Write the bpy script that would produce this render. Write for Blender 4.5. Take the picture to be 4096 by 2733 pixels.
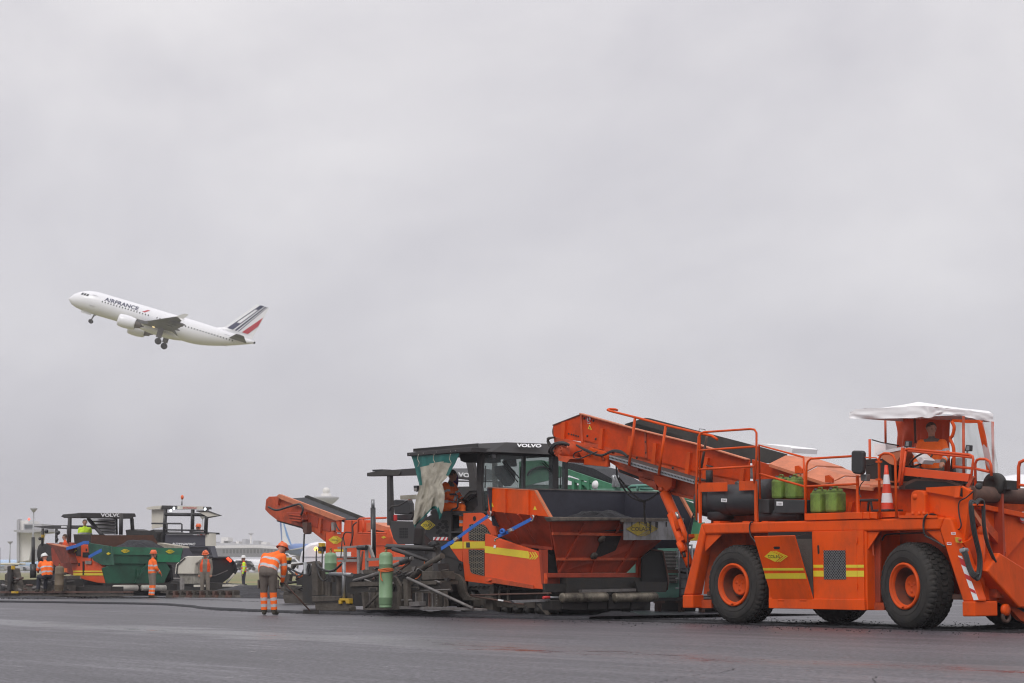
import bpy, math, random
from mathutils import Vector, Matrix, noise
R = math.radians
random.seed(7)
S = bpy.context.scene
for o in list(bpy.data.objects): bpy.data.objects.remove(o)

# ---------------------------------------------------------------- camera
CAM_H = 1.0
PITCH = R(6.565)
FOC = 70.0
cam = bpy.data.cameras.new('camera'); camo = bpy.data.objects.new('camera', cam)
S.collection.objects.link(camo); S.camera = camo
cam.lens = FOC; cam.sensor_width = 36.0; cam.clip_start = 0.5; cam.clip_end = 9000
cam.dof.use_dof = True; cam.dof.focus_distance = 39.0; cam.dof.aperture_fstop = 5.0
camo.location = (0, 0, CAM_H); camo.rotation_euler = (R(90) + PITCH, 0, 0)

# ---------------------------------------------------------------- light
SUN_EL, SUN_AZ = R(46), R(200)          # soft sun through cloud, behind the camera and to the left
world = bpy.data.worlds.new('World'); S.world = world; world.use_nodes = True
nt = world.node_tree; nt.nodes.clear()
def wn(t, **k):
    n = nt.nodes.new(t)
    for a, b in k.items(): setattr(n, a, b)
    return n
out = wn('ShaderNodeOutputWorld')
sky = wn('ShaderNodeTexSky', sky_type='NISHITA', sun_disc=False)
sky.sun_elevation = SUN_EL; sky.sun_rotation = SUN_AZ
bg1 = wn('ShaderNodeBackground'); bg1.inputs[1].default_value = 0.10
nt.links.new(sky.outputs[0], bg1.inputs[0])
tc = wn('ShaderNodeTexCoord'); sep = wn('ShaderNodeSeparateXYZ')
nt.links.new(tc.outputs['Generated'], sep.inputs[0])
mp = wn('ShaderNodeMapping'); mp.inputs['Scale'].default_value = (3.4, 3.4, 5.4); mp.inputs['Rotation'].default_value = (0.3, 0.6, 0.5)
nt.links.new(tc.outputs['Generated'], mp.inputs[0])
nz = wn('ShaderNodeTexNoise'); nz.inputs['Scale'].default_value = 1.15; nz.inputs['Detail'].default_value = 6; nz.inputs['Roughness'].default_value = 0.55; nz.inputs['Distortion'].default_value = 0.3
nt.links.new(mp.outputs[0], nz.inputs[0])
# overcast: zenith brighter than horizon, slow drifting cloud tone
rampz = wn('ShaderNodeMapRange', interpolation_type='SMOOTHERSTEP'); rampz.inputs['From Min'].default_value = -0.03; rampz.inputs['From Max'].default_value = 0.9
rampz.inputs['To Min'].default_value = 0.0; rampz.inputs['To Max'].default_value = 1.0
rz = wn('ShaderNodeValToRGB')
cr = rz.color_ramp; cr.elements[0].position = 0.0; cr.elements[0].color = (0.555, 0.55, 0.60, 1)
cr.elements[1].position = 1.0; cr.elements[1].color = (1.22, 1.20, 1.23, 1)
for p, c in ((0.06, (0.60, 0.592, 0.635, 1)), (0.14, (0.648, 0.637, 0.672, 1)), (0.26, (0.715, 0.698, 0.722, 1)), (0.5, (0.94, 0.92, 0.95, 1))):
    e = cr.elements.new(p); e.color = c
nt.links.new(sep.outputs[2], rz.inputs[0])
cl = wn('ShaderNodeValToRGB'); cl.color_ramp.elements[0].position = .30; cl.color_ramp.elements[0].color = (.82, .82, .86, 1); cl.color_ramp.elements[1].position = .70; cl.color_ramp.elements[1].color = (1.16, 1.16, 1.15, 1)
nt.links.new(nz.outputs[0], cl.inputs[0])
mul = wn('ShaderNodeMix', data_type='RGBA', blend_type='MULTIPLY'); mul.inputs[0].default_value = 1
nt.links.new(rz.outputs[0], mul.inputs[6]); nt.links.new(cl.outputs[0], mul.inputs[7])
bg2 = wn('ShaderNodeBackground'); bg2.inputs[1].default_value = 1.0
nt.links.new(mul.outputs[2], bg2.inputs[0])
mx = wn('ShaderNodeMixShader'); mx.inputs[0].default_value = 0.97
nt.links.new(bg1.outputs[0], mx.inputs[1]); nt.links.new(bg2.outputs[0], mx.inputs[2])
nt.links.new(mx.outputs[0], out.inputs[0])
sl = bpy.data.lights.new('sun', 'SUN'); sl.energy = 1.3; sl.angle = R(25); sl.color = (1, 0.975, 0.95)
so = bpy.data.objects.new('sun', sl); S.collection.objects.link(so)
# sky sun_rotation is clockwise from +Y; lamp shines from the same direction
sd = Vector((math.sin(SUN_AZ) * math.cos(SUN_EL), math.cos(SUN_AZ) * math.cos(SUN_EL), math.sin(SUN_EL)))
so.rotation_euler = sd.to_track_quat('Z', 'Y').to_euler(); so.location = sd * 200
vs = S.view_settings; vs.view_transform = 'Standard'; vs.look = 'None'; vs.exposure = 0.0; vs.gamma = 1.0; vs.use_curve_mapping = False
S.cycles.volume_max_steps = 64; S.cycles.volume_bounces = 1; S.cycles.max_bounces = 8; S.cycles.transparent_max_bounces = 16
S.cycles.use_denoising = True; S.cycles.filter_width = 1.15

# ---------------------------------------------------------------- frames
# lane frame: u along the direction of paving (right and towards the camera), w across it (away), z up
BETA = R(38.2)
EU = Vector((math.sin(BETA), -math.cos(BETA), 0)); EW = Vector((math.cos(BETA), math.sin(BETA), 0)); EZ = Vector((0, 0, 1))
O0 = Vector((4.256, 37.76, 0)); YAW = math.atan2(EU.y, EU.x)
C0 = Vector((0, 0, CAM_H))
ZM = {'A': (2600, 1550, 1.5682), 'B': (3300, 1580, 2.8505), 'C': (2650, 2050, 2.7647), 'D': (3400, 2050, 3.1365),
      'E': (2150, 1600, 2.7647), 'F': (1400, 1700, 1.7407), 'G': (1400, 1740, 3.9167), 'H': (1900, 1900, 2.61375),
      'I': (1180, 2100, 3.0519), 'J': (950, 1930, 2.7508), 'K': (0, 1980, 2.35), 'L': (0, 2030, 3.919),
      'M': (400, 1980, 3.484), 'N': (260, 1150, 2.8659), 'P': (0, 0, 0.57373), 'Q': (1350, 2150, 4.48), 'T': (1850, 1780, 2.4737), 'V': (1700, 2150, 4.48), 'X': (2550, 2100, 3.92), 'Y': (780, 2050, 4.5192)}
def lane(u, w, z=0): return O0 + EU * u + EW * w + EZ * z
def ray(k, x, y):
    a, b, s = ZM[k]; px = a + x / s; py = b + y / s
    dx = (px - 2048) / 7964.4; dy = (1366.5 - py) / 7964.4
    return Vector((dx, math.cos(PITCH) - dy * math.sin(PITCH), math.sin(PITCH) + dy * math.cos(PITCH)))
def hitp(k, x, y, p0, n):                       # photograph sight line meets a real plane of the machine
    d = ray(k, x, y); return C0 + d * ((p0 - C0).dot(n) / d.dot(n))
def tolane(P):
    r = P - O0; return Vector((r.dot(EU), r.dot(EW), r.z))
def qw(k, w, x, y): return tolane(hitp(k, x, y, lane(0, w), EW))
def qu(k, u, x, y): return tolane(hitp(k, x, y, lane(u, 0), EU))
def qg(k, x, y, z=0.0): return tolane(hitp(k, x, y, Vector((0, 0, z)), EZ))
def qd(k, x, y, d): return tolane(hitp(k, x, y, Vector((0, d, 0)), Vector((0, 1, 0))))
def qws(k, w, pts):
    if not isinstance(w, (list, tuple)): w = [w] * len(pts)
    return [qw(k, ww, *p) for ww, p in zip(w, pts)]
def qus(k, u, pts):
    if not isinstance(u, (list, tuple)): u = [u] * len(pts)
    return [qu(k, ww, *p) for ww, p in zip(u, pts)]

# ---------------------------------------------------------------- materials
MATS = {}
def mat(name, col, rough=0.5, metal=0.0, dirt=0.0, dcol=(0.035, 0.03, 0.027), dscale=3.0, bump=0.0, bscale=30, spec=0.5,
        var=0.0, coat=0.0, streak=1.0, alpha=1.0, trans=0.0, emit=None, estr=0.0, wear=0.0, wcol=(.2,.17,.15)):
    if name in MATS: return MATS[name]
    m = bpy.data.materials.new(name); m.use_nodes = True; MATS[name] = m
    n = m.node_tree; b = n.nodes['Principled BSDF']; L = n.links
    b.inputs['Base Color'].default_value = (*col, 1); b.inputs['Roughness'].default_value = rough
    b.inputs['Metallic'].default_value = metal; b.inputs['Specular IOR Level'].default_value = spec
    b.inputs['Coat Weight'].default_value = coat; b.inputs['Alpha'].default_value = alpha
    b.inputs['Transmission Weight'].default_value = trans
    if emit: b.inputs['Emission Color'].default_value = (*emit, 1); b.inputs['Emission Strength'].default_value = estr
    if dirt or var or bump or wear:
        t = n.nodes.new('ShaderNodeTexCoord'); mpn = n.nodes.new('ShaderNodeMapping'); L.new(t.outputs['Object'], mpn.inputs[0])
        mpn.inputs['Scale'].default_value = (1, 1, 1 / streak)
        cur = None
        if var:
            v = n.nodes.new('ShaderNodeTexNoise'); v.inputs['Scale'].default_value = dscale * 0.6; v.inputs['Detail'].default_value = 5; L.new(mpn.outputs[0], v.inputs[0])
            mr = n.nodes.new('ShaderNodeMapRange'); mr.inputs[1].default_value = .25; mr.inputs[2].default_value = .75; mr.inputs[3].default_value = 1 - var; mr.inputs[4].default_value = 1 + var; L.new(v.outputs[0], mr.inputs[0])
            mm = n.nodes.new('ShaderNodeMix'); mm.data_type = 'RGBA'; mm.blend_type = 'MULTIPLY'; mm.inputs[0].default_value = 1
            mm.inputs[6].default_value = (*col, 1); L.new(mr.outputs[0], mm.inputs[7]); cur = mm.outputs[2]
        def layer(cur, amount, c, sc, lo, seed):
            v = n.nodes.new('ShaderNodeTexNoise'); v.inputs['Scale'].default_value = sc; v.inputs['Detail'].default_value = 8; v.inputs['Roughness'].default_value = 0.68; v.inputs['Distortion'].default_value = .3
            v.noise_dimensions = '4D'; v.inputs['W'].default_value = seed; L.new(mpn.outputs[0], v.inputs['Vector'])
            mr = n.nodes.new('ShaderNodeMapRange'); mr.inputs[1].default_value = lo; mr.inputs[2].default_value = lo + .22; mr.inputs[3].default_value = 0; mr.inputs[4].default_value = amount; L.new(v.outputs[0], mr.inputs[0])
            mm = n.nodes.new('ShaderNodeMix'); mm.data_type = 'RGBA'; L.new(mr.outputs[0], mm.inputs[0])
            if cur is None: mm.inputs[6].default_value = (*col, 1)
            else: L.new(cur, mm.inputs[6])
            mm.inputs[7].default_value = (*c, 1); return mm.outputs[2], mr.outputs[0]
        if wear: cur, _ = layer(cur, wear, wcol, dscale * 4.0, .58, 5.1)
        if dirt:
            cur, f = layer(cur, dirt, dcol, dscale, .42, 1.7)
            cur, f2 = layer(cur, min(1, dirt * 1.3), dcol, dscale * 7, .58, 3.3)
            rr = n.nodes.new('ShaderNodeMapRange'); rr.inputs[3].default_value = rough; rr.inputs[4].default_value = min(1, rough + .35); L.new(f, rr.inputs[0]); L.new(rr.outputs[0], b.inputs['Roughness'])
        if cur is not None: L.new(cur, b.inputs['Base Color'])
        if bump:
            v = n.nodes.new('ShaderNodeTexNoise'); v.inputs['Scale'].default_value = bscale; v.inputs['Detail'].default_value = 4; L.new(mpn.outputs[0], v.inputs[0])
            bp = n.nodes.new('ShaderNodeBump'); bp.inputs['Strength'].default_value = bump; bp.inputs['Distance'].default_value = 0.02; L.new(v.outputs[0], bp.inputs['Height']); L.new(bp.outputs[0], b.inputs['Normal'])
    return m
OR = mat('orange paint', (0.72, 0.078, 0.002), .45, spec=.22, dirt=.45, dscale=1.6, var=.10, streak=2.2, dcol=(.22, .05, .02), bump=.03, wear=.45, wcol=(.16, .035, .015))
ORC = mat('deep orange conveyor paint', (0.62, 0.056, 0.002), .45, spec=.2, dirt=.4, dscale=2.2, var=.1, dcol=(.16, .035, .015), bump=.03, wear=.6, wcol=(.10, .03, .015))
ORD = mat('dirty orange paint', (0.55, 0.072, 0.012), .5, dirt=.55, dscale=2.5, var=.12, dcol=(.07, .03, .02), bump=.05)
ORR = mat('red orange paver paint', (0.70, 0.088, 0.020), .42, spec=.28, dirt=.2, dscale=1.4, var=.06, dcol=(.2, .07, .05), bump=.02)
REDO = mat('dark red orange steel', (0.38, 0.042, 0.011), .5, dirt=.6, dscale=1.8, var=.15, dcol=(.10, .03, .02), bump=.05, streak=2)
ORPALE = mat('pale orange steel', (0.62, 0.19, 0.085), .55, dirt=.4, dscale=3, var=.1, dcol=(.2, .1, .07))  # pale salmon tone; on the tunnel covers it paints in sky sheen
RUST = mat('rusty brown steel', (0.11, 0.055, 0.04), .7, dirt=.5, dscale=4, var=.2, bump=.1)
YEL = mat('yellow marking', (0.74, 0.58, 0.03), .45, dirt=.15, dscale=3, dcol=(.3, .2, .05))
YELP = mat('yellow plastic', (0.62, 0.38, 0.02), .5, dirt=.4, dscale=8)
BLK = mat('black lettering', (0.015, 0.015, 0.015), .5)
WHT = mat('white marking', (0.78, 0.78, 0.78), .5, dirt=.1, dscale=6, dcol=(.4, .35, .33))
RED = mat('red marking', (0.55, 0.03, 0.03), .5)
TYRE = mat('tyre rubber', (0.026, 0.025, 0.024), .75, dirt=.45, dscale=5, dcol=(.065, .057, .05), bump=.15, bscale=60, spec=.3)
GRY = mat('charcoal paint', (0.038, 0.036, 0.037), .5, spec=.4, dirt=.45, dscale=2.5, dcol=(.07, .06, .05), var=.1, bump=.03)
GRYL = mat('grey steel', (0.17, 0.16, 0.155), .5, metal=.2, dirt=.5, dscale=5, dcol=(.06, .045, .035), bump=.06)
DUSTY = mat('dusty grey brown steel', (0.085, 0.072, 0.058), .7, dirt=.65, dscale=5, dcol=(.035, .03, .027), var=.25, bump=.15)
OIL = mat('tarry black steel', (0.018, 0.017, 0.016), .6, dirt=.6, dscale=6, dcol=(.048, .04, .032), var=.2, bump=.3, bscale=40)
ALU = mat('dull aluminium', (0.36, 0.34, 0.32), .45, metal=.5, dirt=.45, dscale=6, dcol=(.12, .10, .085))
GALV = mat('galvanised steel', (0.34, 0.35, 0.36), .4, metal=.6, dirt=.4, dscale=8, dcol=(.12, .11, .10))
CHROME = mat('bare steel', (0.55, 0.53, 0.5), .3, metal=.9, dirt=.3, dscale=6)
BRONZE = mat('worn roller steel', (0.25, 0.22, 0.17), .38, metal=.6, dirt=.85, dscale=4, dcol=(.035, .03, .025), streak=1)
PLA = mat('black plastic', (0.022, 0.022, 0.023), .38, dirt=.25, dscale=6, dcol=(.07, .065, .06))
TANK = mat('dark grey fuel tank plastic', (0.026, 0.028, 0.032), .5, dirt=.4, dscale=3, dcol=(.06, .056, .052), bump=.05)
HOSE = mat('black hose rubber', (0.022, 0.021, 0.021), .5)
BELT = mat('conveyor belt rubber', (0.055, 0.052, 0.047), .8, dirt=.5, dscale=2.5, dcol=(.035, .033, .03), var=.25, bump=.08)
ASPH = mat('loose black asphalt', (0.022, 0.022, 0.026), .75, bump=1.0, bscale=45, var=.4, dscale=20)
HOPIN = mat('dark hopper steel', (0.040, 0.042, 0.060), .5, dirt=.5, dscale=2, dcol=(.036, .034, .042), bump=.1, var=.2)
GREENC = mat('lime green plastic', (0.18, 0.29, 0.045), .55, dirt=.9, dscale=4, dcol=(.07, .085, .03), var=.15, bump=.05)
GAS = mat('pale green gas bottle paint', (0.19, 0.31, 0.17), .42, dirt=.25, dscale=4, dcol=(.14, .2, .12), var=.06)
GRN = mat('green machine paint', (0.06, 0.25, 0.13), .5, dirt=.45, dscale=2.5, dcol=(.03, .07, .045), var=.15)
GRND = mat('dark green hopper paint', (0.015, 0.095, 0.054), .45, dirt=.5, dscale=2, dcol=(.02, .035, .025), var=.15)
GRNP = mat('faded green panel', (0.09, 0.26, 0.20), .5, dirt=.45, dscale=3, dcol=(.16, .25, .21), var=.1)
STRAP = mat('blue strap', (0.02, 0.13, 0.50), .6, dirt=.2, dscale=10)
OSTRAP = mat('orange strap', (0.60, 0.13, 0.03), .7, dirt=.2, dscale=10)
PVC = mat('white pvc sheet', (0.90, 0.885, 0.885), .5, dirt=.2, dscale=2.5, dcol=(.55, .5, .48), bump=.1, bscale=8)
OTARP = mat('orange tarpaulin', (0.62, 0.075, 0.015), .55, dirt=.3, dscale=3, dcol=(.3, .05, .02), bump=.2, bscale=6)
BEIGE = mat('grimy beige tarpaulin', (0.40, 0.37, 0.30), .65, dirt=.55, dscale=4, dcol=(.2, .18, .13), bump=.25, bscale=14, var=.12)
TEAL = mat('teal tarpaulin', (0.01, 0.13, 0.115), .5, dirt=.4, dscale=4, dcol=(.02, .06, .05), bump=.2, bscale=14)
COL_W = mat('cream white panel', (0.66, 0.63, 0.54), .5, dirt=.25, dscale=1.5, dcol=(.4, .35, .27))
CHAR = mat('dark blue grey panel', (0.055, 0.055, 0.07), .5, dirt=.2, dscale=2, dcol=(.09, .09, .09))
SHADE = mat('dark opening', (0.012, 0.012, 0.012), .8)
GRATE = mat('dark grating', (0.05, 0.048, 0.045), .7, dirt=.4, dscale=10)
def glass_mat(name, tint, fac, rough=.02):
    m = bpy.data.materials.new(name); m.use_nodes = True; n = m.node_tree; b = n.nodes['Principled BSDF']
    b.inputs['Base Color'].default_value = (*tint, 1); b.inputs['Roughness'].default_value = rough
    tr = n.nodes.new('ShaderNodeBsdfTransparent'); tr.inputs[0].default_value = (.86, .92, .9, 1)
    ms = n.nodes.new('ShaderNodeMixShader'); ms.inputs[0].default_value = fac
    n.links.new(tr.outputs[0], ms.inputs[1]); n.links.new(b.outputs[0], ms.inputs[2]); n.links.new(ms.outputs[0], n.nodes['Material Output'].inputs[0])
    return m
GLASS = glass_mat('cab glass', (.16, .18, .18), .38)
FILM = glass_mat('clear plastic film', (.72, .72, .74), .42, .25)

# ---------------------------------------------------------------- mesh builder
class MB:
    def __init__(s): s.v = []; s.f = []; s.sm = []; s.mi = []
    def add(s, vs, fs, smooth=False, mi=0):
        b = len(s.v); s.v += [Vector(v) for v in vs]
        for f in fs: s.f.append([b + i for i in f]); s.sm.append(smooth); s.mi.append(mi)
        return s
    def prism(s, pts, off, mi=0):
        n = len(pts); off = Vector(off); pts = [Vector(p) for p in pts]
        fs = [list(range(n)), [n + i for i in reversed(range(n))]] + [[i, n + i, n + (i + 1) % n, (i + 1) % n] for i in range(n)]
        return s.add(pts + [p + off for p in pts], fs, mi=mi)
    def box(s, a, b, mi=0):
        x0, y0, z0 = a; x1, y1, z1 = b
        return s.prism([(x0, y0, z0), (x1, y0, z0), (x1, y0, z1), (x0, y0, z1)], (0, y1 - y0, 0), mi)
    def bar(s, p, q, wd, ht, up=(0, 0, 1), mi=0):
        p = Vector(p); q = Vector(q); d = (q - p).normalized(); up = Vector(up)
        if abs(d.dot(up)) > .98: up = Vector((1, 0, 0))
        sx = d.cross(up).normalized(); sz = sx.cross(d)
        c = [sx * wd / 2 + sz * ht / 2, sx * -wd / 2 + sz * ht / 2, sx * -wd / 2 - sz * ht / 2, sx * wd / 2 - sz * ht / 2]
        return s.prism([p + i for i in c], q - p, mi)
    def tube(s, pts, r, n=8, caps=True, mi=0, closed=False):
        pts = [Vector(p) for p in pts]; m = len(pts)
        rr = r if isinstance(r, (list, tuple)) else [r] * m
        vs = []; prev = None
        for i in range(m):
            if closed: d = pts[(i + 1) % m] - pts[i - 1]
            else: d = (pts[min(i + 1, m - 1)] - pts[max(i - 1, 0)])
            d = d.normalized()
            if prev is None:
                a = Vector((0, 0, 1)) if abs(d.z) < .9 else Vector((1, 0, 0)); a = (a - d * a.dot(d)).normalized()
            else:
                a = prev - d * prev.dot(d)
                a = a.normalized() if a.length > 1e-5 else prev
            prev = a; b = d.cross(a)
            vs += [pts[i] + (a * math.cos(t) + b * math.sin(t)) * rr[i] for t in [2 * math.pi * k / n for k in range(n)]]
        fs = []
        for i in range(m if closed else m - 1):
            j = (i + 1) % m
            fs += [[i * n + k, i * n + (k + 1) % n, j * n + (k + 1) % n, j * n + k] for k in range(n)]
        s.add(vs, fs, True, mi)
        if caps and not closed:
            b = len(s.v) - len(vs)
            s.f += [[b + k for k in reversed(range(n))], [b + (m - 1) * n + k for k in range(n)]]; s.sm += [False, False]; s.mi += [mi, mi]
        return s
    def lathe(s, c, axis, prof, n=32, mi=0, up=None, smooth=True):
        # prof: (radius, distance along axis)
        c = Vector(c); ax = Vector(axis).normalized(); a = Vector((0, 0, 1)) if abs(ax.z) < .9 else Vector((1, 0, 0))
        a = (a - ax * a.dot(ax)).normalized(); b = ax.cross(a); vs = []
        for r, t in prof: vs += [c + ax * t + (a * math.cos(x) + b * math.sin(x)) * r for x in [2 * math.pi * k / n for k in range(n)]]
        fs = []
        for i in range(len(prof) - 1): fs += [[i * n + k, i * n + (k + 1) % n, (i + 1) * n + (k + 1) % n, (i + 1) * n + k] for k in range(n)]
        return s.add(vs, fs, smooth, mi)
    def ball(s, c, r, n=12, mi=0):
        if not isinstance(r, (list, tuple)): r = (r, r, r)
        c = Vector(c); vs = []; fs = []; h = n // 2
        for i in range(h + 1):
            a = math.pi * i / h
            for k in range(n): vs.append(c + Vector((math.sin(a) * math.cos(2 * math.pi * k / n) * r[0], math.sin(a) * math.sin(2 * math.pi * k / n) * r[1], math.cos(a) * r[2])))
        for i in range(h):
            for k in range(n): fs.append([i * n + k, i * n + (k + 1) % n, (i + 1) * n + (k + 1) % n, (i + 1) * n + k])
        return s.add(vs, fs, True, mi)
def smooth_path(pts, sub=5):
    pts = [Vector(p) for p in pts]; o = []
    for i in range(len(pts) - 1):
        p0 = pts[max(i - 1, 0)]; p1 = pts[i]; p2 = pts[i + 1]; p3 = pts[min(i + 2, len(pts) - 1)]
        for k in range(sub):
            t = k / sub
            o.append(0.5 * ((2 * p1) + (p2 - p0) * t + (2 * p0 - 5 * p1 + 4 * p2 - p3) * t * t + (3 * p1 - p0 - 3 * p2 + p3) * t ** 3))
    return o + [pts[-1]]
def mesh_of(name, mb, mats):
    me = bpy.data.meshes.new(name); me.from_pydata([tuple(v) for v in mb.v], [], mb.f)
    for m in (mats if isinstance(mats, (list, tuple)) else [mats]): me.materials.append(m)
    me.polygons.foreach_set('use_smooth', mb.sm); me.polygons.foreach_set('material_index', mb.mi)
    me.validate(); me.update(); return me
def fixn(me):
    import bmesh
    b = bmesh.new(); b.from_mesh(me); bmesh.ops.recalc_face_normals(b, faces=b.faces); b.to_mesh(me); b.free()
class Thing:
    """one top-level thing: an Empty whose local axes are the lane axes (or rot); parts are given in lane coordinates"""
    def __init__(s, name, label, cat, at=(0, 0, 0), group=None, frame=True):
        s.o = bpy.data.objects.new(name, None); S.collection.objects.link(s.o); s.o.empty_display_size = .3
        s.at = Vector(at); s.o.location = lane(*at) if frame else Vector(at)
        s.o.rotation_euler = (0, 0, YAW if frame else 0)
        s.o['label'] = label; s.o['category'] = cat
        if group: s.o['group'] = group
    def part(s, name, mb, mats, parent=None, bevel=0, label=None, kind=None, fix=True):
        mb.v = [v - s.at for v in mb.v]
        me = mesh_of(name, mb, mats)
        if fix: fixn(me)
        o = bpy.data.objects.new(name, me); S.collection.objects.link(o); o.parent = parent or s.o
        if label: o['label'] = label
        if kind: o['kind'] = kind
        if bevel:
            bv = o.modifiers.new('b', 'BEVEL'); bv.width = bevel; bv.segments = 2; bv.limit_method = 'ANGLE'; bv.angle_limit = R(40); bv.harden_normals = False
        return o
    # shorthand builders
    def plate(s, name, m, k, w, pts, t=.03, parent=None, bevel=0, **kw):
        P = qws(k, w, pts); return s.part(name, MB().prism(P, (0, t, 0)), m, parent, bevel, **kw)
    def fplate(s, name, m, k, u, pts, t=.03, parent=None, bevel=0, **kw):
        P = qus(k, u, pts); return s.part(name, MB().prism(P, (-t, 0, 0)), m, parent, bevel, **kw)
    def pipe(s, name, m, k, w, pts, r=.02, parent=None, smooth=False, n=8, **kw):
        P = qws(k, w, pts); P = smooth_path(P) if smooth else P
        return s.part(name, MB().tube(P, r, n), m, parent, fix=False, **kw)
    def fpipe(s, name, m, k, u, pts, r=.02, parent=None, smooth=False, n=8, **kw):
        P = qus(k, u, pts); P = smooth_path(P) if smooth else P
        return s.part(name, MB().tube(P, r, n), m, parent, fix=False, **kw)
def solo(name, mb, mats, label=None, cat=None, at=(0, 0, 0), kind=None, group=None, frame=True, fix=True, bevel=0):
    """a thing or piece of the setting that is one mesh; coordinates in the lane frame (or world when frame=False)"""
    at = Vector(at); mb.v = [v - at for v in mb.v]; me = mesh_of(name, mb, mats)
    if fix: fixn(me)
    o = bpy.data.objects.new(name, me); S.collection.objects.link(o)
    o.location = lane(*at) if frame else at; o.rotation_euler = (0, 0, YAW if frame else 0)
    if label: o['label'] = label
    if cat: o['category'] = cat
    if kind: o['kind'] = kind
    if group: o['group'] = group
    if bevel:
        bv = o.modifiers.new('b', 'BEVEL'); bv.width = bevel; bv.segments = 2; bv.limit_method = 'ANGLE'
    return o
_tc = {}
def text_mesh(txt, bold=0.0, shear=0.0):
    key = (txt, bold, shear)
    if key not in _tc:
        c = bpy.data.curves.new('t', 'FONT'); c.body = txt; c.size = 1; c.offset = bold; c.shear = shear; c.resolution_u = 3
        ob = bpy.data.objects.new('t', c); S.collection.objects.link(ob); dg = bpy.context.evaluated_depsgraph_get()
        me = bpy.data.meshes.new_from_object(ob.evaluated_get(dg))
        vs = [v.co.copy() for v in me.vertices]; fs = [list(p.vertices) for p in me.polygons]
        bpy.data.objects.remove(ob); bpy.data.meshes.remove(me)
        x0 = min(v.x for v in vs); x1 = max(v.x for v in vs); y0 = min(v.y for v in vs); y1 = max(v.y for v in vs)
        vs = [((v.x - x0) / (x1 - x0), (v.y - y0) / (y1 - y0)) for v in vs]; _tc[key] = (vs, fs)
    return _tc[key]
def add_text(mb, txt, o, ex, ey, bold=0.02, shear=0.0, mi=0):
    """o = lower left corner, ex = full width vector, ey = full height vector"""
    vs, fs = text_mesh(txt, bold, shear); o = Vector(o); ex = Vector(ex); ey = Vector(ey)
    return mb.add([o + ex * a + ey * b for a, b in vs], fs, mi=mi)
def logo(T, o, ex, ey, nrm, text='COLAS', parent=None, ymat=None):
    """yellow diamond sign with two chevrons on its right; o = centre, ex/ey = half width/height vectors, nrm = outward"""
    o = Vector(o); ex = Vector(ex); ey = Vector(ey); nrm = Vector(nrm).normalized()
    P = lambda a, b: o + ex * a + ey * b + nrm * .004
    mb = MB(); mb.prism([P(-1, 0), P(-.30, 1), P(.40, 0), P(-.30, -1)], nrm * .003)
    for k in (0, 1):
        a = .08 + .21 * k; b = a + .13
        mb.prism([P(-.30 + a, 1), P(-.30 + b, 1), P(.47 + b, 0), P(-.30 + b, -1), P(-.30 + a, -1), P(.47 + a, 0)], nrm * .003)
    s = T.part('logo_plate', mb, ymat or YEL, parent)
    tb = MB(); add_text(tb, text, P(-.70, -.30) + nrm * .005, ex * .95, ey * .58, .012)
    T.part('lettering', tb, BLK, s if (parent is None) else parent, fix=False)
    return s
# ================================================================= material feeder (big orange machine on the right)
F = Thing('asphalt_feeder', 'big orange rubber-tyred asphalt feeder with a white cloth canopy and raised conveyor', 'paving machine', (-1, 1.4, 0))
K = 'A'
# chassis frame
F.plate('chassis_beam', OR, K, 0, [(322, 853), (1845, 815), (1817, 893), (345, 920)], .26, bevel=.03)
def twoface(name, m, pts, t, **kw): return F.plate(name, m, K, -.004, pts, t, bevel=.03, **kw)
twoface('frame_leg', OR, [(320, 851), (344, 921), (268, 1302), (207, 1302)], .26)
twoface('frame_leg', OR, [(1846, 813), (1885, 822), (2055, 1342), (1962, 1345), (1816, 894)], .26)
F.plate('foot_block', OR, K, -.03, [(203, 1302), (268, 1302), (268, 1384), (203, 1384)], .30, bevel=.02)
fb = qws(K, -.03, [(1957, 1342), (2037, 1342), (2038, 1437), (1959, 1437)])
F.part('foot_block', MB().prism(fb, (0, .6, 0)), OR, bevel=.02)
u_fr = fb[1].x
cb = qws(K, .57, [(2037, 1350), (2038, 1462)])
F.part('cross_beam', MB().box((u_fr - .25, .57, .55), (u_fr - .02, 3.0, .85)), ORD)
# wheel wells
u0 = qw(K, 0, 262, 1000).x; u1 = qw(K, 0, 1990, 1000).x
ua = qw(K, 0, 740, 1000).x; ub = qw(K, 0, 1350, 1000).x
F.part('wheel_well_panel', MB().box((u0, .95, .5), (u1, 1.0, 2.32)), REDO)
F.part('chassis_floor', MB().box((u0 + .1, .3, .52), (u1 - .1, 2.9, .60)), RUST)
F.part('far_frame', MB().box((u0 + .2, 2.98, 1.5), (u1, 3.2, 2.3)), ORD)
F.part('far_leg', MB().box((u0 + .1, 2.95, .55), (u0 + .35, 3.2, 1.5)).box((u1 - .3, 2.95, .55), (u1 - .05, 3.2, 1.5)), ORD, kind='stuff')
for pts in ([(345, 922), (450, 922), (347, 1028)], [(1340, 905), (1440, 905), (1364, 1022)], [(1735, 902), (1818, 896), (1850, 998)]):
    F.plate('gusset', OR, K, .05, pts, .03)
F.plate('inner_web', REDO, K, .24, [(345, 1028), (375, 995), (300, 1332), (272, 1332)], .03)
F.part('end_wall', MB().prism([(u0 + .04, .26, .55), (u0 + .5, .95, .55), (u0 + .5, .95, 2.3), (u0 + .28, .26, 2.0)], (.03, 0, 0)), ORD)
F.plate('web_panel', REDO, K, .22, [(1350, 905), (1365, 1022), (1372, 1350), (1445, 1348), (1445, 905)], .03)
F.plate('lower_web', ORD, K, .20, [(1347, 1350), (1470, 1350), (1470, 1398), (1347, 1398)], .05)
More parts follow.
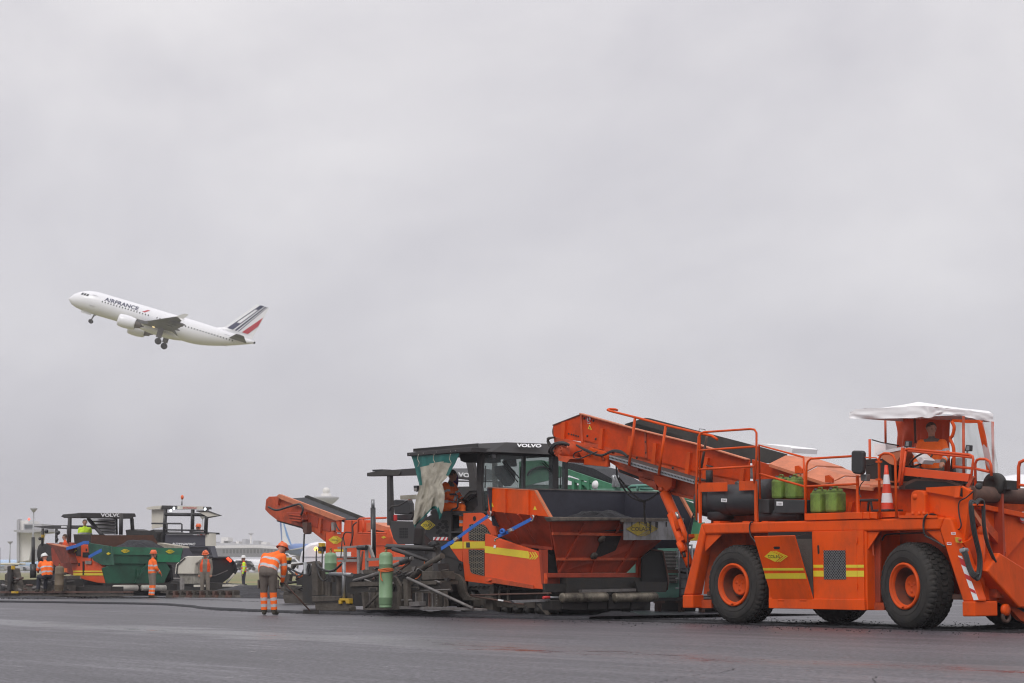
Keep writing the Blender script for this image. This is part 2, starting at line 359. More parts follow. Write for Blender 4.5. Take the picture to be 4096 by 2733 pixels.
F.plate('lower_web', ORD, K, .20, [(268, 1332), (385, 1332), (385, 1384), (268, 1384)], .05)
# cabinet between the wheels
cabi = F.plate('cabinet', OR, K, .02, [(737, 905), (1352, 896), (1358, 905), (1365, 1398), (745, 1386)], .9, bevel=.02)
F.plate('sill', OR, K, -.035, [(744, 1322), (1344, 1331), (1346, 1398), (744, 1385)], .05, bevel=.008)
dr = F.plate('cabinet_door', OR, K, -.012, [(1016, 905), (1290, 898), (1303, 1336), (1027, 1332)], .03, bevel=.006)
F.plate('strip_panel', OR, K, -.006, [(1292, 898), (1337, 897), (1345, 1331), (1304, 1334)], .024)
# window with expanded metal in the door
F.plate('window_recess', SHADE, K, -.016, [(1088, 1022), (1225, 1022), (1230, 1205), (1091, 1205)], .004, dr)
mb = MB(); c0, c1, c2, c3 = qws(K, -.02, [(1088, 1022), (1225, 1022), (1230, 1205), (1091, 1205)])
def bil(s, t): return c0.lerp(c1, s).lerp(c3.lerp(c2, s), t)
NX, NY = 9, 12
for i in range(-NY, NX + NY):
    for sgn in (1, -1):
        a, b = [], None
        # diagonal line clipped to the unit square
        x0, y0 = i / NX, 0.0; x1, y1 = (i + sgn * NY * .75) / NX, 1.0
        ts = [0, 1]
        if x1 != x0:
            for xb in (0, 1):
                t = (xb - x0) / (x1 - x0)
                if 0 < t < 1: ts.append(t)
        ts.sort()
        for ta, tb in zip(ts, ts[1:]):
            xm = x0 + (x1 - x0) * (ta + tb) / 2
            if 0 <= xm <= 1: mb.bar(bil(x0 + (x1 - x0) * ta, ta), bil(x0 + (x1 - x0) * tb, tb), .006, .006)
F.part('expanded_metal_mesh', mb, GALV, dr)
for pts in ([(1025, 1113), (1086, 1113), (1087, 1131), (1025, 1131)], [(1024, 1150), (1088, 1150), (1089, 1187), (1026, 1187)],
            [(1228, 1113), (1297, 1113), (1298, 1131), (1229, 1131)], [(1229, 1150), (1298, 1150), (1299, 1188), (1230, 1188)]):
    F.plate('yellow_stripe', YEL, K, -.016, pts, .003, dr)
F.plate('yellow_stripe', YEL, K, -.010, [(1300, 1113), (1341, 1113), (1341, 1131), (1300, 1131)], .003)
F.plate('yellow_stripe', YEL, K, -.010, [(1300, 1150), (1342, 1150), (1342, 1188), (1301, 1188)], .003)
F.plate('handle_slot', SHADE, K, -.016, [(1049, 993), (1054, 988), (1060, 993), (1063, 1040), (1058, 1047), (1052, 1042)], .003, dr)
for y in (960, 1250): F.plate('hinge', OR, K, -.03, [(1290, y - 18), (1298, y - 18), (1299, y + 18), (1291, y + 18)], .02, dr)
# door standing ajar, hinged at its foot
dp = [qw(K, -.42, 650, 936), qw(K, -.42, 905, 930), qw(K, -.03, 1022, 1336), qw(K, -.03, 765, 1332)]
dn = (dp[1] - dp[0]).cross(dp[3] - dp[0]).normalized()
if dn.y > 0: dn = -dn
d2 = F.part('cabinet_door', MB().prism(dp, -dn * .03), ORR if False else OR, bevel=.006, label='door standing ajar with a yellow diamond sign')
def ondoor(x, y, off=.004):
    P = tolane(hitp(K, x, y, lane(*dp[0]), EU * dn.x + EW * dn.y + EZ * dn.z)); return P + dn * off
for pts in ([(709, 1133), (962, 1133), (967, 1148), (713, 1148)], [(719, 1167), (974, 1165), (983, 1200), (727, 1200)]):
    F.part('yellow_stripe', MB().prism([ondoor(*p) for p in pts], dn * .002), YEL, d2)
F.part('handle_slot', MB().prism([ondoor(*p) for p in [(775, 1002), (781, 998), (812, 998), (817, 1006), (811, 1014), (780, 1014)]], dn * .002), SHADE, d2)
logo(F, ondoor(796, 1060, 0), (ondoor(876, 1059, 0) - ondoor(720, 1061, 0)) / 2, (ondoor(784, 1027, 0) - ondoor(812, 1095, 0)) / 2, dn, 'COLAS', d2)
for x in (825, 962): F.part('hinge', MB().prism([ondoor(x - 20, 1331, .003), ondoor(x + 20, 1332, .003), ondoor(x + 20, 1342, .003), ondoor(x - 20, 1341, .003)], dn * .012), OR, d2)
# perforated radiator screen in the opening behind it
PERF = mat('perforated grey brown sheet', (0.09, 0.08, 0.068), .8, dirt=.6, dscale=3, bump=1.0, bscale=120)
F.plate('opening', SHADE, K, .008, [(740, 908), (1014, 905), (1024, 1330), (765, 1328)], .006)
F.plate('perforated_screen', PERF, K, -.012, [(845, 950), (1013, 950), (1023, 1332), (900, 1332)], .015)
F.pipe('door_stay', BLK, K, [-.4, -.02], [(905, 938), (1012, 912)], .005)
# wheels
def tyre(mb, r=.735, w=.50, n=132):
    prof = [(.40, -.0), (.45, -.035), (.56, -.045), (.655, -.02), (.705, .012), (.735, .055), (.735, .445), (.705, .49), (.60, .54), (.45, .53), (.38, .48)]
    vs = []; fs = []
    for i in range(n):
        a = 2 * math.pi * i / n; g = (i % 3 == 0)
        for j, (q, t) in enumerate(prof):
            rr = q
            if g and j in (5, 6): rr -= .022
            if g and j in (4, 7): rr -= .016
            vs.append((math.cos(a) * rr, t, math.sin(a) * rr))
    m = len(prof)
    for i in range(n):
        k = (i + 1) % n
        for j in range(m - 1): fs.append([i * m + j, k * m + j, k * m + j + 1, i * m + j + 1])
    mb.add(vs, fs, False); 
    for j in range(len(mb.sm) - len(fs), len(mb.sm)): mb.sm[j] = ((j % (m - 1)) in (0, 1, 2, 8, 9))
    # raised rings moulded into the sidewall
    for q in (.50, .62): mb.tube([(math.cos(a) * q, -.042 if q < .6 else -.034, math.sin(a) * q) for a in [2 * math.pi * i / 64 for i in range(64)]], .006, 4, closed=True)
    # centre tread blocks
    for i in range(44):
        a = 2 * math.pi * i / 44
        for t0, ph in ((.10, 0), (.215, .5), (.33, 0)):
            b = a + ph * 2 * math.pi / 44; c = Vector((math.cos(b) * .742, t0 + .035, math.sin(b) * .742)); tg = Vector((-math.sin(b), 0, math.cos(b)))
            mb.bar(c - tg * .038, c + tg * .038, .08, .022, up=Vector((math.cos(b), 0, math.sin(b))))
tm = MB(); tyre(tm); tyre_me = mesh_of('tyre', tm, TYRE); fixn(tyre_me)
rim_b = MB().lathe((0, 0, 0), (0, 1, 0), [(.400, .02), (.405, -.035), (.385, -.05), (.36, -.045), (.355, -.01), (.338, -.02), (.325, .0), (.322, .03)], 48)
bar_me = mesh_of('rim_barrel', MB().lathe((0, 0, 0), (0, 1, 0), [(.322, .03), (.305, .12), (.29, .40), (.0, .42)], 48), mat('rim barrel with painted shade', (.16, .035, .014), .7, dirt=.6, dscale=4)); fixn(bar_me)  # barrel colour darkened to paint the shade of the wheel recess
rim_me = mesh_of('rim', rim_b, OR); fixn(rim_me)
hub_b = MB().lathe((0, .37, 0), (0, -1, 0), [(.2, 0), (.2, .20), (.19, .225), (.17, .232), (.165, .228), (0, .23)], 36)
for i in range(3): 
    a = 2.1 * i + .5; hub_b.lathe((math.cos(a) * .09, .142, math.sin(a) * .09), (0, -1, 0), [(.035, 0), (.033, .006), (0, .006)], 12)
hub_b.lathe((0, .142, 0), (0, -1, 0), [(.022, 0), (.018, .012), (0, .012)], 10)
hub_me = mesh_of('hub', hub_b, OR); fixn(hub_me)
vb = MB().bar((0, -.05, -.37), (0, -.075, -.345), .05, .02)
valve_me = mesh_of('valve', vb, OR)
def wheel(u, w, yaw, flip=False):
    e = bpy.data.objects.new('wheel', tyre_me); S.collection.objects.link(e); e.parent = F.o
    e.location = Vector((u, w, .735)) - F.at; e.rotation_euler = (0, random.random() * 0, yaw + (math.pi if flip else 0))
    for nm, me in (('rim', rim_me), ('rim_barrel', bar_me), ('hub', hub_me), ('valve', valve_me)):
        c = bpy.data.objects.new(nm, me); S.collection.objects.link(c); c.parent = e
wl = qw(K, .05, 528, 1240); wr = qw(K, .02, 1602, 1258)
wheel(wl.x, .05, 0); wheel(wr.x, .02, R(-11)); wheel(wl.x, 3.2, 0, True); wheel(wr.x, 3.2, R(-11), True)
F.part('axle', MB().bar((wl.x, .4, .735), (wl.x, 2.9, .735), .3, .3).bar((wr.x, .4, .735), (wr.x, 2.9, .735), .3, .3), RUST, kind='stuff')
# right leg tape, stop button, labels
F.plate('white_warning_strip', WHT, K, -.012, [(1932, 1055), (1956, 1058), (2060, 1332), (2030, 1335)], .004)
for a in ((.03, .2), (.40, .52), (.72, .80)):
    p = lambda t, s: (1932 + 98 * t + (24 + 6 * t) * s, 1055 + 280 * t)
    F.plate('red_warning_bar', RED, K, -.017, [p(a[0], 0), p(a[0] + .06, 1), p(a[1] + .06, 1), p(a[1], 0)], .003)
F.plate('stop_box', YELP, K, -.06, [(1912, 940), (1938, 944), (1946, 975), (1918, 972)], .06)
F.part('stop_button', MB().ball(qw(K, -.09, 1944, 958), .03), RED)
for x, y in ((1902, 916), (1876, 981)):
    F.plate('small_label', WHT, K, -.012, [(x - 14, y - 8), (x + 14, y - 7), (x + 15, y + 8), (x - 13, y + 7)], .003)
    F.plate('label_print', RED, K, -.016, [(x - 11, y - 5), (x + 11, y - 4), (x + 12, y + 1), (x - 10, y)], .003)
# deck edge, ladder rails
F.plate('deck_edge', OR, K, -.02, [(968, 792), (1300, 783), (1428, 784), (1428, 822), (970, 836)], .12, bevel=.01)
F.plate('deck_plate', OR, K, .1, [(1300, 783), (1560, 778), (1560, 812), (1300, 822)], .5)
for x in (1315, 1360, 1410): F.plate('clamp', OR, K, -.04, [(x, 782), (x + 14, 782), (x + 14, 824), (x, 824)], .06)
F.plate('bearing_base', OR, K, -.02, [(1560, 803), (1800, 803), (1802, 818), (1560, 820)], .35)
F.plate('bearing_base', OR, K, .0, [(1608, 785), (1745, 780), (1745, 804), (1600, 804)], .3)
tr = F.plate('bearing_pedestal', OR, K, .04, [(1635, 788), (1634, 682), (1640, 660), (1654, 648), (1672, 645), (1695, 646), (1715, 655), (1724, 675), (1726, 785)], .22, bevel=.02)
F.part('pivot_boss', MB().lathe(qw(K, .04, 1663, 686), (0, -1, 0), [(.05, 0), (.045, .02), (0, .02)], 20), OR, tr)
for x in (1650, 1690, 1720): F.part('bolt', MB().lathe(qw(K, -.005, x, 796), (0, 0, 1), [(.03, 0), (.03, .05), (0, .05)], 6), OR, tr)
def rail(pts, w=.02, r=.021, **kw): return F.pipe('handrail', OR, K, w, pts, r, **kw)
rail([(293, 835), (290, 600), (305, 310), (315, 290), (335, 281), (630, 261), (655, 265), (668, 285), (668, 420), (655, 600)])
rail([(313, 600), (312, 300), (318, 288)]); rail([(308, 396), (665, 371)]); rail([(304, 515), (655, 495)])
F.plate('rail_post', OR, K, .02, [(652, 588), (664, 588), (672, 843), (655, 843)], .04)
F.plate('rail_post', OR, K, .02, [(300, 656), (316, 656), (316, 852), (305, 852)], .04)
F.pipe('lifting_eye', BLK, K, .02, [(307, 278), (309, 260), (346, 264), (345, 279)], .006)
rail([(690, 700), (684, 362), (963, 438), (972, 640), (975, 835)], .1); rail([(690, 543), (970, 622)], .1)
rail([(975, 832), (982, 490), (990, 465), (1010, 447), (1262, 432)], .05); rail([(980, 622), (1300, 606)], .05)
F.plate('rail_post', OR, K, .05, [(1290, 552), (1301, 552), (1308, 822), (1296, 822)], .04)
rail([(1442, 822), (1436, 452), (1447, 425), (1468, 414), (1500, 415), (1525, 428), (1538, 455), (1546, 818)], -.02, .023)
for y in (460, 572): F.plate('rail_clamp', OR, K, -.05, [(1415, y), (1447, y), (1447, y + 12), (1415, y + 12)], .04)
# mirror
mi = F.plate('mirror', PLA, K, -.12, [(1266, 395), (1328, 396), (1335, 410), (1334, 530), (1322, 547), (1272, 541), (1259, 520), (1260, 410)], .10, bevel=.03)
F.pipe('mirror_arm', OR, K, [-.05, -.05, -.02, -.02], [(1325, 450), (1345, 440), (1420, 442), (1436, 460)], .012, mi)
F.pipe('chain', BLK, K, -.03, [(1335, 488), (1365, 491), (1395, 484), (1420, 472)], .008, mi)
F.plate('junction_box', GRYL, K, .02, [(1318, 545), (1360, 545), (1358, 588), (1322, 586)], .1, bevel=.01)
F.pipe('cable', HOSE, K, .03, [(1340, 588), (1318, 618), (1312, 660), (1325, 690)], .009, smooth=True)
# tanks and crates on the near deck
tk = MB(); a = qw(K, .38, 330, 715); b = qw(K, .38, 690, 712); rt = .305
tk.lathe((a.x - .06, .38, a.z), (1, 0, 0), [(0, 0), (.14, .01), (.24, .05), (.29, .11), (rt, .2), (rt, .42), (rt - .012, .44), (rt - .012, .48), (rt, .5), (rt, .93), (rt - .012, .95), (rt - .012, .99), (rt, 1.01), (rt, b.x - a.x + .1), (.2, b.x - a.x + .2), (0, b.x - a.x + .22)], 40)
tankp = F.part('fuel_tank', tk, TANK)
F.part('tank_collar', MB().lathe((a.x + .5, .38, a.z - .22), (0, 0, -1), [(.26, 0), (.26, .13), (.2, .16), (0, .16)], 24), TANK, tankp)
F.part('filler_cap', MB().lathe((a.x + 1.0, .38, a.z + .28), (0, 0, 1), [(.07, 0), (.07, .06), (.02, .09), (0, .09)], 16), PLA, tankp)
def label(txt, pts, w, parent, bold=.0):
    F.plate('paper_label', WHT, K, w, pts, .003, parent)
    P = qws(K, w - .004, pts); o = P[3].lerp(P[1], .16); ex = (P[2] - P[3]) * .68; ey = (P[0] - P[3]) * .55
    o = P[3] + (P[2] - P[3]) * .16 + (P[0] - P[3]) * .22
    F.part('lettering', add_text(MB(), txt, o, ex, ey, bold), BLK, parent, fix=False)
label('GNR', [(446, 697), (482, 698), (482, 720), (446, 719)], .38 - rt - .004, tankp)
tk = MB(); a2 = qw(K, .55, 640, 670); tk.lathe((a2.x, .62, a2.z + .02), (1, 0, 0), [(0, 0), (.2, .03), (.26, .1), (.26, .45), (.2, .5), (0, .52)], 28)
F.part('rear_tank', tk, TANK)
F.plate('battery_box', PLA, K, .12, [(680, 702), (745, 702), (745, 790), (680, 790)], .35, bevel=.015)
bx = F.plate('additive_box', PLA, K, .06, [(778, 700), (968, 705), (968, 790), (778, 790)], .4, bevel=.015)
label('ANTI ADHÉRENT', [(793, 716), (833, 717), (833, 742), (793, 741)], .052, bx)
F.part('lower_tank', MB().lathe(qw(K, .35, 690, 805), (1, 0, 0), [(0, 0), (.1, .02), (.14, .08), (.14, 1.05), (.1, 1.1), (0, 1.12)], 24), TANK)
for pts in ([(300, 598), (482, 596), (482, 652), (300, 656)], [(557, 588), (658, 586), (660, 644), (558, 648)]): F.plate('guard_plate', OR, K, .03, pts, .02, bevel=.004)
for x in (398, 580, 700, 860): F.plate('tank_foot', OR, K, .08, [(x, 838), (x + 38, 838), (x + 38, 851), (x, 851)], .3)
F.pipe('exhaust_stub', GRY, K, .5, [(372, 600), (372, 520)], .07)
F.part('exhaust_flap', MB().lathe(qw(K, .5, 374, 495), (.3, 0, 1), [(.075, 0), (.075, .012), (0, .012)], 16), PLA)
F.part('air_filter', MB().lathe(qw(K, .9, 2150, 612), (0, 1, 0), [(0, -.02), (.08, -.02), (.09, -.04), (.19, -.03), (.21, .0), (.21, .12), (0, .13)], 32), OIL)
F.plate('filter_box', OIL, K, .95, [(2190, 580), (2240, 585), (2240, 640), (2190, 640)], .3)
# upper body of the hopper tunnel
F.plate('tunnel_side', ORC, K, .78, [(640, 452), (725, 478), (930, 545), (1125, 604), (1300, 605), (1560, 622), (1735, 640), (1735, 815), (660, 845)], .05)
F.plate('tunnel_flange', ORPALE, K, .70, [(1380, 612), (1450, 612), (1735, 636), (1735, 646), (1450, 626), (1380, 626)], .1)
F.plate('stiffener', OR, K, .72, [(1248, 718), (1272, 718), (1260, 780), (1240, 780)], .06)
def cover(pn, pf, name='cover_plate'):       # near edge pixels on w=.7, far edge pixels on w=2.2
    A = qws(K, .68, pn); B = qws(K, 2.2, pf)
    mbx = MB()
    for i in range(len(A) - 1): mbx.prism([A[i], A[i + 1], B[i + 1], B[i]], (0, 0, -.03))
    F.part(name, mbx, ORPALE)
def flat_cover(u_a, z_a, u_b, z_b, crown=.14):
    q = MB(); w0, w1, wm = .66, 2.24, 1.45
    q.prism([(u_a, w0, z_a), (u_b, w0, z_b), (u_b, wm - .35, z_b + crown), (u_a, wm - .35, z_a + crown)], (0, 0, -.025))
    q.prism([(u_a, wm - .35, z_a + crown), (u_b, wm - .35, z_b + crown), (u_b, wm + .35, z_b + crown), (u_a, wm + .35, z_a + crown)], (0, 0, -.025))
    q.prism([(u_a, wm + .35, z_a + crown), (u_b, wm + .35, z_b + crown), (u_b, w1, z_b), (u_a, w1, z_a)], (0, 0, -.025))
    q.prism([(u_a, w0 - .02, z_a), (u_b, w0 - .02, z_b), (u_b, w0 - .02, z_b - .06), (u_a, w0 - .02, z_a - .06)], (0, .03, 0))
    F.part('cover_plate', q, ORPALE)
c1 = qw(K, .66, 750, 484); c2 = qw(K, .66, 945, 548); c3 = qw(K, .66, 1120, 602); c4 = qw(K, .66, 1400, 618)
flat_cover(c1.x, c1.z + .02, c2.x, c2.z + .02, .17); flat_cover(c2.x + .02, c2.z + .0, c3.x, c3.z - .0, .16); flat_cover(c3.x + .02, c3.z, c4.x, c4.z - .03, .13)
for x, y in ((925, 512), (1115, 572)): F.plate('lug', OR, K, .62, [(x - 18, y - 18), (x + 6, y - 22), (x + 30, y), (x + 28, y + 26), (x - 16, y + 24)], .04)
# big arm and cross tube at the front
F.plate('lift_arm', OR, K, .16, [(1730, 628), (1945, 617), (2003, 646), (2000, 715), (1970, 985), (1915, 900), (1885, 822), (1845, 812), (1728, 780)], .10, bevel=.01)
F.plate('lift_arm_rib', OR, K, .10, [(1730, 628), (1945, 617), (1930, 690), (1735, 655)], .06)
F.fplate('arm_box', OR, K, qw(K, .1, 1945, 650).x, [(1945, 620), (2012, 640), (2000, 706), (1938, 690)], .1)
F.fplate('arm_box_hollow', SHADE, K, qw(K, .1, 1945, 650).x + .006, [(1952, 630), (2004, 648), (1994, 696), (1945, 682)], .004)
uh = qw(K, .3, 2010, 670).x
F.part('cross_tube', MB().tube([qu(K, uh, 2010, 668), qu(K, uh, 2500, 690)], .14, 16), RUST, fix=False)
F.part('tube_top', MB().prism([qu(K, uh + .02, 2015, 628), qu(K, uh + .02, 2480, 652), qu(K, uh + .02, 2480, 662), qu(K, uh + .02, 2015, 636)], (-.3, 0, 0)), ORPALE)
# front receiving hopper, seen at an angle
uhp = qw(K, .35, 2000, 900).x
hb = [(1998, 730), (2600, 850), (2600, 1500), (2346, 1470), (2230, 1352), (2130, 1335), (2058, 1330), (1975, 985)]
F.part('hopper_back', MB().prism(qus(K, uhp, hb), (-.06, 0, 0)), OR)
F.part('hopper_rim', MB().prism(qus(K, uhp + .16, [(2085, 730), (2600, 838), (2600, 872), (2085, 762)]), (-.16, 0, 0)), OR, bevel=.01)
F.part('hopper_wall', MB().prism(qus(K, uhp + .06, [(2095, 760), (2600, 862), (2600, 900), (2346, 940), (2230, 1075), (2232, 985), (2100, 830)]), (-.03, 0, 0)), OR)
F.part('diagonal_plate', MB().prism(qus(K, uhp + .14, [(2100, 790), (2130, 850), (2235, 975), (2235, 1040), (2100, 880)]), (-.10, 0, 0)), ORD)
F.part('diagonal_beam', MB().prism(qus(K, uhp + .12, [(2002, 750), (2020, 745), (2115, 880), (2130, 960), (2100, 900)]), (-.08, 0, 0)), ORPALE)
F.part('box_gusset', MB().prism(qus(K, uhp + .1, [(1965, 975), (2000, 960), (2070, 905), (2055, 990), (2010, 1035)]), (-.08, 0, 0)), OR)
F.part('guard_box', MB().prism(qus(K, uhp + .5, [(2196, 1036), (2600, 1290), (2600, 1400), (2318, 1382), (2110, 1152)]), (-.35, 0, 0)), OR, bevel=.03)
F.part('lower_cheek', MB().prism(qus(K, uhp + .22, [(2092, 1130), (2120, 1150), (2330, 1385), (2600, 1600), (2346, 1462), (2240, 1355), (2130, 1340), (2095, 1325)]), (-.12, 0, 0)), OR, bevel=.01)
F.part('lower_rim', MB().prism(qus(K, uhp + .3, [(2225, 1352), (2245, 1352), (2600, 1560), (2600, 1590), (2325, 1460)]), (-.1, 0, 0)), OR)
F.part('rubber_skirt', MB().prism(qus(K, uhp + .26, [(2280, 1380), (2600, 1400), (2600, 1560), (2346, 1450)]), (-.03, 0, 0)), HOSE)
F.part('lift_cylinder', MB().tube([qu(K, uhp + .25, 2075, 925), qu(K, uhp + .25, 2072, 1300)], .075, 16), OR, fix=False)
F.part('cylinder_eye', MB().lathe(qu(K, uhp + .2, 2073, 905), (1, 0, 0), [(.09, 0), (.09, .1), (.03, .11), (0, .11)], 16), OR)
hp = [(2052, 735), (2030, 715), (2012, 740), (2030, 900), (2065, 1060), (2060, 1170), (2040, 1200), (2020, 1180)]
for dx, r in ((0, .021), (12, .023), (-8, .018)): F.part('hose', MB().tube(smooth_path([qu(K, uhp + .4 + dx * .003, x + dx, y + dx * .6) for x, y in hp]), r, 8), HOSE, fix=False)
hp2 = [(2040, 730), (2060, 703), (2085, 720), (2090, 850), (2110, 970), (2160, 1090)]
for dx in (0, 14): F.part('hose', MB().tube(smooth_path([qu(K, uhp + .45 + dx * .003, x + dx * .6, y + dx * .4) for x, y in hp2]), .023, 8), HOSE, fix=False)
for dx in range(4): F.part('hose', MB().tube(smooth_path([qw(K, -.1, x + dx * 7, y - dx * 6) for x, y in [(1945, 1020), (1970, 1060), (1990, 1130), (2015, 1180), (2045, 1190)]]), .016, 6), HOSE, fix=False)
F.plate('plug', GALV, K, -.12, [(1935, 1012), (1975, 1005), (1980, 1030), (1940, 1040)], .1, bevel=.02)
F.part('hose_clamp', MB().prism(qus(K, uhp + .5, [(2040, 730), (2100, 733), (2100, 742), (2040, 741)]), (-.06, 0, 0)), OR)
F.part('pulley', MB().lathe(qu(K, uhp + .35, 2222, 1395), (1, 0, 0), [(.1, 0), (.1, .06), (.04, .07), (0, .07)], 20), OR)
F.part('hook', MB().tube([qu(K, uhp + .36, 2232 + math.cos(a) * 20, 1440 + math.sin(a) * 30) for a in [i * .6 for i in range(11)]], .035, 8, closed=True), RUST, fix=False)
F.part('no_entry_sign', MB().lathe(qu(K, uhp + .1, 2342, 816), (1, 0, 0), [(.1, 0), (.1, .004), (0, .004)], 24), WHT)
F.part('sign_ring', MB().tube([qu(K, uhp + .11, 2342 + math.cos(a) * 25, 816 + math.sin(a) * 28) for a in [i * .3927 for i in range(16)]], .012, 6, closed=True), RED, fix=False)
# hoses on the frame
F.pipe('hose', HOSE, K, [-.03] * 8, [(645, 845), (632, 848), (624, 880), (632, 930), (655, 960), (665, 975), (700, 990), (720, 1010)], .014, smooth=True)
F.pipe('hose', HOSE, K, [.2, .1, -.03, -.03, -.03, .0, .15], [(1802, 808), (1768, 795), (1730, 805), (1716, 850), (1718, 905), (1730, 930), (1760, 945)], .018, smooth=True)
F.pipe('hose', HOSE, K, .3, [(1455, 960), (1480, 925), (1560, 918), (1720, 912)], .014, smooth=True)
F.pipe('hose', HOSE, K, -.02, [(1725, 930), (1780, 958), (1810, 975), (1850, 1000)], .018, smooth=True)
F.pipe('door_rod', ORD, K, .1, [(1397, 945), (1400, 1052), (1410, 1055)], .01)
F.pipe('cable', HOSE, K, .1, [(2030, 650), (1985, 690), (1940, 720), (1938, 790), (1952, 860), (1940, 890), (1915, 885)], .012, smooth=True)
# conveyor
K = 'E'
WN, WF = .75, 2.15
side = F.plate('conveyor_side', ORC, K, WN, [(172, 278), (460, 167), (500, 152), (1050, 308), (1760, 482), (2345, 658), (2345, 925), (1740, 808), (980, 612), (650, 490), (500, 465), (300, 432), (180, 408)], .02)
def along(pts, w0, w1, name, m, th=-.02, parent=None):
    A = qws(K, WN, pts); q = MB()
    for i in range(len(A) - 1):
        q.prism([(A[i].x, w0, A[i].z), (A[i + 1].x, w0, A[i + 1].z), (A[i + 1].x, w1, A[i + 1].z), (A[i].x, w1, A[i].z)], (0, 0, th))
    return F.part(name, q, m, parent)
along([(500, 148), (1050, 303), (1760, 478), (2345, 653)], WN - .10, WN + .02, 'top_flange', ORPALE, parent=side)
along([(172, 275), (460, 164), (500, 150)], WN - .02, WN + .03, 'top_flange', RUST, parent=side)
for pts in ([(265, 245), (307, 243), (292, 440), (255, 436)], [(693, 316), (722, 320), (706, 548), (668, 530)], [(1004, 402), (1036, 405), (1020, 612), (982, 600)], [(1280, 476), (1313, 480), (1293, 716), (1251, 702)],
            [(1654, 578), (1689, 583), (1664, 826), (1624, 810)], [(1850, 635), (1884, 640), (1858, 880), (1815, 865)], [(2250, 757), (2284, 762), (2268, 905), (2228, 900)]):
    F.plate('stiffener', OR, K, WN - .06, pts, .06, side)
for x, y in ((520, 205), (620, 230), (553, 398), (645, 432), (700, 590), (1100, 640), (1200, 465), (1205, 585), (1498, 750), (1790, 680), (350, 375), (380, 383), (405, 388), (430, 396), (455, 403)):
    F.part('bolt', MB().lathe(qw(K, WN - .002, x, y), (0, -1, 0), [(.028 if x > 500 else .014, 0), (.02, .02), (0, .02)], 7), OIL, side)
for x, y0, y1 in ((480, 160, 470), (1188, 335, 640), (1758, 485, 800)):
    F.plate('joint_strip', ORD, K, WN - .02, [(x - 10, y0), (x + 10, y0 + 2), (x + 22, y1), (x, y1)], .02, side)
# far side wall with its rubber lining, belt and load
fw = qws(K, WF, [(960, 268), (985, 260), (1190, 198), (1235, 203), (2350, 492), (2750, 600), (2750, 700), (2345, 700), (1700, 560)])
F.part('conveyor_far_side', MB().prism(fw, (0, .03, 0)), BELT)
along([(172, 360), (480, 330), (1760, 700), (2345, 860)], WN + .03, WF, 'conveyor_belt', BELT)
F.part('end_roller', MB().tube([(qw(K, WN, 205, 345).x, WN + .02, qw(K, WN, 205, 345).z)] * 1 + [(qw(K, WN, 205, 345).x, WF, qw(K, WN, 205, 345).z)], .16, 20), RUST, fix=False)
F.part('far_cheek', MB().prism([Vector((p.x, WF, p.z - .12)) for p in qws(K, WN, [(172, 278), (460, 167), (500, 152), (1050, 308), (1050, 560), (300, 432), (180, 408)])], (0, .03, 0)), BELT)
F.plate('lower_beam', ORD, K, WN + .0, [(480, 430), (980, 585), (1745, 790), (2345, 900), (2345, 960), (1745, 915), (1350, 850), (960, 740), (640, 560), (480, 500)], .1)
# head frame, motor, under truss
hf = F.plate('head_frame', ORD, K, WN - .05, [(178, 408), (300, 430), (480, 478), (620, 525), (600, 545), (760, 560), (775, 740), (510, 715), (495, 640), (420, 520), (230, 470), (185, 470)], .08)
F.plate('head_guard', OR, K, WN - .12, [(580, 525), (765, 580), (775, 628), (770, 742), (512, 716), (512, 620)], .05, hf, bevel=.01)
for x, y in ((580, 612), (720, 628), (735, 655), (845, 585)): F.part('bolt', MB().lathe(qw(K, WN - .13, x, y), (0, -1, 0), [(.03, 0), (.03, .03), (0, .03)], 8), ORD, hf)
mo = MB(); m0 = qw(K, WN - .15, 345, 565)
mo.lathe((m0.x, WN + .1, m0.z), (0, -1, 0), [(.19, 0), (.19, .36), (.17, .38), (.15, .38), (.15, .52), (.13, .55), (0, .55)], 28)
for i in range(10):
    a = i * .628; mo.lathe((m0.x + math.cos(a) * .115, WN - .45, m0.z + math.sin(a) * .115), (0, -1, 0), [(.018, 0), (.018, .02), (0, .02)], 6)
F.part('drive_motor', mo, ORD, hf)
F.part('motor_tray', MB().prism(qws(K, WN - .5, [(220, 608), (235, 672), (325, 692), (360, 650)]), (0, .45, 0)), ORD, hf)
for k, (dx, dy) in enumerate(((0, 0), (14, 10), (-12, 14))):
    F.pipe('hose', HOSE, K, [WN - .35, WN - .45, WN - .5, WN - .45, WN - .3], [(340 + dx, 490 + dy), (270 + dx, 470 + dy), (180 + dx, 490 + dy), (140 + dx, 560 + dy), (200 + dx, 600 + dy)], .028, smooth=True)
for k in range(3): F.pipe('hose', HOSE, K, WN - .2, [(430 + 8 * k, 500 + 6 * k), (560, 560 + 8 * k), (700, 612 + 3 * k), (830, 560 + 6 * k), (930, 570 + 10 * k), (1000, 630)], .02, smooth=True)
F.pipe('hose', HOSE, K, WN - .3, [(490, 560), (410, 590), (405, 640), (470, 650), (590, 600), (660, 575)], .014, smooth=True)
for k in range(4): F.pipe('hose', OIL, K, WN - .1 + .1 * k, [(190, 415), (140 - 8 * k, 425), (110 + 4 * k, 460), (150 + 6 * k, 530)], .022, smooth=True)
F.plate('truss_side', ORD, K, WN + .05, [(790, 640), (960, 690), (1740, 905), (1760, 935), (1745, 1115), (1450, 1012), (1300, 1000), (1200, 915), (900, 800), (880, 740), (800, 690)], .05)
F.plate('truss_chord', ORD, K, WN - .02, [(960, 690), (1300, 780), (1300, 815), (960, 730)], .08)
F.plate('truss_chord', ORD, K, WN - .02, [(1120, 850), (1300, 905), (1320, 1000), (1120, 890)], .08)
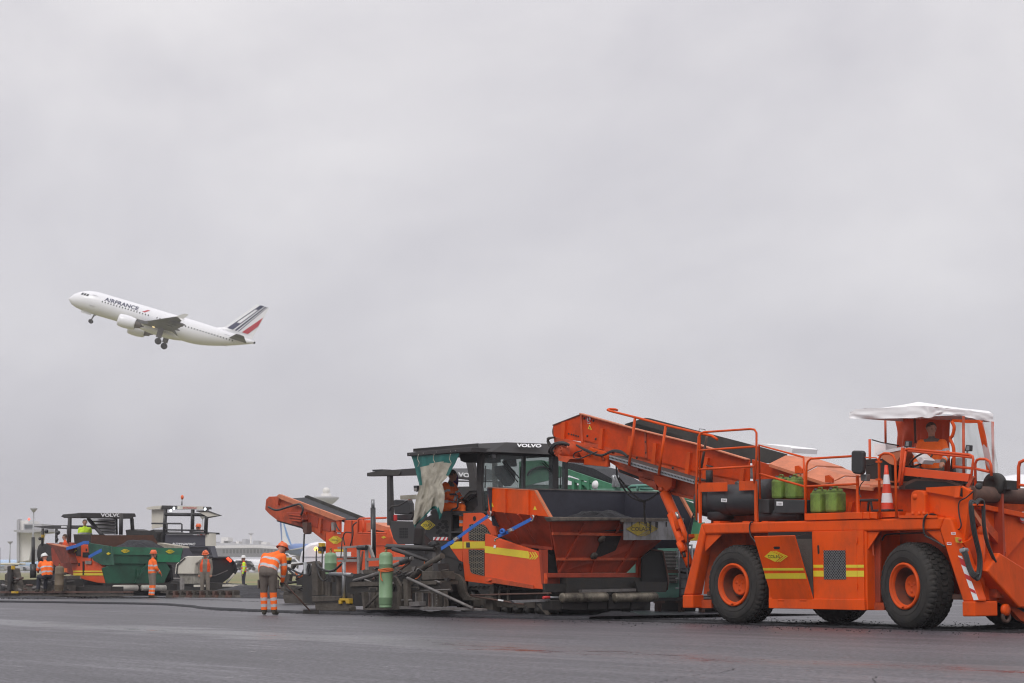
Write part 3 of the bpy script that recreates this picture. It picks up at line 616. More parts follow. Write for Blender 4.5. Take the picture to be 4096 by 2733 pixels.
F.plate('truss_chord', ORD, K, WN - .02, [(1450, 1010), (1760, 1085), (1760, 1115), (1450, 1040)], .08)
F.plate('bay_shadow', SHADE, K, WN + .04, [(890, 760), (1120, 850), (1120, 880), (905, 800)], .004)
F.plate('roller_bracket', ORD, K, WN - .1, [(920, 700), (1110, 760), (1110, 790), (920, 740)], .1)
F.plate('lift_bracket', OR, K, WN - .14, [(1288, 822), (1380, 845), (1490, 858), (1480, 965), (1430, 1005), (1385, 1022), (1352, 985), (1292, 912)], .12, bevel=.01)
F.part('pin', MB().lathe(qw(K, WN - .15, 1373, 990), (0, -1, 0), [(.05, 0), (.05, .05), (0, .05)], 14), ORD)
# walkway beside the belt
wp = [(785, 603), (1040, 668), (1370, 770), (1745, 882)]
q = MB(); A = qws(K, .30, [(800, 612), (1740, 885)]); B = [(A[0].x, WN - .06, A[0].z), (A[1].x, WN - .06, A[1].z)]
q.prism([A[0], A[1], B[1], B[0]], (0, 0, -.02)); F.part('walkway_grating', q, GRATE)
q = MB().prism([A[0], A[1], A[1] + Vector((0, 0, -.085)), A[0] + Vector((0, 0, -.085))], (0, -.02, 0)); wk = F.part('walkway_edge', q, GALV)
q = MB(); n = 60
for i in range(n):
    c = A[0].lerp(A[1], (i + .5) / n) + Vector((0, -.022, -.04)); q.box((c.x - .012, c.y, c.z - .015), (c.x + .012, c.y - .002, c.z + .015))
F.part('edge_holes', q, SHADE, wk, kind='stuff')
hr = [(880, 112), (862, 106), (790, 102), (776, 110), (800, 122), (1080, 192), (1420, 282), (1800, 370), (1930, 398), (1990, 438)]
F.part('handrail', MB().tube([qw(K, .25 + (.3 if i < 3 else 0) * (3 - i) / 3, *p) for i, p in enumerate(hr)], .026, 8), OR, fix=False)
for a, b in (((1078, 200), (1012, 725)), ((1418, 290), (1340, 830))): F.pipe('handrail_post', OR, K, .25, [a, b], .028)
F.pipe('handrail_post', RUST, K, .4, [(1872, 405), (1810, 755)], .025)
# strut cylinder that carries the conveyor
F.pipe('lift_cylinder', OR, K, [.66, .5], [(1408, 1030), (1590, 1440)], .105, n=20)
K = 'C'
F.pipe('lift_cylinder', OR, K, [.5, .45], [(95, 20), (305, 590)], .085, n=20)
F.pipe('side_cylinder', OR, K, .38, [(190, 80), (280, 330)], .05, n=16)
F.pipe('cylinder_rod', CHROME, K, .38, [(152, 0), (180, 70)], .032, n=12)
F.pipe('cylinder_end', OR, K, .38, [(185, 330), (235, 440)], .07, n=14)
F.pipe('rod_tip', OIL, K, .38, [(230, 435), (248, 495)], .035, n=12)
F.plate('cylinder_clamp', OR, K, .36, [(165, 290), (270, 240), (275, 275), (180, 330)], .2)
F.pipe('hose', HOSE, K, .3, [(350, 0), (300, 150), (280, 260), (285, 420), (285, 640)], .014, smooth=True)
K = 'A'
# warning signs on the head
s1 = F.part('no_entry_sign', MB().lathe(qw('E', WN - .004, 565, 210), (0, -1, 0), [(.085, 0), (.085, .004), (0, .004)], 24), WHT)
c = qw('E', WN - .012, 565, 210)
F.part('sign_ring', MB().tube([c + Vector((math.cos(a), 0, math.sin(a))) * .078 for a in [i * .3927 for i in range(16)]], .011, 6, closed=True).bar(c + Vector((-.05, 0, .05)), c + Vector((.05, 0, -.05)), .01, .014), RED, s1, fix=False)
F.part('sign_figure', MB().ball(c + Vector((0, .003, .035)), .014, 8).bar(c + Vector((0, .003, .02)), c + Vector((-.015, .003, -.05)), .008, .02).bar(c + Vector((0, .003, -.01)), c + Vector((.025, .003, -.05)), .008, .014), BLK, s1, fix=False)
F.plate('sign_caption', WHT, 'E', WN - .006, [(550, 246), (583, 250), (583, 264), (550, 260)], .004)
t1 = F.plate('warning_triangle', YEL, 'E', WN - .006, [(576, 276), (600, 330), (557, 320)], .004)
F.plate('triangle_mark', BLK, 'E', WN - .012, [(577, 292), (586, 318), (569, 314)], .003, t1)
# operator stand
WP = .55
F.plate('stand_panel', ORR, K, WP, [(1588, 500), (2003, 542), (1995, 592), (1580, 552)], .04, bevel=.006)
F.plate('stand_base', RUST, K, WP + .05, [(1560, 612), (1662, 572), (1860, 580), (1960, 612), (1960, 640), (1560, 640)], .06)
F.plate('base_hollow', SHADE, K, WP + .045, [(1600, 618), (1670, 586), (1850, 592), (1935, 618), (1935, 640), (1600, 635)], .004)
F.part('stand_floor', MB().box((qw(K, WP, 1560, 600).x, WP + .1, 2.48), (qw(K, WP, 1960, 600).x, 2.1, 2.54)), GRY)
for pts in ([(1568, 620), (1596, 400), (1606, 388), (1625, 386), (2005, 423), (2024, 432), (2028, 450), (2010, 610)], [(1560, 600), (1582, 376)], [(1620, 398), (2020, 440)], [(1578, 612), (1604, 400)]):
    F.pipe('stand_rail', ORR, K, WP - .02, pts, .022)
F.plate('rail_strip', ORR, K, WP - .04, [(1552, 590), (1566, 590), (1592, 378), (1578, 376)], .03)
for pts in ([(2042, 625), (2040, 480), (2050, 456), (2070, 449), (2105, 450), (2130, 465), (2140, 490), (2142, 555)], [(1905, 497), (2040, 510), (2130, 530)]): F.pipe('stand_rail', ORR, K, WP + .1, pts, .024)
F.pipe('stand_rail', ORR, K, .4, [(2312, 635), (2312, 500), (2320, 470), (2345, 458), (2420, 462)], .03)
F.pipe('stand_rail', ORR, K, .4, [(2312, 612), (2420, 622)], .024)
# console
F.part('console', MB().prism(qws(K, 1.0, [(1418, 405), (1590, 372), (1582, 418), (1530, 490), (1502, 480), (1415, 420)]), (0, .7, 0)), ORPALE, bevel=.01, label='beige and rust operator console')
F.part('console_top', MB().prism(qws(K, .98, [(1418, 404), (1590, 371), (1600, 388), (1420, 424)]), (0, .72, 0)), PVC)
F.plate('white_cabinet', PVC, K, 1.9, [(1405, 353), (1478, 356), (1478, 430), (1405, 430)], .4)
F.pipe('wiper_arm', GRY, K, 1.9, [(1392, 328), (1450, 345), (1560, 365)], .012)
F.pipe('short_post', ORR, K, 1.9, [(1378, 325), (1380, 545)], .025)
F.plate('control_pod', PVC, K, .75, [(1640, 410), (1655, 404), (1722, 455), (1705, 482), (1690, 476)], .3, bevel=.01)
F.part('steering_wheel', MB().tube([qw(K, .85, 1700, 450) + Vector((math.cos(a) * .2, math.sin(a) * .2, math.cos(a) * .12)) for a in [i * .3927 for i in range(16)]], .016, 6, closed=True), PLA, fix=False)
for x, y in ((1610, 356), (1990, 382)):
    l = F.plate('work_lamp', PLA, K, WP - .03, [(x - 18, y + 18), (x - 10, y - 22), (x + 18, y - 20), (x + 16, y + 18)], .08, bevel=.012)
    F.plate('lamp_lens', GALV, K, WP - .036, [(x - 8, y + 13), (x - 3, y - 16), (x + 13, y - 14), (x + 12, y + 13)], .004, l)
    F.pipe('lamp_stem', GALV, K, WP, [(x, y + 18), (x, y + 32)], .015, l)
F.part('spot_lamp', MB().lathe(qw(K, .1, 2060, 620), (.7, -.6, 0), [(.02, -.08), (.05, -.03), (.06, .04), (.04, .05), (0, .05)], 16), PLA)
F.plate('side_bracket', ORD, K, .3, [(1978, 620), (2022, 556), (2030, 565), (2000, 628)], .05)
# canopy frame, canopy cloth, curtain and film
WC0, WC1 = .55, 2.15
pcorner = qw(K, WC0, 1745, 150); ul = qw(K, WC0, 1250, 170).x; ur = pcorner.x; 
u2 = qw(K, WC0, 1965, 400).x
F.pipe('canopy_post', ORD, K, 1.9, [(1476, 190), (1478, 352)], .022)
F.pipe('canopy_post', RUST, K, 1.2, [(1660, 200), (1665, 350)], .022)
F.pipe('canopy_post', ORD, K, .9, [(1966, 180), (1968, 615)], .024)
F.pipe('canopy_post', ORD, K, 2.1, [(2148, 215), (2155, 600)], .024)
F.plate('slanted_post', OR, K, 1.6, [(2048, 205), (2078, 208), (2140, 500), (2145, 545), (2110, 520), (2098, 440)], .04)
F.plate('canopy_beam', OR, K, 1.2, [(1890, 200), (2060, 204), (2078, 222), (1985, 224), (1895, 215)], .04)
F.pipe('bent_bar', OR, K, 1.0, [(1893, 215), (1908, 250), (1898, 300), (1884, 325), (1905, 385), (1905, 510)], .03, smooth=True)
# cloth top as a draped sheet with a hanging skirt
def canopy():
    key = [(1250, 150, 192), (1290, 130, 196), (1450, 114, 196), (1600, 104, 193), (1705, 99, 188), (1745, 112, 192), (1800, 118, 176), (1850, 122, 165), (1930, 130, 178), (2000, 138, 190), (2070, 148, 205), (2150, 158, 217)]
    # first the near side (constant w), then the front side (constant u)
    top = []; bot = []
    for x, a, b in key:
        if x <= 1745: t = qw(K, WC0, x, a + (16 if 1290 < x < 1745 else 6)); s_ = qw(K, WC0, x, b)
        else: t = qu(K, ur, x, a + 8); s_ = qu(K, ur, x, b)
        top.append(t); bot.append(s_)
    mbc = MB(); N = 8; T_ = []; B_ = []
    for i in range(len(top) - 1):
        for k in range(N):
            f = k / N; t = top[i].lerp(top[i + 1], f); b = bot[i].lerp(bot[i + 1], f); T_.append(t); B_.append(b)
    T_.append(top[-1]); B_.append(bot[-1]); m = len(T_); rows = 6; vs = []
    for r in range(rows + 1):
        for i in range(m):
            p = T_[i].lerp(B_[i], r / rows); wv = noise.noise(Vector((i * .13, r * .5, 3))) * .035 * (.3 + r / rows)
            front = i > 5 * N
            vs.append(p + (Vector((wv, 0, 0)) if front else Vector((0, wv, 0))) + Vector((0, 0, noise.noise(Vector((i * .2, 9, r))) * .015)))
    fs = [[r * m + i, r * m + i + 1, (r + 1) * m + i + 1, (r + 1) * m + i] for r in range(rows) for i in range(m - 1)]
    mbc.add(vs, fs, True)
    # roof sheet from the edge to a ridge
    zt = qw(K, (WC0 + WC1) / 2, 1705, 99).z; nearz = sum(t.z for t in top[:5]) / 5
    G = 20; vs = []; u_a = top[0].x; u_b = ur
    w_b = qu(K, ur, 2150, 165).y
    for i in range(G + 1):
        for j in range(G + 1):
            s_, t = i / G, j / G; u = u_a + (u_b - u_a) * s_; w = WC0 + (w_b - WC0) * t
            ez0 = T_[min(5 * N, int(round(s_ * 5 * N)))].z; ez1 = T_[min(m - 1, 5 * N + int(round(t * (m - 1 - 5 * N))))].z
            crown = min(s_ / .55, (1 - s_) / .45) * min(1, t * 2.5, (1 - t) * 2.5)
            base = ez0 * (1 - t) + (ez1 if s_ > .5 else ez0) * t
            if s_ == 1: base = ez1
            vs.append((u, w, (base if s_ == 1 or t == 0 else (ez0 * (1 - t) + ez0 * t)) + crown * .13 + noise.noise(Vector((s_ * 4, t * 4, 1))) * .02))
    fs = [[i * (G + 1) + j, (i + 1) * (G + 1) + j, (i + 1) * (G + 1) + j + 1, i * (G + 1) + j + 1] for i in range(G) for j in range(G)]
    mbc.add(vs, fs, True)
    # far and back skirts
    mbc.prism([(u_a, WC0, bot[0].z), (u_a, w_b, bot[0].z), (u_a, w_b, top[0].z), (u_a, WC0, top[0].z)], (.01, 0, 0))
    mbc.prism([(u_a, w_b, bot[0].z), (u_b, w_b, bot[-1].z), (u_b, w_b, top[-1].z), (u_a, w_b, top[0].z)], (0, .01, 0))
    F.part('cloth_canopy', mbc, PVC, fix=False)
    return u_a, w_b
uca, wcb = canopy()
def sheet(name, m, corners, nx=18, ny=14, amp=.04, sc=.8, seed=0, T=F, **kw):
    c0, c1, c2, c3 = [Vector(c) for c in corners]; n_ = (c1 - c0).cross(c3 - c0).normalized(); vs = []
    for j in range(ny + 1):
        for i in range(nx + 1):
            s_, t = i / nx, j / ny; p = c0.lerp(c1, s_).lerp(c3.lerp(c2, s_), t)
            vs.append(p + n_ * (noise.noise(Vector((s_ * 5 * sc + seed, t * 1.6 * sc, seed))) * amp * (.3 + t)))
    fs = [[j * (nx + 1) + i, j * (nx + 1) + i + 1, (j + 1) * (nx + 1) + i + 1, (j + 1) * (nx + 1) + i] for j in range(ny) for i in range(nx)]
    return T.part(name, MB().add(vs, fs, True), m, fix=False, **kw)
sheet('orange_curtain', OTARP, [qw(K, 2.0, 1535, 195), qw(K, 2.0, 1705, 200), qw(K, 2.0, 1700, 400), qw(K, 2.0, 1552, 385)], amp=.12, seed=2)
sheet('orange_curtain', OTARP, [qw(K, 2.0, 1700, 197), qw(K, 2.0, 1882, 205), qw(K, 2.0, 1885, 590), qw(K, 2.0, 1690, 560)], amp=.12, seed=7)
sheet('clear_film', FILM, [qw(K, 1.6, 1900, 215), qw(K, 1.6, 2150, 218), qw(K, 1.6, 2192, 560), qw(K, 1.6, 1925, 610)], amp=.12, sc=1.6, seed=4)
F.plate('seat_back', PLA, K, 1.75, [(1885, 440), (1902, 440), (1900, 590), (1870, 590)], .4, bevel=.03)
F.part('engine_block', MB().box((qw(K, 1.5, 1400, 540).x, 1.3, 2.6), (qw(K, 1.5, 1560, 540).x, 2.2, 3.05)), OIL)
# ----------------------------------------------------------------- things carried on the feeder's deck
def jerrycan(u, w, z, label, rz=0, s=1.0, hgt=.46):
    T = Thing('jerry_can', label, 'jerry can', (u, w, z), group='green jerry cans on the feeder deck')
    b = MB(); b.box((u - .135, w, z), (u + .135, w + .3, z + hgt - .04))
    T.part('body', b, GREENC, bevel=.045)
    T.part('shoulder', MB().prism([(u - .11, w + .03, z + hgt - .042), (u + .11, w + .03, z + hgt - .042), (u + .08, w + .06, z + hgt + .01), (u - .08, w + .06, z + hgt + .01)], (0, .2, 0)), GREENC, bevel=.01)
    T.part('cap', MB().lathe((u - .03, w + .07, z + hgt - .01), (0, 0, 1), [(.035, 0), (.035, .04), (0, .04)], 12), PLA)
    T.part('handle', MB().tube([(u + .0, w + .1, z + hgt), (u + .02, w + .1, z + hgt + .045), (u + .09, w + .1, z + hgt + .045), (u + .1, w + .1, z + hgt)], .013, 6), GREENC, fix=False)
for (x, y, h, lb) in ((790, 698, 0, 'grimy green jerry can left of the pair above the black additive box'), (876, 698, 0, 'grimy green jerry can right of the pair above the black additive box'),
                   (1034, 788, 0, 'lime green jerry can on the deck edge, left of the lower pair'), (1130, 784, 0, 'lime green jerry can on the deck edge, right of the lower pair')):
    ww = .25 if y < 750 else .12; p = qw('A', ww, x, y); jerrycan(p.x, ww, p.z, lb, hgt=.40 if y < 750 else .42)
cp = qw('A', .45, 1488, 770)
T = Thing('traffic_cone', 'red and white striped traffic cone standing on the feeder deck', 'traffic cone', (cp.x, .45, cp.z))
T.part('base', MB().box((cp.x - .2, .25, cp.z - .03), (cp.x + .2, .65, cp.z + .01)), PLA, bevel=.01)
CRED = mat('cone red', (.78, .06, .02), .4, dirt=.15, dscale=5)
CWH = mat('cone reflective white', (.8, .8, .82), .35, dirt=.1, dscale=6, dcol=(.4, .4, .4))
hz = [0.01, .13, .30, .46, .63, .80]; rr_ = lambda z: .118 - .09 * z / .8
for i in range(5):
    T.part('red_band' if i % 2 == 0 else 'white_band', MB().lathe((cp.x, .45, cp.z), (0, 0, 1), [(rr_(hz[i]), hz[i]), (rr_(hz[i + 1]), hz[i + 1])] + ([(0, hz[5])] if i == 4 else []), 24), CRED if i % 2 == 0 else CWH)
sp = qw('A', .3, 1370, 775)
T = Thing('step_stool', 'black plastic step stool beside the traffic cone on the feeder deck', 'stool', (sp.x, .3, sp.z))
T.part('top', MB().box((sp.x - .19, .2, sp.z + .17), (sp.x + .19, .5, sp.z + .21)), PLA, bevel=.01)
for a in (-.16, .16):
    for b in (.22, .46): T.part('leg', MB().bar((sp.x + a, b, sp.z), (sp.x + a * .8, b, sp.z + .18), .03, .03), PLA)
# ================================================================= paver 1, in front of the feeder
Pv = Thing('road_paver', 'large orange and charcoal tracked paver with a cab, beside the tarpaulin curtain', 'paver', (-8, 1.45, 0))
K = 'F'
def P_(name, m, w, pts, t=.03, **kw): return Pv.plate(name, m, K, w, pts, t, **kw)
WB = .22
# orange engine side panel with two mesh grilles
eng = P_('engine_panel', ORR, WB, [(788, 615), (905, 612), (920, 618), (1003, 703), (1022, 770), (940, 770), (940, 1090), (998, 1100), (985, 1112), (800, 1088), (786, 950), (780, 800)], .06, bevel=.008)
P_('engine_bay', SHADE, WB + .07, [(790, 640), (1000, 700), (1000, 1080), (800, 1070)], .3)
g1 = [(828, 697), (846, 690), (928, 693), (945, 706), (980, 762), (940, 770), (938, 808), (834, 804), (825, 790)]
g2 = [(824, 868), (936, 870), (936, 1052), (850, 1034), (838, 1018), (828, 950)]
DUCT = mat('ribbed tan duct behind grille', (0.10, 0.082, 0.052), .6, dirt=.5, dscale=5)
def inpoly(x, y, pg):
    c = False
    for i in range(len(pg)):
        (x1, y1), (x2, y2) = pg[i], pg[i - 1]
        if (y1 > y) != (y2 > y) and x < (x2 - x1) * (y - y1) / (y2 - y1) + x1: c = not c
    return c
for g_ in (g1, g2):
    P_('grille_recess', SHADE, WB - .006, g_, .006, parent=eng)
    P = qws(K, WB - .009, g_); u_0 = min(p.x for p in P); u_1 = max(p.x for p in P); z_0 = min(p.z for p in P); z_1 = max(p.z for p in P)
    pg = [(p.x, p.z) for p in P]; q = MB(); q2 = MB()
    zz = z_0
    while zz < z_1:
        xs = [u_0 + (u_1 - u_0) * i / 60 for i in range(61)]; ins = [x for x in xs if inpoly(x, zz + .03, pg) and inpoly(x, zz, pg) and inpoly(x, zz + .06, pg)]
        if ins: q2.prism([(min(ins), WB - .008, zz), (max(ins), WB - .008, zz), (max(ins), WB - .008, zz + .035), (min(ins), WB - .008, zz + .035)], (0, .003, 0))
        zz += .14
    Pv.part('duct_rib', q2, DUCT, eng, kind='stuff')
    hx = .09; row = 0; zz = z_0
    while zz < z_1 + .05:                       # honeycomb of flat hexagon rims
        xx = u_0 + (hx * .75 if row % 2 else 0)
        while xx < u_1 + .03:
            pts = [(xx + math.cos(a) * hx * .5, zz + math.sin(a) * hx * .34) for a in [i * math.pi / 3 for i in range(6)]]
            for i in range(6):
                a, b = pts[i], pts[(i + 1) % 6]
                if i < 3 and inpoly((a[0] + b[0]) / 2, (a[1] + b[1]) / 2, pg): q.bar((a[0], WB - .012, a[1]), (b[0], WB - .012, b[1]), .010, .006, up=(0, 1, 0))
            xx += hx * 1.5
        row += 1; zz += hx * .30
    Pv.part('grille', q, mat('grille wire', (.22, .20, .16), .5), eng, kind='stuff')
P_('yellow_band', YEL, WB - .008, [(790, 813), (938, 811), (940, 860), (790, 861)], .004, parent=eng)
P_('latch', GRY, WB - .016, [(808, 818), (833, 818), (834, 854), (809, 854)], .006, parent=eng)
Pv.part('round_vent', MB().lathe(qw(K, WB - .004, 867, 652), (0, -1, 0), [(.055, 0), (.055, .005), (.04, .008), (0, .004)], 16), SHADE, eng)
# rear orange corner and yellow panel
P_('rear_panel', ORR, WB + .01, [(745, 812), (784, 812), (782, 953), (755, 940), (690, 862)], .05)
P_('yellow_panel', YEL, WB - .0, [(690, 835), (735, 812), (784, 812), (784, 862), (705, 862)], .01)
P_('grey_wedge', GRY, WB - .004, [(660, 835), (700, 860), (756, 940), (660, 905)], .01)
P_('lower_side', GRY, WB + .03, [(660, 900), (756, 940), (786, 955), (797, 1082), (790, 1110), (760, 1080), (655, 1030)], .05)
Pv.part('round_vent', MB().lathe(qw(K, WB + .026, 770, 988), (0, -1, 0), [(.09, 0), (.09, .005), (.07, .007), (.06, .002), (0, .003)], 18), SHADE)
# charcoal side with hexagonal holes
HP = [(500, 690), (520, 652), (560, 628), (615, 612), (704, 612), (704, 803), (590, 805), (530, 740)]
hexp = P_('hexagon_panel', GRY, WB, HP, .04, bevel=.004)
for cx, cy in ((647, 674), (625, 693), (667, 693), (610, 715), (647, 715), (672, 735), (625, 738), (650, 760), (610, 752), (675, 712), (632, 768), (673, 770), (668, 674)):
    P_('hexagon_hole', SHADE, WB - .004, [(cx + math.cos(a) * 14, cy + math.sin(a) * 12) for a in [i * math.pi / 3 for i in range(6)]], .003, parent=hexp)
c = qw(K, WB, 547, 698); logo(Pv, c, (qw(K, WB, 602, 698) - qw(K, WB, 492, 698)) / 2, (qw(K, WB, 545, 665) - qw(K, WB, 545, 731)) / 2, (0, -1, 0), 'COLAS', hexp)
P_('warning_strip', WHT, WB - .006, [(580, 781), (682, 781), (680, 803), (578, 803)], .003, parent=hexp)
for x in (582, 612, 642, 668): P_('red_bar', RED, WB - .010, [(x + 2, 803), (x + 14, 803), (min(x + 26, 681), 781), (min(x + 14, 679), 781)], .003, parent=hexp)
P_('tail_plate', GRY, WB + .02, [(530, 740), (590, 806), (704, 806), (700, 835), (655, 905), (630, 880), (520, 760)], .04)
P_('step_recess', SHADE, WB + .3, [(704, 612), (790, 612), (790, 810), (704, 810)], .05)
P_('step', GRY, WB, [(704, 740), (788, 738), (788, 750), (704, 752)], .25); P_('step', GRY, WB + .02, [(704, 780), (788, 778), (788, 788), (704, 790)], .2)
# body core behind the panels
ue = qw(K, WB, 1000, 900).x; ub_ = qw(K, WB, 660, 900).x; uc = qw(K, .30, 902, 400).x
Pv.part('body_core', MB().box((ub_, WB + .12, .75), (ue + .2, 2.7, 1.95)), GRY)
Pv.part('engine_hood', MB().prism([(uc - .2, WB + .1, 2.12), (ue + .25, WB + .1, 1.65), (ue + .25, 2.7, 1.65), (uc - .2, 2.7, 2.12)], (0, 0, -.3)), GRYL)
# hopper side plate with the yellow arrow
WS = -.02
hs = P_('hopper_side_plate', ORR, WS, [(940, 757), (1000, 774), (1030, 790), (1310, 884), (1345, 995), (1357, 1075), (1354, 1146), (1276, 1140), (936, 1090)], .08, bevel=.012)
P_('yellow_arrow', YEL, WS - .006, [(938, 843), (1240, 880), (1250, 905), (1248, 932), (938, 890)], .004, parent=hs)
for dx in (0, 17, 34):
    P_('yellow_chevron', YEL, WS - .006, [(1248 + dx, 885), (1256 + dx, 886), (1276 + dx, 916), (1254 + dx, 938), (1247 + dx, 936), (1266 + dx, 914)], .004, parent=hs)
P_('lower_lip', ORD, WS - .03, [(936, 1060), (960, 1058), (1275, 1118), (1276, 1142), (936, 1092)], .03, parent=hs)
P_('tie_eye', ORR, WS - .08, [(940, 1082), (962, 1072), (975, 1082), (960, 1092)], .05, parent=hs)
P_('paper_tag', WHT, WS - .02, [(1003, 836), (1018, 840), (1012, 860), (998, 854)], .003, parent=hs)
# hopper wings and hopper extension
HW0 = -.10
uF = qw(K, HW0, 1392, 700).x
wing = P_('wing_upper', OR, HW0, [(955, 437), (1285, 455), (1388, 640), (1170, 620), (966, 601)], .04, bevel=.004)
lw = qws(K, [HW0, HW0, .35, .35, .30, HW0 + .3], [(966, 601), (1388, 640), (1420, 864), (1395, 866), (1180, 838), (1040, 775)])
A = qws(K, HW0, [(966, 601), (1170, 620), (1388, 640)]); Bq = qws(K, [.25, .35, .45], [(1045, 775), (1200, 845), (1420, 866)])
q = MB()
for i in range(2): q.prism([A[i], A[i + 1], Bq[i + 1], Bq[i]], (0, .03, -.0))
wl_ = Pv.part('wing_lower', q, REDO)
q = MB()
for (a, b) in (((1170, 622), (1300, 830)), ((1080, 612), (1190, 835)), ((1388, 642), (1418, 864))):
    pa = qw(K, HW0 - .02, *a); pb = qw(K, .36, *b); q.bar(pa, pb, .05, .05, up=(0, 1, 0))
Pv.part('wing_rib', q, REDO, wl_)
Pv.part('wing_foot', MB().bar(qw(K, .3, 1195, 838), qw(K, .38, 1415, 862), .07, .06), REDO, wl_)
for x in (1079, 1239): P_('wing_stiffener', OR, HW0 - .05, [(x - 4, 446 + (x - 1079) * .04), (x + 3, 446 + (x - 1079) * .04), (x + 3, 612 + (x - 1079) * .1), (x - 4, 612 + (x - 1079) * .1)], .05, parent=wing)
P_('wing_edge', ORPALE, HW0 - .015, [(1280, 453), (1290, 456), (1394, 640), (1384, 642)], .07, parent=wing)
P_('wing_top_edge', ORPALE, HW0 - .01, [(955, 434), (1285, 452), (1285, 457), (955, 439)], .06, parent=wing)
for x, y in ((988, 556), (1287, 578)): 
    t_ = P_('warning_triangle', YEL, HW0 - .006, [(x, y - 15), (x + 12, y + 14), (x - 11, y + 12)], .004, parent=wing)
for x, y in ((975, 612), (1272, 640)):
    P_('strap_bracket', REDO, HW0 - .06, [(x - 20, y - 15), (x + 18, y - 12), (x + 8, y + 20), (x - 18, y + 12)], .06)
    Pv.part('shackle', MB().tube(smooth_path([qw(K, HW0 - .12, x, y - 10), qw(K, HW0 - .12, x + 8, y), qw(K, HW0 - .12, x, y + 25), qw(K, HW0 - .12, x - 12, y + 30)]), .018, 6), CHROME, fix=False)
# inner far wall, floor and front sheet of the extension
UB = qw(K, HW0, 960, 500).x
WFAR = qu(K, uF, 2345, 600).y
zt = qw(K, HW0, 1285, 455).z
UBW = UB + .15; WFI = qu(K, UBW, 1912, 470).y
Pv.part('hopper_back_wall', MB().prism([qu(K, UBW, 960, 440), qu(K, UBW, 1912, 466), (UBW, WFI, 1.3), qu(K, UBW, 1000, 700)], (-.04, 0, 0)), HOPIN)
fwp = qws(K, WFI, [(1912, 466), (2290, 470), (2386, 646)])
Pv.part('hopper_far_wall', MB().prism([fwp[0], fwp[1], fwp[2], Vector((fwp[2].x - .2, WFI, 1.5)), Vector((UBW, WFI, 1.5))], (0, .04, 0)), HOPIN)
Pv.part('hopper_far_rim', MB().bar(fwp[1], fwp[2], .07, .05), ORPALE)
Pv.part('hopper_top_rim', MB().bar(qu(K, UBW, 960, 437), qu(K, UBW, 1912, 464), .05, .03).bar(fwp[0], fwp[1], .05, .03), GRYL)
Pv.part('hopper_floor', MB().prism([(UB, .5, 1.5), (uF - .75, .5, 1.5), (uF - .75, WFAR - .2, 1.5), (UB, WFAR - .2, 1.5)], (0, 0, -.05)), HOPIN)
Pv.part('hopper_lip', MB().prism(qus(K, uF + .12, [(1390, 640), (2330, 650), (2330, 664), (1910, 664), (1408, 672)]), (-.2, 0, 0)), mat('dusty hopper lip', (.17, .145, .12), .7, dirt=.6, dscale=7), bevel=.02)
# front sheet slopes inwards towards the feeder chain
tp = qus(K, uF + .02, [(1400, 668), (1905, 664), (2320, 664)]); bt = qus(K, uF - .55, [(1455, 1030), (1905, 1030), (2000, 960), (2170, 800)])
q = MB(); fpt = qus(K, uF, [(1400, 668), (2320, 664)]) + [qu(K, uF - .12, 2170, 802), qu(K, uF - .3, 2030, 925), qu(K, uF - .42, 1925, 1030), qu(K, uF - .42, 1455, 1030)]
Pv.part('front_sheet', MB().prism(fpt, (-.04, 0, 0)), REDO)
def onf(x, y, o=.02):                          # point on the sloping front sheet
    n_ = (fpt[1] - fpt[0]).cross(fpt[5] - fpt[0]).normalized()
    if n_.x < 0: n_ = -n_
    return tolane(hitp(K, x, y, lane(*fpt[0]), EU * n_.x + EW * n_.y + EZ * n_.z)) + n_ * o
def frib(a, b, wd=.05, m=REDO, nm='front_rib'): return Pv.part(nm, MB().bar(onf(*a), onf(*b), wd, .05, up=(1, 0, 0)), m)
frib((1405, 755), (1900, 762), .06, ORD); frib((1435, 932), (2030, 932), .06, ORD)
frib((1628, 684), (1450, 1028)); frib((1880, 685), (1845, 755)); frib((1990, 800), (1850, 1028), .06); frib((1700, 935), (1675, 1028), .03)
Pv.part('near_post', MB().prism(qus(K, uF - .3, [(1330, 868), (1378, 868), (1378, 1100), (1350, 1110)]), (-.08, 0, 0)), REDO)
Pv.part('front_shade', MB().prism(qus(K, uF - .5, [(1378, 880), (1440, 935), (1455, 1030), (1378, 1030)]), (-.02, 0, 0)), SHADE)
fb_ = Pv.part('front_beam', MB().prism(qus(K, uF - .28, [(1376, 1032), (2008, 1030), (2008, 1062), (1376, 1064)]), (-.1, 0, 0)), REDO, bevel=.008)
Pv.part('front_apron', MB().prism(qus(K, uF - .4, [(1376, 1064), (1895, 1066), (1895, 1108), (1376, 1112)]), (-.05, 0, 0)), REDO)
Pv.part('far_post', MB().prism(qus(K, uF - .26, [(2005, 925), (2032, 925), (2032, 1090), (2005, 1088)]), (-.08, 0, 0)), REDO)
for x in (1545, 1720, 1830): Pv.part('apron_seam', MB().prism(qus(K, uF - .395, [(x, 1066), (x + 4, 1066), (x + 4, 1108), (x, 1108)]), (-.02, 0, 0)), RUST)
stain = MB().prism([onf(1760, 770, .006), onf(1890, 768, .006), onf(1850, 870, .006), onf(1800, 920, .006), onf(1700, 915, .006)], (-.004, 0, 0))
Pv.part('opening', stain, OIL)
for x, y in ((1745, 792), (1690, 908)):
    Pv.part('work_lamp', MB().lathe(onf(x, y, .04), (.6, 0, -.5), [(.04, -.06), (.085, -.02), (.09, .03), (0, .04)], 14), DUSTY)
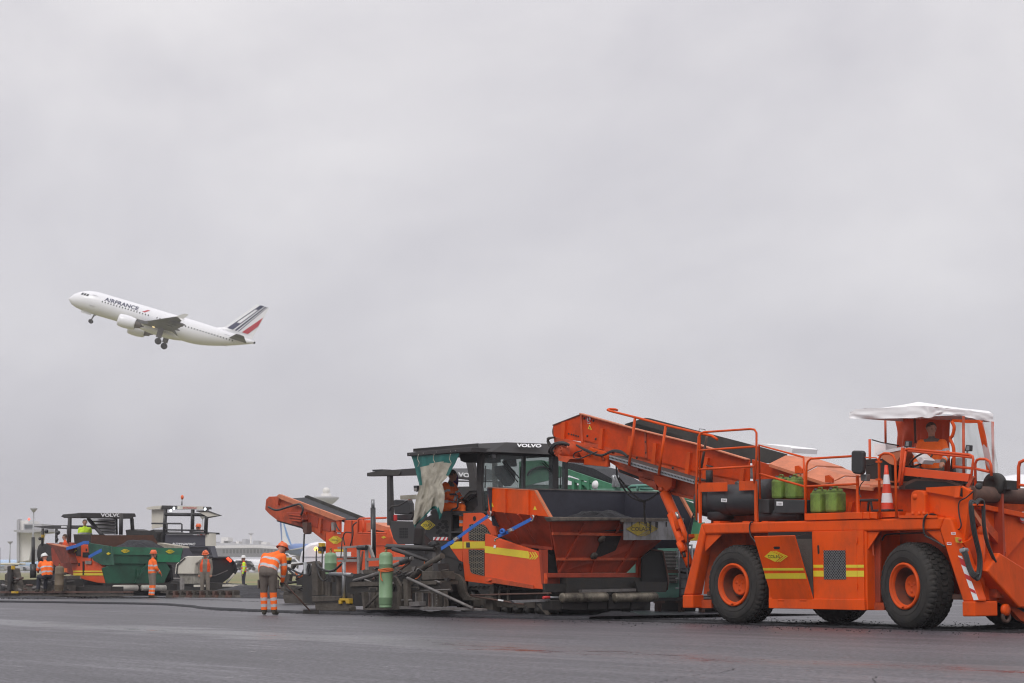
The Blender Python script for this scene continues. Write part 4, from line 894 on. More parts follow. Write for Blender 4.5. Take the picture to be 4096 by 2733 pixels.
# far wing of the hopper (dark inside)
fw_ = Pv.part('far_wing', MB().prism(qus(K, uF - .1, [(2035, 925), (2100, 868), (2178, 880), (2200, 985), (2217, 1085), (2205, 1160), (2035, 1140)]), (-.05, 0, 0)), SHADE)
Pv.part('far_wing_rim', MB().tube([qu(K, uF - .06, *p) for p in [(2100, 868), (2178, 880), (2200, 985), (2217, 1085), (2207, 1150)]], .022, 6), RUST, fix=False)
Pv.part('rubber_flap', MB().prism(qus(K, uF - .02, [(1985, 1090), (2210, 1095), (2200, 1165), (2050, 1165), (2005, 1160)]), (-.05, 0, 0)), OIL)
Pv.part('rubber_flap', MB().prism(qus(K, uF - .2, [(1360, 1105), (1575, 1105), (1570, 1160), (1365, 1165)]), (-.1, 0, 0)), OIL)
Pv.part('skid_plate', MB().prism(qus(K, uF + .05, [(1615, 1148), (1995, 1140), (1990, 1158), (1620, 1168)]), (-.12, 0, 0)), GRYL)
# push rollers and push bar
for a, b in ((1475, 1785), (1840, 2130)):
    p0 = qu(K, uF + .30, a, 1204); p1 = qu(K, uF + .30, b, 1198)
    r = Pv.part('push_roller', MB().lathe(p0, p1 - p0, [(0, -.01), (.05, -.01), (.10, .0), (.105, .04), (.10, .06)] + [(.103, (p1 - p0).length - .06), (.105, (p1 - p0).length - .03), (.09, (p1 - p0).length), (0, (p1 - p0).length + .01)], 24), BRONZE)
Pv.part('push_bar', MB().prism(qus(K, uF + .2, [(1400, 1222), (2130, 1212), (2025, 1282), (1410, 1292)]), (-.35, 0, 0)), OIL, bevel=.02)
for x in (1480, 1660, 1800, 1960): Pv.part('bar_web', MB().prism(qus(K, uF + .24, [(x, 1190), (x + 40, 1190), (x + 40, 1280), (x, 1282)]), (-.06, 0, 0)), OIL)
Pv.part('underside', MB().box((UB - .6, .5, .25), (uF - .15, 2.6, .85)), OIL)
Pv.fplate('steel_arm', GALV, K, uF + .1, [(1125, 1222), (1395, 1214), (1395, 1228), (1150, 1240)], .1)
Pv.fpipe('red_handle', RED, K, uF + .15, [(1345, 1202), (1390, 1201)], .03); Pv.fpipe('coupling', GALV, K, uF + .15, [(1390, 1201), (1480, 1203)], .02)
# tracks
def track(w, u_a, u_b, r=.30, wd=.34):
    zc = r + .03; n = 46; per = 2 * (u_b - u_a) + 2 * math.pi * r; pad = MB(); ch = MB()
    band = []
    for i in range(48):
        d = per * i / 48
        band.append(trk(d, u_a, u_b, r, zc))
    q = MB()
    vs = []; 
    for (u, z, tx, tz) in band:
        nx, nz = -tz, tx
        for dw, dr in ((.02, 0), (wd - .02, 0), (wd - .02, .05), (.02, .05)): vs.append((u + nx * dr, w + dw, z + nz * dr))
    fs = []
    for i in range(48):
        j = (i + 1) % 48
        for k in range(4): fs.append([i * 4 + k, j * 4 + k, j * 4 + (k + 1) % 4, i * 4 + (k + 1) % 4])
    q.add(vs, fs); tr_ = Pv.part('crawler_track', q, OIL)
    for i in range(n):
        u, z, tx, tz = trk(per * i / n, u_a, u_b, r, zc); c_ = Vector((u, w + wd / 2, z)); t_ = Vector((tx, 0, tz)); nn = Vector((tz, 0, -tx))
        pad.bar(c_ - t_ * .045 + nn * .015, c_ + t_ * .045 + nn * .015, wd, .03, up=nn)
    Pv.part('track_pad', pad, OIL, tr_, kind='stuff')
    for i in range(7):
        u = u_a + (u_b - u_a) * (i + .5) / 7
        Pv.part('track_roller', MB().lathe((u, w + .01, .16), (0, 1, 0), [(0, 0), (.03, 0), (.035, .02), (.085, .03), (.09, .3), (0, .3)], 16), OIL, tr_)
    for u in (u_a, u_b): Pv.part('track_sprocket', MB().lathe((u, w + .01, zc), (0, 1, 0), [(0, 0), (.08, 0), (.1, .03), (.2, .04), (.27, .05), (.27, .25), (0, .3)], 20), OIL, tr_)
def trk(d, a, b, r, zc):
    L_ = b - a
    if d < L_: return (a + d, zc - r, 1, 0)
    d -= L_
    if d < math.pi * r:
        t = -math.pi / 2 + d / r; return (b + math.cos(t) * r, zc + math.sin(t) * r, -math.sin(t), math.cos(t))
    d -= math.pi * r
    if d < L_: return (b - d, zc + r, -1, 0)
    d -= L_; t = math.pi / 2 + d / r; return (a + math.cos(t) * r, zc + math.sin(t) * r, -math.sin(t), math.cos(t))
ta = qw(K, .25, 800, 1250).x; tb_ = qw(K, .25, 1330, 1250).x
track(.25, ta, tb_); track(2.3, ta, tb_)
P_('track_frame', DUSTY, .30, [(860, 1215), (1290, 1230), (1290, 1275), (860, 1265)], .2)
P_('frame_block', DUSTY, .18, [(940, 1190), (990, 1190), (995, 1300), (945, 1300)], .2)
P_('frame_block', DUSTY, .18, [(972, 1115), (1000, 1115), (1000, 1190), (972, 1190)], .15)
P_('frame_strut', DUSTY, .12, [(1300, 1250), (1320, 1245), (1385, 1320), (1370, 1328)], .06)
for x in (1030, 1090): P_('hose_bracket', DUSTY, .2, [(x, 1150), (x + 12, 1150), (x + 14, 1225), (x + 2, 1225)], .04)
# tow arm of the screed
P_('tow_arm', DUSTY, .05, [(585, 1010), (640, 1012), (748, 1042), (772, 1062), (790, 1100), (800, 1165), (815, 1188), (840, 1196), (998, 1200), (998, 1215), (850, 1222), (790, 1220), (765, 1200), (752, 1170), (738, 1100), (720, 1082), (590, 1078)], .08, bevel=.006)
P_('paper_tag', WHT, .042, [(658, 1066), (677, 1066), (677, 1080), (658, 1080)], .004)
for a, b in (((840, 1186), (1400, 1172)), ((850, 1192), (1210, 1250))): Pv.pipe('guide_rod', RUST, K, -.15, [a, b], .018)
P_('rod_tag', WHT, -.18, [(1030, 1213), (1068, 1219), (1066, 1229), (1029, 1223)], .01)
# cab
CABW = 2.45
WC = .30
Pv.plate('corner_post', GRY, K, WC, [(885, 185), (922, 185), (910, 420), (922, 600), (950, 605), (950, 618), (855, 608), (890, 560), (880, 420)], .08, bevel=.006)
def fpl(name, m, pts, t=.05, du=0, **kw): return Pv.fplate(name, m, K, uc + .04 + du, pts, t, **kw)
fpl('windscreen_post', GRY, [(1208, 205), (1226, 205), (1222, 440), (1205, 438)], .08)
fpl('windscreen_post', GRY, [(1412, 200), (1452, 205), (1452, 445), (1412, 442)], .15)
fpl('windscreen_post', GRY, [(1498, 230), (1520, 235), (1516, 448), (1492, 446)], .1)
fpl('windscreen_rail', GRY, [(905, 186), (1530, 208), (1530, 232), (905, 205)], .08)
for pts in ([(926, 210), (1208, 210), (1205, 440), (930, 590), (922, 560)], [(1228, 212), (1412, 212), (1412, 442), (1224, 440)], [(1452, 230), (1498, 232), (1494, 445), (1452, 445)]):
    fpl('cab_glass', GLASS, pts, .008)
Pv.plate('rear_post', GRY, K, 2.6, [(805, 250), (850, 250), (890, 430), (880, 460), (850, 455)], .1)
Pv.plate('far_post', GRYL, K, 2.9, [(988, 265), (1012, 265), (1016, 440), (992, 440)], .06)
for a, b in (((1060, 255), (1170, 400)), ((1075, 250), (1180, 372)), ((1350, 255), (1410, 315)), ((1335, 262), (1410, 330))):
    Pv.fpipe('wiper', BLK, K, uc + .08, [a, b], .012)
Pv.fpipe('wiper', BLK, K, uc + .08, [(1190, 290), (1183, 440)], .012); Pv.fpipe('wiper', BLK, K, uc + .08, [(1470, 290), (1464, 440)], .01)
Pv.pipe('grab_rail', BLK, K, WC - .03, [(945, 285), (940, 440)], .012)
Pv.fplate('driver_seat', PLA, K, uc - .8, [(1045, 285), (1110, 280), (1160, 330), (1150, 400), (1120, 430), (1050, 350)], .25, bevel=.03)
Pv.fplate('seat_head', PLA, K, uc - .8, [(1090, 240), (1160, 235), (1165, 290), (1095, 290)], .15, bevel=.02)
# canopy roof: near edge along the machine, front fascia across it
R0, R1 = .05, 2.85
side_t = qws(K, R0, [(440, 166), (888, 128)]); side_b = qws(K, R0, [(440, 188), (893, 182)])
Pv.part('roof_side', MB().prism([side_t[0], side_t[1], side_b[1], side_b[0]], (0, .04, 0)), GRY)
uR = qw(K, R0, 888, 150).x
ff = [(888, 128), (1090, 120), (1385, 131), (1450, 200), (1420, 207), (908, 186)]
F3 = [side_t[1]] + [qu(K, uR + .22, *p) for p in ff[1:]]
F3[-1] = qw(K, R0, 905, 186)
q = MB(); Ft = [qw(K, R0, 888, 130), qu(K, uR + .1, 1088, 121), qu(K, uR + .1, 1560, 137)]; Fb = [qw(K, R0, 908, 186), qu(K, uR + .24, 985, 187), qu(K, uR + .24, 1560, 212)]
for i in range(2): q.prism([Ft[i], Ft[i + 1], Fb[i + 1], Fb[i]], (-.04, 0, 0))
rf = Pv.part('roof_front', q, GRY)
zr = Ft[0].z
q = MB(); bl = side_t[0]
q.prism([(bl.x, R0, bl.z), (Ft[0].x, R0, Ft[0].z), (Ft[1].x, Ft[1].y, Ft[1].z), (Ft[1].x, R1 - .1, Ft[1].z), (bl.x, R1 - .1, bl.z)], (0, 0, -.05))
q.prism([(bl.x, R0 + .1, bl.z - .10), (uR, R0 + .1, bl.z - .10), (uR, R1, bl.z - .10), (bl.x, R1, bl.z - .10)], (0, 0, -.06))
Pv.part('roof_top', q, GRY)
t0 = qu(K, uR + .26, 1155, 154); t1 = qu(K, uR + .26, 1328, 158); th_ = qu(K, uR + .15, 1158, 130)
tm_ = MB(); add_text(tm_, 'VOLVO', t0, t1 - t0, th_ - t0, .045); tm_.v = [v + Vector((.02, 0, 0)) for v in tm_.v]
Pv.part('lettering', tm_, WHT, rf, fix=False)
Pv.plate('slide_out_roof', GRY, K, -.25, [(396, 194), (758, 163), (845, 157), (845, 188), (758, 190), (397, 218)], .9, bevel=.006)
for x, y in ((413, 206), (510, 198), (600, 190), (700, 184), (735, 180)): Pv.part('rivet', MB().ball(qw(K, -.26, x, y), .012, 6), ALU)
Pv.fplate('roof_lamp', GALV, K, uc + .2, [(990, 205), (1015, 205), (1018, 228), (995, 230)], .08, bevel=.01)
Pv.plate('awning_roll', BLK, K, .4, [(760, 195), (890, 190), (890, 255), (800, 262), (770, 250)], .5)
Pv.fplate('awning_scrap', BLK, K, uc, [(925, 210), (1050, 208), (1050, 262), (980, 268), (930, 262)], .02)
# seat platform, console, grab rails
Pv.plate('platform', GRY, K, WB + .05, [(560, 600), (800, 600), (870, 610), (870, 625), (560, 625)], 2.2)
Pv.plate('dash', GRY, K, .55, [(775, 520), (830, 458), (880, 456), (884, 480), (820, 530), (790, 535)], .7, bevel=.01)
Pv.plate('dash_face', GRYL, K, .53, [(790, 512), (832, 472), (876, 470), (878, 480), (836, 482), (800, 520)], .02)
Pv.plate('dash_stand', GRY, K, .6, [(800, 530), (880, 480), (885, 600), (800, 600)], .5)
Pv.pipe('grab_rail', GRY, K, .25, [(655, 485), (735, 483), (748, 492), (750, 570), (742, 580), (712, 588), (704, 600), (703, 800)], .022)
Pv.plate('seat_back', PLA, K, .9, [(560, 470), (640, 470), (650, 600), (560, 600)], .5, bevel=.03)
# frame lamp, small things at the rear
K = 'G'
Pv.plate('rear_lamp', PLA, K, .0, [(992, 795), (1048, 792), (1055, 882), (1000, 885)], .1, bevel=.01)
Pv.plate('lamp_lens', ALU, K, -.006, [(1004, 835), (1044, 833), (1046, 876), (1006, 876)], .006)
Pv.pipe('lamp_arm', PLA, K, .03, [(1040, 885), (1075, 880)], .012)
# tarpaulin curtain hanging from the slide-out roof
def curtain():
    rows = [(335, 960, 1720), (400, 985, 1690), (490, 1010, 1650), (560, 1030, 1605), (650, 1050, 1560), (720, 1068, 1500), (780, 1085, 1440), (850, 1080, 1462), (920, 1060, 1480),
            (1000, 1035, 1482), (1100, 1015, 1475), (1200, 1008, 1455), (1290, 1000, 1432), (1360, 985, 1400), (1440, 1010, 1120), (1472, 1025, 1100)]
    NX = 30; NY = 44; vs = []; mi = []
    ys = [r[0] for r in rows]
    def lr(y):
        for i in range(len(rows) - 1):
            if y <= rows[i + 1][0]:
                f = (y - rows[i][0]) / (rows[i + 1][0] - rows[i][0]); return rows[i][1] + f * (rows[i + 1][1] - rows[i][1]), rows[i][2] + f * (rows[i + 1][2] - rows[i][2])
        return rows[-1][1:]
    def bottom(s):   # lower hem height along the width
        return 1455 - 300 * max(0, min(1, (s - .12) / .5)) + (170 if s > .75 else 0) * min(1, (s - .75) / .2 if s > .75 else 0)
    for j in range(NY + 1):
        for i in range(NX + 1):
            s_ = i / NX; yb = bottom(s_); y = 335 + (yb - 335) * j / NY; l, r = lr(y); x = l + (r - l) * s_
            y += (1 - s_) * 0 - s_ * 50 * (1 - j / NY)
            t = j / NY
            dw = noise.noise(Vector((s_ * 7, t * 2.2, 0))) * .10 * (.2 + t) + noise.noise(Vector((s_ * 14 + t * 5, t * 12, 4))) * .035 * t + math.sin(s_ * 16 + t * 3) * .02 * t
            vs.append(qw('G', -.20 + dw, x, y))
    fs = []; mm = []
    q = MB()
    for j in range(NY):
        for i in range(NX):
            fs.append([j * (NX + 1) + i, j * (NX + 1) + i + 1, (j + 1) * (NX + 1) + i + 1, (j + 1) * (NX + 1) + i])
            s_ = (i + .5) / NX; t = (j + .5) / NY
            mm.append(1 if (t < .15 + .02 * math.sin(s_ * 9) or (s_ < .16 - .1 * t and t < .42) or (s_ > .9 and t < .33) or t > (.955 if s_ < .8 else .9)) else 0)
    q.add(vs, fs, True); q.mi = mm
    return Pv.part('tarpaulin_curtain', q, [BEIGE, TEAL], fix=False)
cu = curtain()
for x in (1075, 1320, 1575): Pv.pipe('tie_cord', BEIGE, K, -.27, [(x, 300), (x - 15, 380), (x + 10, 440), (x - 15, 500)], .008, cu, smooth=True)
# ----- screed: long low frame at the back of the paver
K = 'F'
SW = -.95
sc = P_('end_plate', DUSTY, SW + .1, [(80, 1165), (375, 1160), (660, 1150), (672, 1160), (680, 1262), (380, 1278), (330, 1275), (95, 1285)], .03)
def S_(name, m, w, pts, t=.05, **kw): return Pv.plate(name, m, K, w, pts, t, **kw)
S_('end_plate_rib', DUSTY, SW - .02, [(78, 1163), (94, 1163), (106, 1284), (92, 1286)], .12)
S_('end_plate_rib', DUSTY, SW - .02, [(325, 1162), (338, 1162), (340, 1276), (326, 1276)], .12)
S_('end_plate_rib', DUSTY, SW - .02, [(594, 1150), (610, 1150), (612, 1262), (596, 1264)], .12)
S_('bottom_runner', GRYL, SW - .05, [(340, 1263), (600, 1268), (850, 1275), (918, 1281), (918, 1296), (600, 1288), (345, 1283)], .15, bevel=.008)
S_('bottom_runner', DUSTY, SW - .05, [(92, 1276), (300, 1272), (345, 1275), (345, 1286), (96, 1288)], .15)
Pv.pipe('diagonal_brace', GRYL, K, SW - .08, [(398, 1066), (855, 1278)], .036, n=4)
Pv.pipe('diagonal_brace', DUSTY, K, SW - .02, [(110, 1270), (210, 1170)], .035, n=4)
S_('upright', DUSTY, SW - .05, [(370, 1075), (400, 1070), (402, 1262), (375, 1262)], .1)
S_('frame_top', DUSTY, SW + .15, [(0, 1095), (200, 1092), (600, 1085), (600, 1110), (0, 1125)], .6)
S_('frame_front', OIL, SW + .2, [(0, 1110), (620, 1095), (640, 1160), (80, 1170), (60, 1180), (0, 1180)], .3)
S_('curved_plate', DUSTY, SW + .0, [(300, 1050), (320, 1065), (350, 1120), (352, 1260), (335, 1262), (328, 1130), (302, 1090)], .06)
S_('curved_plate', DUSTY, SW + .4, [(575, 1080), (600, 1090), (615, 1140), (600, 1150), (590, 1110)], .06)
S_('side_box', DUSTY, SW + .3, [(500, 1020), (600, 1018), (608, 1075), (500, 1082)], .5, bevel=.01)
S_('vertical_box', GRY, SW + .5, [(575, 965), (612, 965), (622, 1055), (590, 1060)], .3)
S_('step_plate', ALU, SW + .1, [(200, 1100), (290, 1096), (296, 1106), (202, 1112)], .25)
for pts in ([(130, 1130), (190, 1130), (190, 1152), (130, 1152)], [(408, 1125), (478, 1125), (480, 1152), (410, 1152)]):
    o_ = S_('handle_plate', DUSTY, SW + .06, pts, .02); xs = [p[0] for p in pts]
    S_('handle_hole', SHADE, SW + .055, [(min(xs) + 10, 1137), (max(xs) - 10, 1137), (max(xs) - 12, 1147), (min(xs) + 8, 1147)], .004, parent=o_)
for i in range(5):
    Pv.part('bolt', MB().ball(qw(K, SW - .03, 603, 1165 + i * 20), .02, 6), GRYL)
S_('small_box', GRYL, SW - .1, [(410, 1232), (480, 1230), (482, 1262), (412, 1264)], .2, bevel=.01)
Pv.pipe('rod', GRYL, K, SW - .02, [(360, 1221), (432, 1220)], .018); Pv.pipe('rod', GRYL, K, SW + .1, [(480, 1155), (700, 1146)], .015)
# platform rails of the screed
K = 'Q'
Pv.pipe('screed_arm', GRY, K, .0, [(880, 165), (1740, 205)], .065, n=4)
Pv.pipe('screed_arm', GRY, K, -.1, [(985, 205), (1400, 340), (1640, 420)], .05, n=4)
Pv.plate('mast', GRYL, K, .05, [(1700, 180), (1760, 180), (1760, 700), (1705, 700)], .1)
Pv.pipe('link_arm', DUSTY, K, -.3, [(1330, 720), (1600, 500), (1880, 330)], .075, n=6)
Pv.pipe('pusher_tube', GRYL, K, -.2, [(300, 780), (520, 720), (760, 640), (1000, 510), (1340, 370)], .05, n=10)
Pv.pipe('pusher_sleeve', PLA, K, -.22, [(1140, 450), (1300, 385)], .065, n=10)
Pv.pipe('rusty_rod', RUST, K, -.2, [(1090, 605), (1290, 450)], .028)
Pv.pipe('rod', GRYL, K, -.1, [(1230, 680), (1470, 560)], .03); Pv.pipe('strut', GALV, K, -.1, [(1845, 390), (1800, 545)], .02)
def RQ(nm, m, pts, t=.05, w=.9, **kw): return Pv.plate(nm, m, K, w, pts, t, **kw)
ZM_Q = None
RQ('platform_rail', ALU, [(0, 170), (540, 132), (565, 145), (640, 360), (610, 372), (535, 165), (0, 205)], .06)
RQ('platform_rail', ALU, [(0, 400), (340, 388), (340, 435), (0, 442)], .06)
RQ('platform_rail', ALU, [(490, 372), (735, 368), (735, 412), (490, 425)], .06)
RQ('platform_rail', ALU, [(985, 350), (1195, 348), (1195, 405), (985, 412)], .06)
for x in (105, 345, 490): RQ('rail_post', ALU, [(x, 190), (x + 35, 190), (x + 38, 690 if x == 345 else 580 if x == 490 else 440), (x + 4, 690 if x == 345 else 580 if x == 490 else 440)], .05)
RQ('rail_foot', ALU, [(340, 655), (735, 660), (735, 700), (345, 705)], .2)
Pv.pipe('rail_grip', PLA, K, .85, [(370, 185), (520, 185)], .06)
Pv.pipe('shovel_handle', RUST, K, .7, [(452, 250), (420, 500), (405, 720)], .025)
Pv.pipe('orange_cable', OSTRAP, K, -.1, [(1560, 370), (1555, 480), (1510, 620), (1450, 720), (1390, 748)], .012, smooth=True)
Pv.plate('work_lamp', PLA, K, -.05, [(1610, 110), (1660, 70), (1750, 80), (1765, 130), (1690, 150), (1620, 130)], .12, bevel=.02)
for k in range(16):
    x = 1020 + random.random() * 650; y = 650 + random.random() * 280
    Pv.pipe('screed_detail', random.choice([DUSTY, OIL, GRYL]), K, .1 + random.random() * .5, [(x, y), (x + 60 + random.random() * 90, y + random.uniform(-30, 30))], .02 + random.random() * .025, n=6)
K = 'F'
random.seed(21)
for k in range(46):
    x = random.uniform(60, 660); y = random.uniform(985, 1150); wv = SW + random.uniform(.05, .8); m_ = random.choice([DUSTY, OIL, OIL, GRYL, GRY, RUST]); t_ = random.random()
    if t_ < .4: Pv.pipe('screed_detail', m_, K, wv, [(x, y), (x + random.uniform(8, 50), y + random.uniform(-30, 25))], random.uniform(.012, .035), n=6)
    elif t_ < .7: Pv.plate('screed_plate', m_, K, wv, [(x, y), (x + random.uniform(12, 34), y - random.uniform(0, 6)), (x + random.uniform(12, 34), y + random.uniform(12, 34)), (x, y + random.uniform(12, 34))], .05)
    else: Pv.pipe('hose', HOSE, K, wv, [(x, y), (x + 12, y + random.uniform(-22, 22)), (x + 26, y + random.uniform(-22, 22)), (x + 40, y)], .016, smooth=True)
for x in (130, 165, 230, 262, 420, 455, 500, 545, 570, 630, 655): S_('end_plate_rib', random.choice([DUSTY, GRYL, RUST]), SW + .06, [(x, 1168), (x + 5, 1168), (x + 6, 1268), (x + 1, 1270)], .05)
for (a, b_) in ((100, 128), (238, 258), (425, 450), (507, 540), (615, 650)): S_('recess', SHADE, SW + .092, [(a, 1172), (b_, 1172), (b_, 1258), (a, 1262)], .004)
K = 'I'
# leveling mast with hoses near the outer screed
Pv.pipe('depth_mast', GALV, K, SW + .1, [(596, 450), (598, 900)], .045, n=10)
Pv.pipe('crossbar', GALV, K, SW + .1, [(425, 600), (695, 608)], .045, n=10)
yb = Pv.plate('yellow_clamp', YELP, K, SW, [(528, 898), (655, 900), (656, 962), (620, 962), (612, 925), (565, 925), (560, 965), (530, 965)], .12, bevel=.01)
Pv.plate('outer_screed', DUSTY, K, SW + .0, [(205, 870), (540, 870), (545, 925), (210, 940)], .25, bevel=.01)
Pv.plate('outer_shoe', DUSTY, K, SW + .05, [(240, 945), (640, 945), (690, 1000), (695, 1060), (655, 1088), (262, 1082), (250, 1020)], .12)
Pv.plate('shoe_edge', DUSTY, K, SW - .03, [(248, 1008), (655, 1018), (655, 1048), (255, 1040)], .1); Pv.plate('shoe_edge', DUSTY, K, SW - .05, [(262, 1056), (660, 1062), (655, 1086), (266, 1080)], .1)
Pv.plate('outer_plate', DUSTY, K, SW + .2, [(622, 830), (700, 828), (702, 1060), (640, 1060), (640, 940), (622, 900)], .04, bevel=.01)
Pv.plate('outer_upright', DUSTY, K, SW + .05, [(198, 480), (240, 440), (270, 470), (275, 860), (210, 860)], .15, bevel=.01)
for x, y0, y1 in ((320, 560, 850), (370, 700, 860), (400, 700, 870), (505, 590, 860), (440, 560, 700)): Pv.plate('upright', DUSTY, K, SW + .15, [(x, y0), (x + 26, y0), (x + 26, y1), (x, y1)], .06)
Pv.pipe('hose', HOSE, K, SW - .05, [(255, 450), (300, 520), (400, 565), (480, 550), (545, 500), (570, 470)], .028, smooth=True)
Pv.pipe('hose', HOSE, K, SW + .3, [(180, 480), (165, 560), (170, 620), (195, 560), (185, 480), (165, 480)], .02, smooth=True)
Pv.pipe('hose', HOSE, K, SW, [(265, 420), (262, 480), (290, 600), (340, 680), (410, 650)], .016, smooth=True)
Pv.plate('sensor_box', YELP, K, SW + .2, [(283, 218), (325, 222), (322, 270), (285, 265)], .12, bevel=.01); Pv.plate('sensor_box', PLA, K, SW + .21, [(280, 262), (330, 262), (325, 325), (278, 320)], .12, bevel=.01)
Pv.plate('sensor_tip', YELP, K, SW + .2, [(282, 320), (312, 322), (310, 352), (284, 350)], .1)
for x in (262, 335): Pv.pipe('sensor_pole', BLK, K, SW + .2, [(x, 290), (x - 8, 600)], .016)
Pv.pipe('antenna_pole', BLK, K, .4, [(578, 150), (560, 400)], .014)
Pv.part('striped_mast', MB().tube(qws(K, 1.3, [(952, -210), (958, 400)]), .065, 14), PLA, fix=False)
Pv.pipe('mast_rod', GALV, K, 1.3, [(950, -310), (952, -205)], .045, n=10)
MK = MB()
for i in range(34):
    p = qw(K, 1.2, 937, 60 + i * 8); MK.box((p.x - .02, p.y - .01, p.z - .012), (p.x + .02, p.y, p.z + .008))
Pv.part('scale_marks', MK, WHT, kind='stuff')
Pv.plate('black_backing', OIL, 'F', SW + .95, [(-330, 1040), (640, 1030), (700, 1090), (700, 1262), (-100, 1262), (-330, 1240)], .5)  # black backing added to darken the bright gaps behind the screed
# ----------------------------------------------------------------- straps, gas bottles
K = 'F'
T = Thing('ratchet_strap', 'long blue ratchet strap from the paver side up to the hopper wing', 'strap', tuple(qw(K, -.3, 640, 860)), group='blue straps on the paver')
def ribbon(T, name, pts, wd, m, w):
    P = qws(K, w, pts); q = MB()
    for i in range(len(P) - 1):
        d = (P[i + 1] - P[i]).normalized(); n_ = Vector((-d.z, 0, d.x)) * wd / 2; q.prism([P[i] + n_, P[i + 1] + n_, P[i + 1] - n_, P[i] - n_], (0, .006, 0))
    return T.part(name, q, m)
ribbon(T, 'webbing', [(962, 634), (850, 712), (745, 790)], .075, STRAP, -.22)
ribbon(T, 'webbing', [(745, 792), (700, 822), (634, 862)], .075, STRAP, -.24)
T.plate('ratchet', CHROME, K, -.3, [(715, 795), (738, 778), (750, 795), (728, 815)], .06, bevel=.006)
T.plate('webbing_end', STRAP, K, -.28, [(680, 815), (700, 808), (712, 826), (690, 840), (675, 836)], .04)
T = Thing('ratchet_strap', 'short blue ratchet strap between the two hopper plates, bunched at its lower end', 'strap', tuple(qw(K, -.3, 1010, 800)), group='blue straps on the paver')
ribbon(T, 'webbing', [(1262, 656), (1105, 738)], .075, STRAP, -.22)
ribbon(T, 'webbing', [(1110, 742), (1030, 775)], .07, STRAP, -.25)
T.plate('ratchet', CHROME, K, -.3, [(1092, 730), (1120, 718), (1128, 738), (1100, 750)], .07, bevel=.006)
q = MB()
for k in range(4): q.tube([qw(K, -.3 - .02 * k, 1062 + 10 * math.cos(a) * (1 + .1 * k), 742 + 13 * math.sin(a)) for a in [i * .785 for i in range(8)]], .03, 6, closed=True)
T.part('bunched_webbing', q, STRAP, fix=False)
T.part('strap_hook', MB().tube(smooth_path(qws(K, -.25, [(1035, 785), (1018, 792), (1008, 802), (1012, 810)])), .018, 6), CHROME, fix=False)
def bottle(p, label, h=1.20, r=.152, strap=True, m=GAS):
    T = Thing('gas_bottle', label, 'gas bottle', tuple(p), group='gas bottles on the pavers')
    u, w, z = p
    pr = [(0, .05), (r * .85, .05), (r, .08), (r, .22), (r + .003, .225), (r + .003, .232), (r, .236), (r, h - .28), (r + .003, h - .275), (r + .003, h - .268), (r, h - .264), (r, h - .1), (r * .93, h - .05), (r * .75, h - .018), (r * .4, h), (0, h)]
    b = T.part('cylinder', MB().lathe((u, w, z), (0, 0, 1), pr, 32), m)
    T.part('foot_ring', MB().lathe((u, w, z), (0, 0, 1), [(r * .9, 0), (r * .92, 0), (r * .92, .055), (r * .9, .055)], 24), m)
    T.part('valve', MB().lathe((u, w, z + h), (0, 0, 1), [(.03, 0), (.03, .05), (.015, .055), (.015, .09), (.03, .09), (.03, .11), (0, .11)], 12).bar((u - .05, w, z + h + .06), (u + .05, w, z + h + .06), .02, .02), mat('brass', (.3, .17, .06), .4, metal=.7, dirt=.5))
    if strap:
        q = MB()
        for k in range(3): q.tube([(u + math.cos(a) * (r + .012), w + math.sin(a) * (r + .012), z + h * .66 + .02 * k + .015 * math.sin(a * 2 + k)) for a in [i * .2618 for i in range(24)]], .016, 6, closed=True)
        q.tube(smooth_path([(u + .06, w - r - .02, z + h * .66), (u + .05, w - r - .02, z + h * .6), (u + .08, w - r - .03, z + h * .52), (u + .13, w - r - .02, z + h * .48)]), .012, 5)
        T.part('orange_strap', q, OSTRAP, fix=False)
    return T
pb = qw('Q', SW - .28, 862, 1262); T1 = bottle(pb, 'green gas bottle with an orange strap, in front of the paver screed', h=1.235)
pb = qw('J', 1.2, 1022, 1100); pb.z = pb.z - .25; bottle(pb, 'green gas bottle standing farther back behind the screed rails', h=qw('J', 1.2, 1022, 772).z - pb.z, r=.155, strap=False)
# ================================================================= people
HIV = mat('hi-vis orange cloth', (.98, .16, .012), .75, dirt=.12, dscale=9, dcol=(.5, .08, .02), bump=.5, bscale=9, var=.08, emit=(1, .12, .01), estr=0)
HIVD = mat('hi-vis orange cloth shaded by use', (.80, .085, .012), .75, dirt=.3, dscale=9, dcol=(.3, .05, .02), bump=.5, bscale=9)
HIY = mat('hi-vis yellow cloth', (.62, .90, .03), .75, dirt=.1, dscale=9, dcol=(.3, .4, .02), bump=.5, bscale=9)
REFL = mat('grey reflective band', (.50, .50, .52), .45, dirt=.15, dscale=20)
TAUPE = mat('taupe work cloth', (.135, .112, .095), .85, dirt=.2, dscale=10, bump=.6, bscale=10, var=.1)
KHAKI = mat('khaki grey work cloth', (.22, .19, .155), .85, dirt=.2, dscale=10, bump=.6, bscale=10)
NAVY = mat('dark trousers', (.03, .032, .045), .85, bump=.5, bscale=10, var=.1)
SKIN = mat('skin', (.42, .22, .15), .55, var=.06, dscale=20)
GLOVE = mat('dark glove', (.03, .033, .03), .8)
BOOT = mat('work boot leather', (.045, .04, .028), .7, dirt=.4, dscale=15, dcol=(.10, .09, .07))
HAIR = mat('brown hair', (.07, .045, .03), .8, bump=.8, bscale=60)
HELO = mat('orange helmet', (.78, .14, .035), .35, dirt=.1, dscale=8)
HELW = mat('white helmet', (.75, .75, .72), .35, dirt=.1, dscale=8)
PM = [HIV, HIVD, HIY, REFL, TAUPE, KHAKI, NAVY, SKIN, GLOVE, BOOT]
PI_ = {m.name: i for i, m in enumerate(PM)}
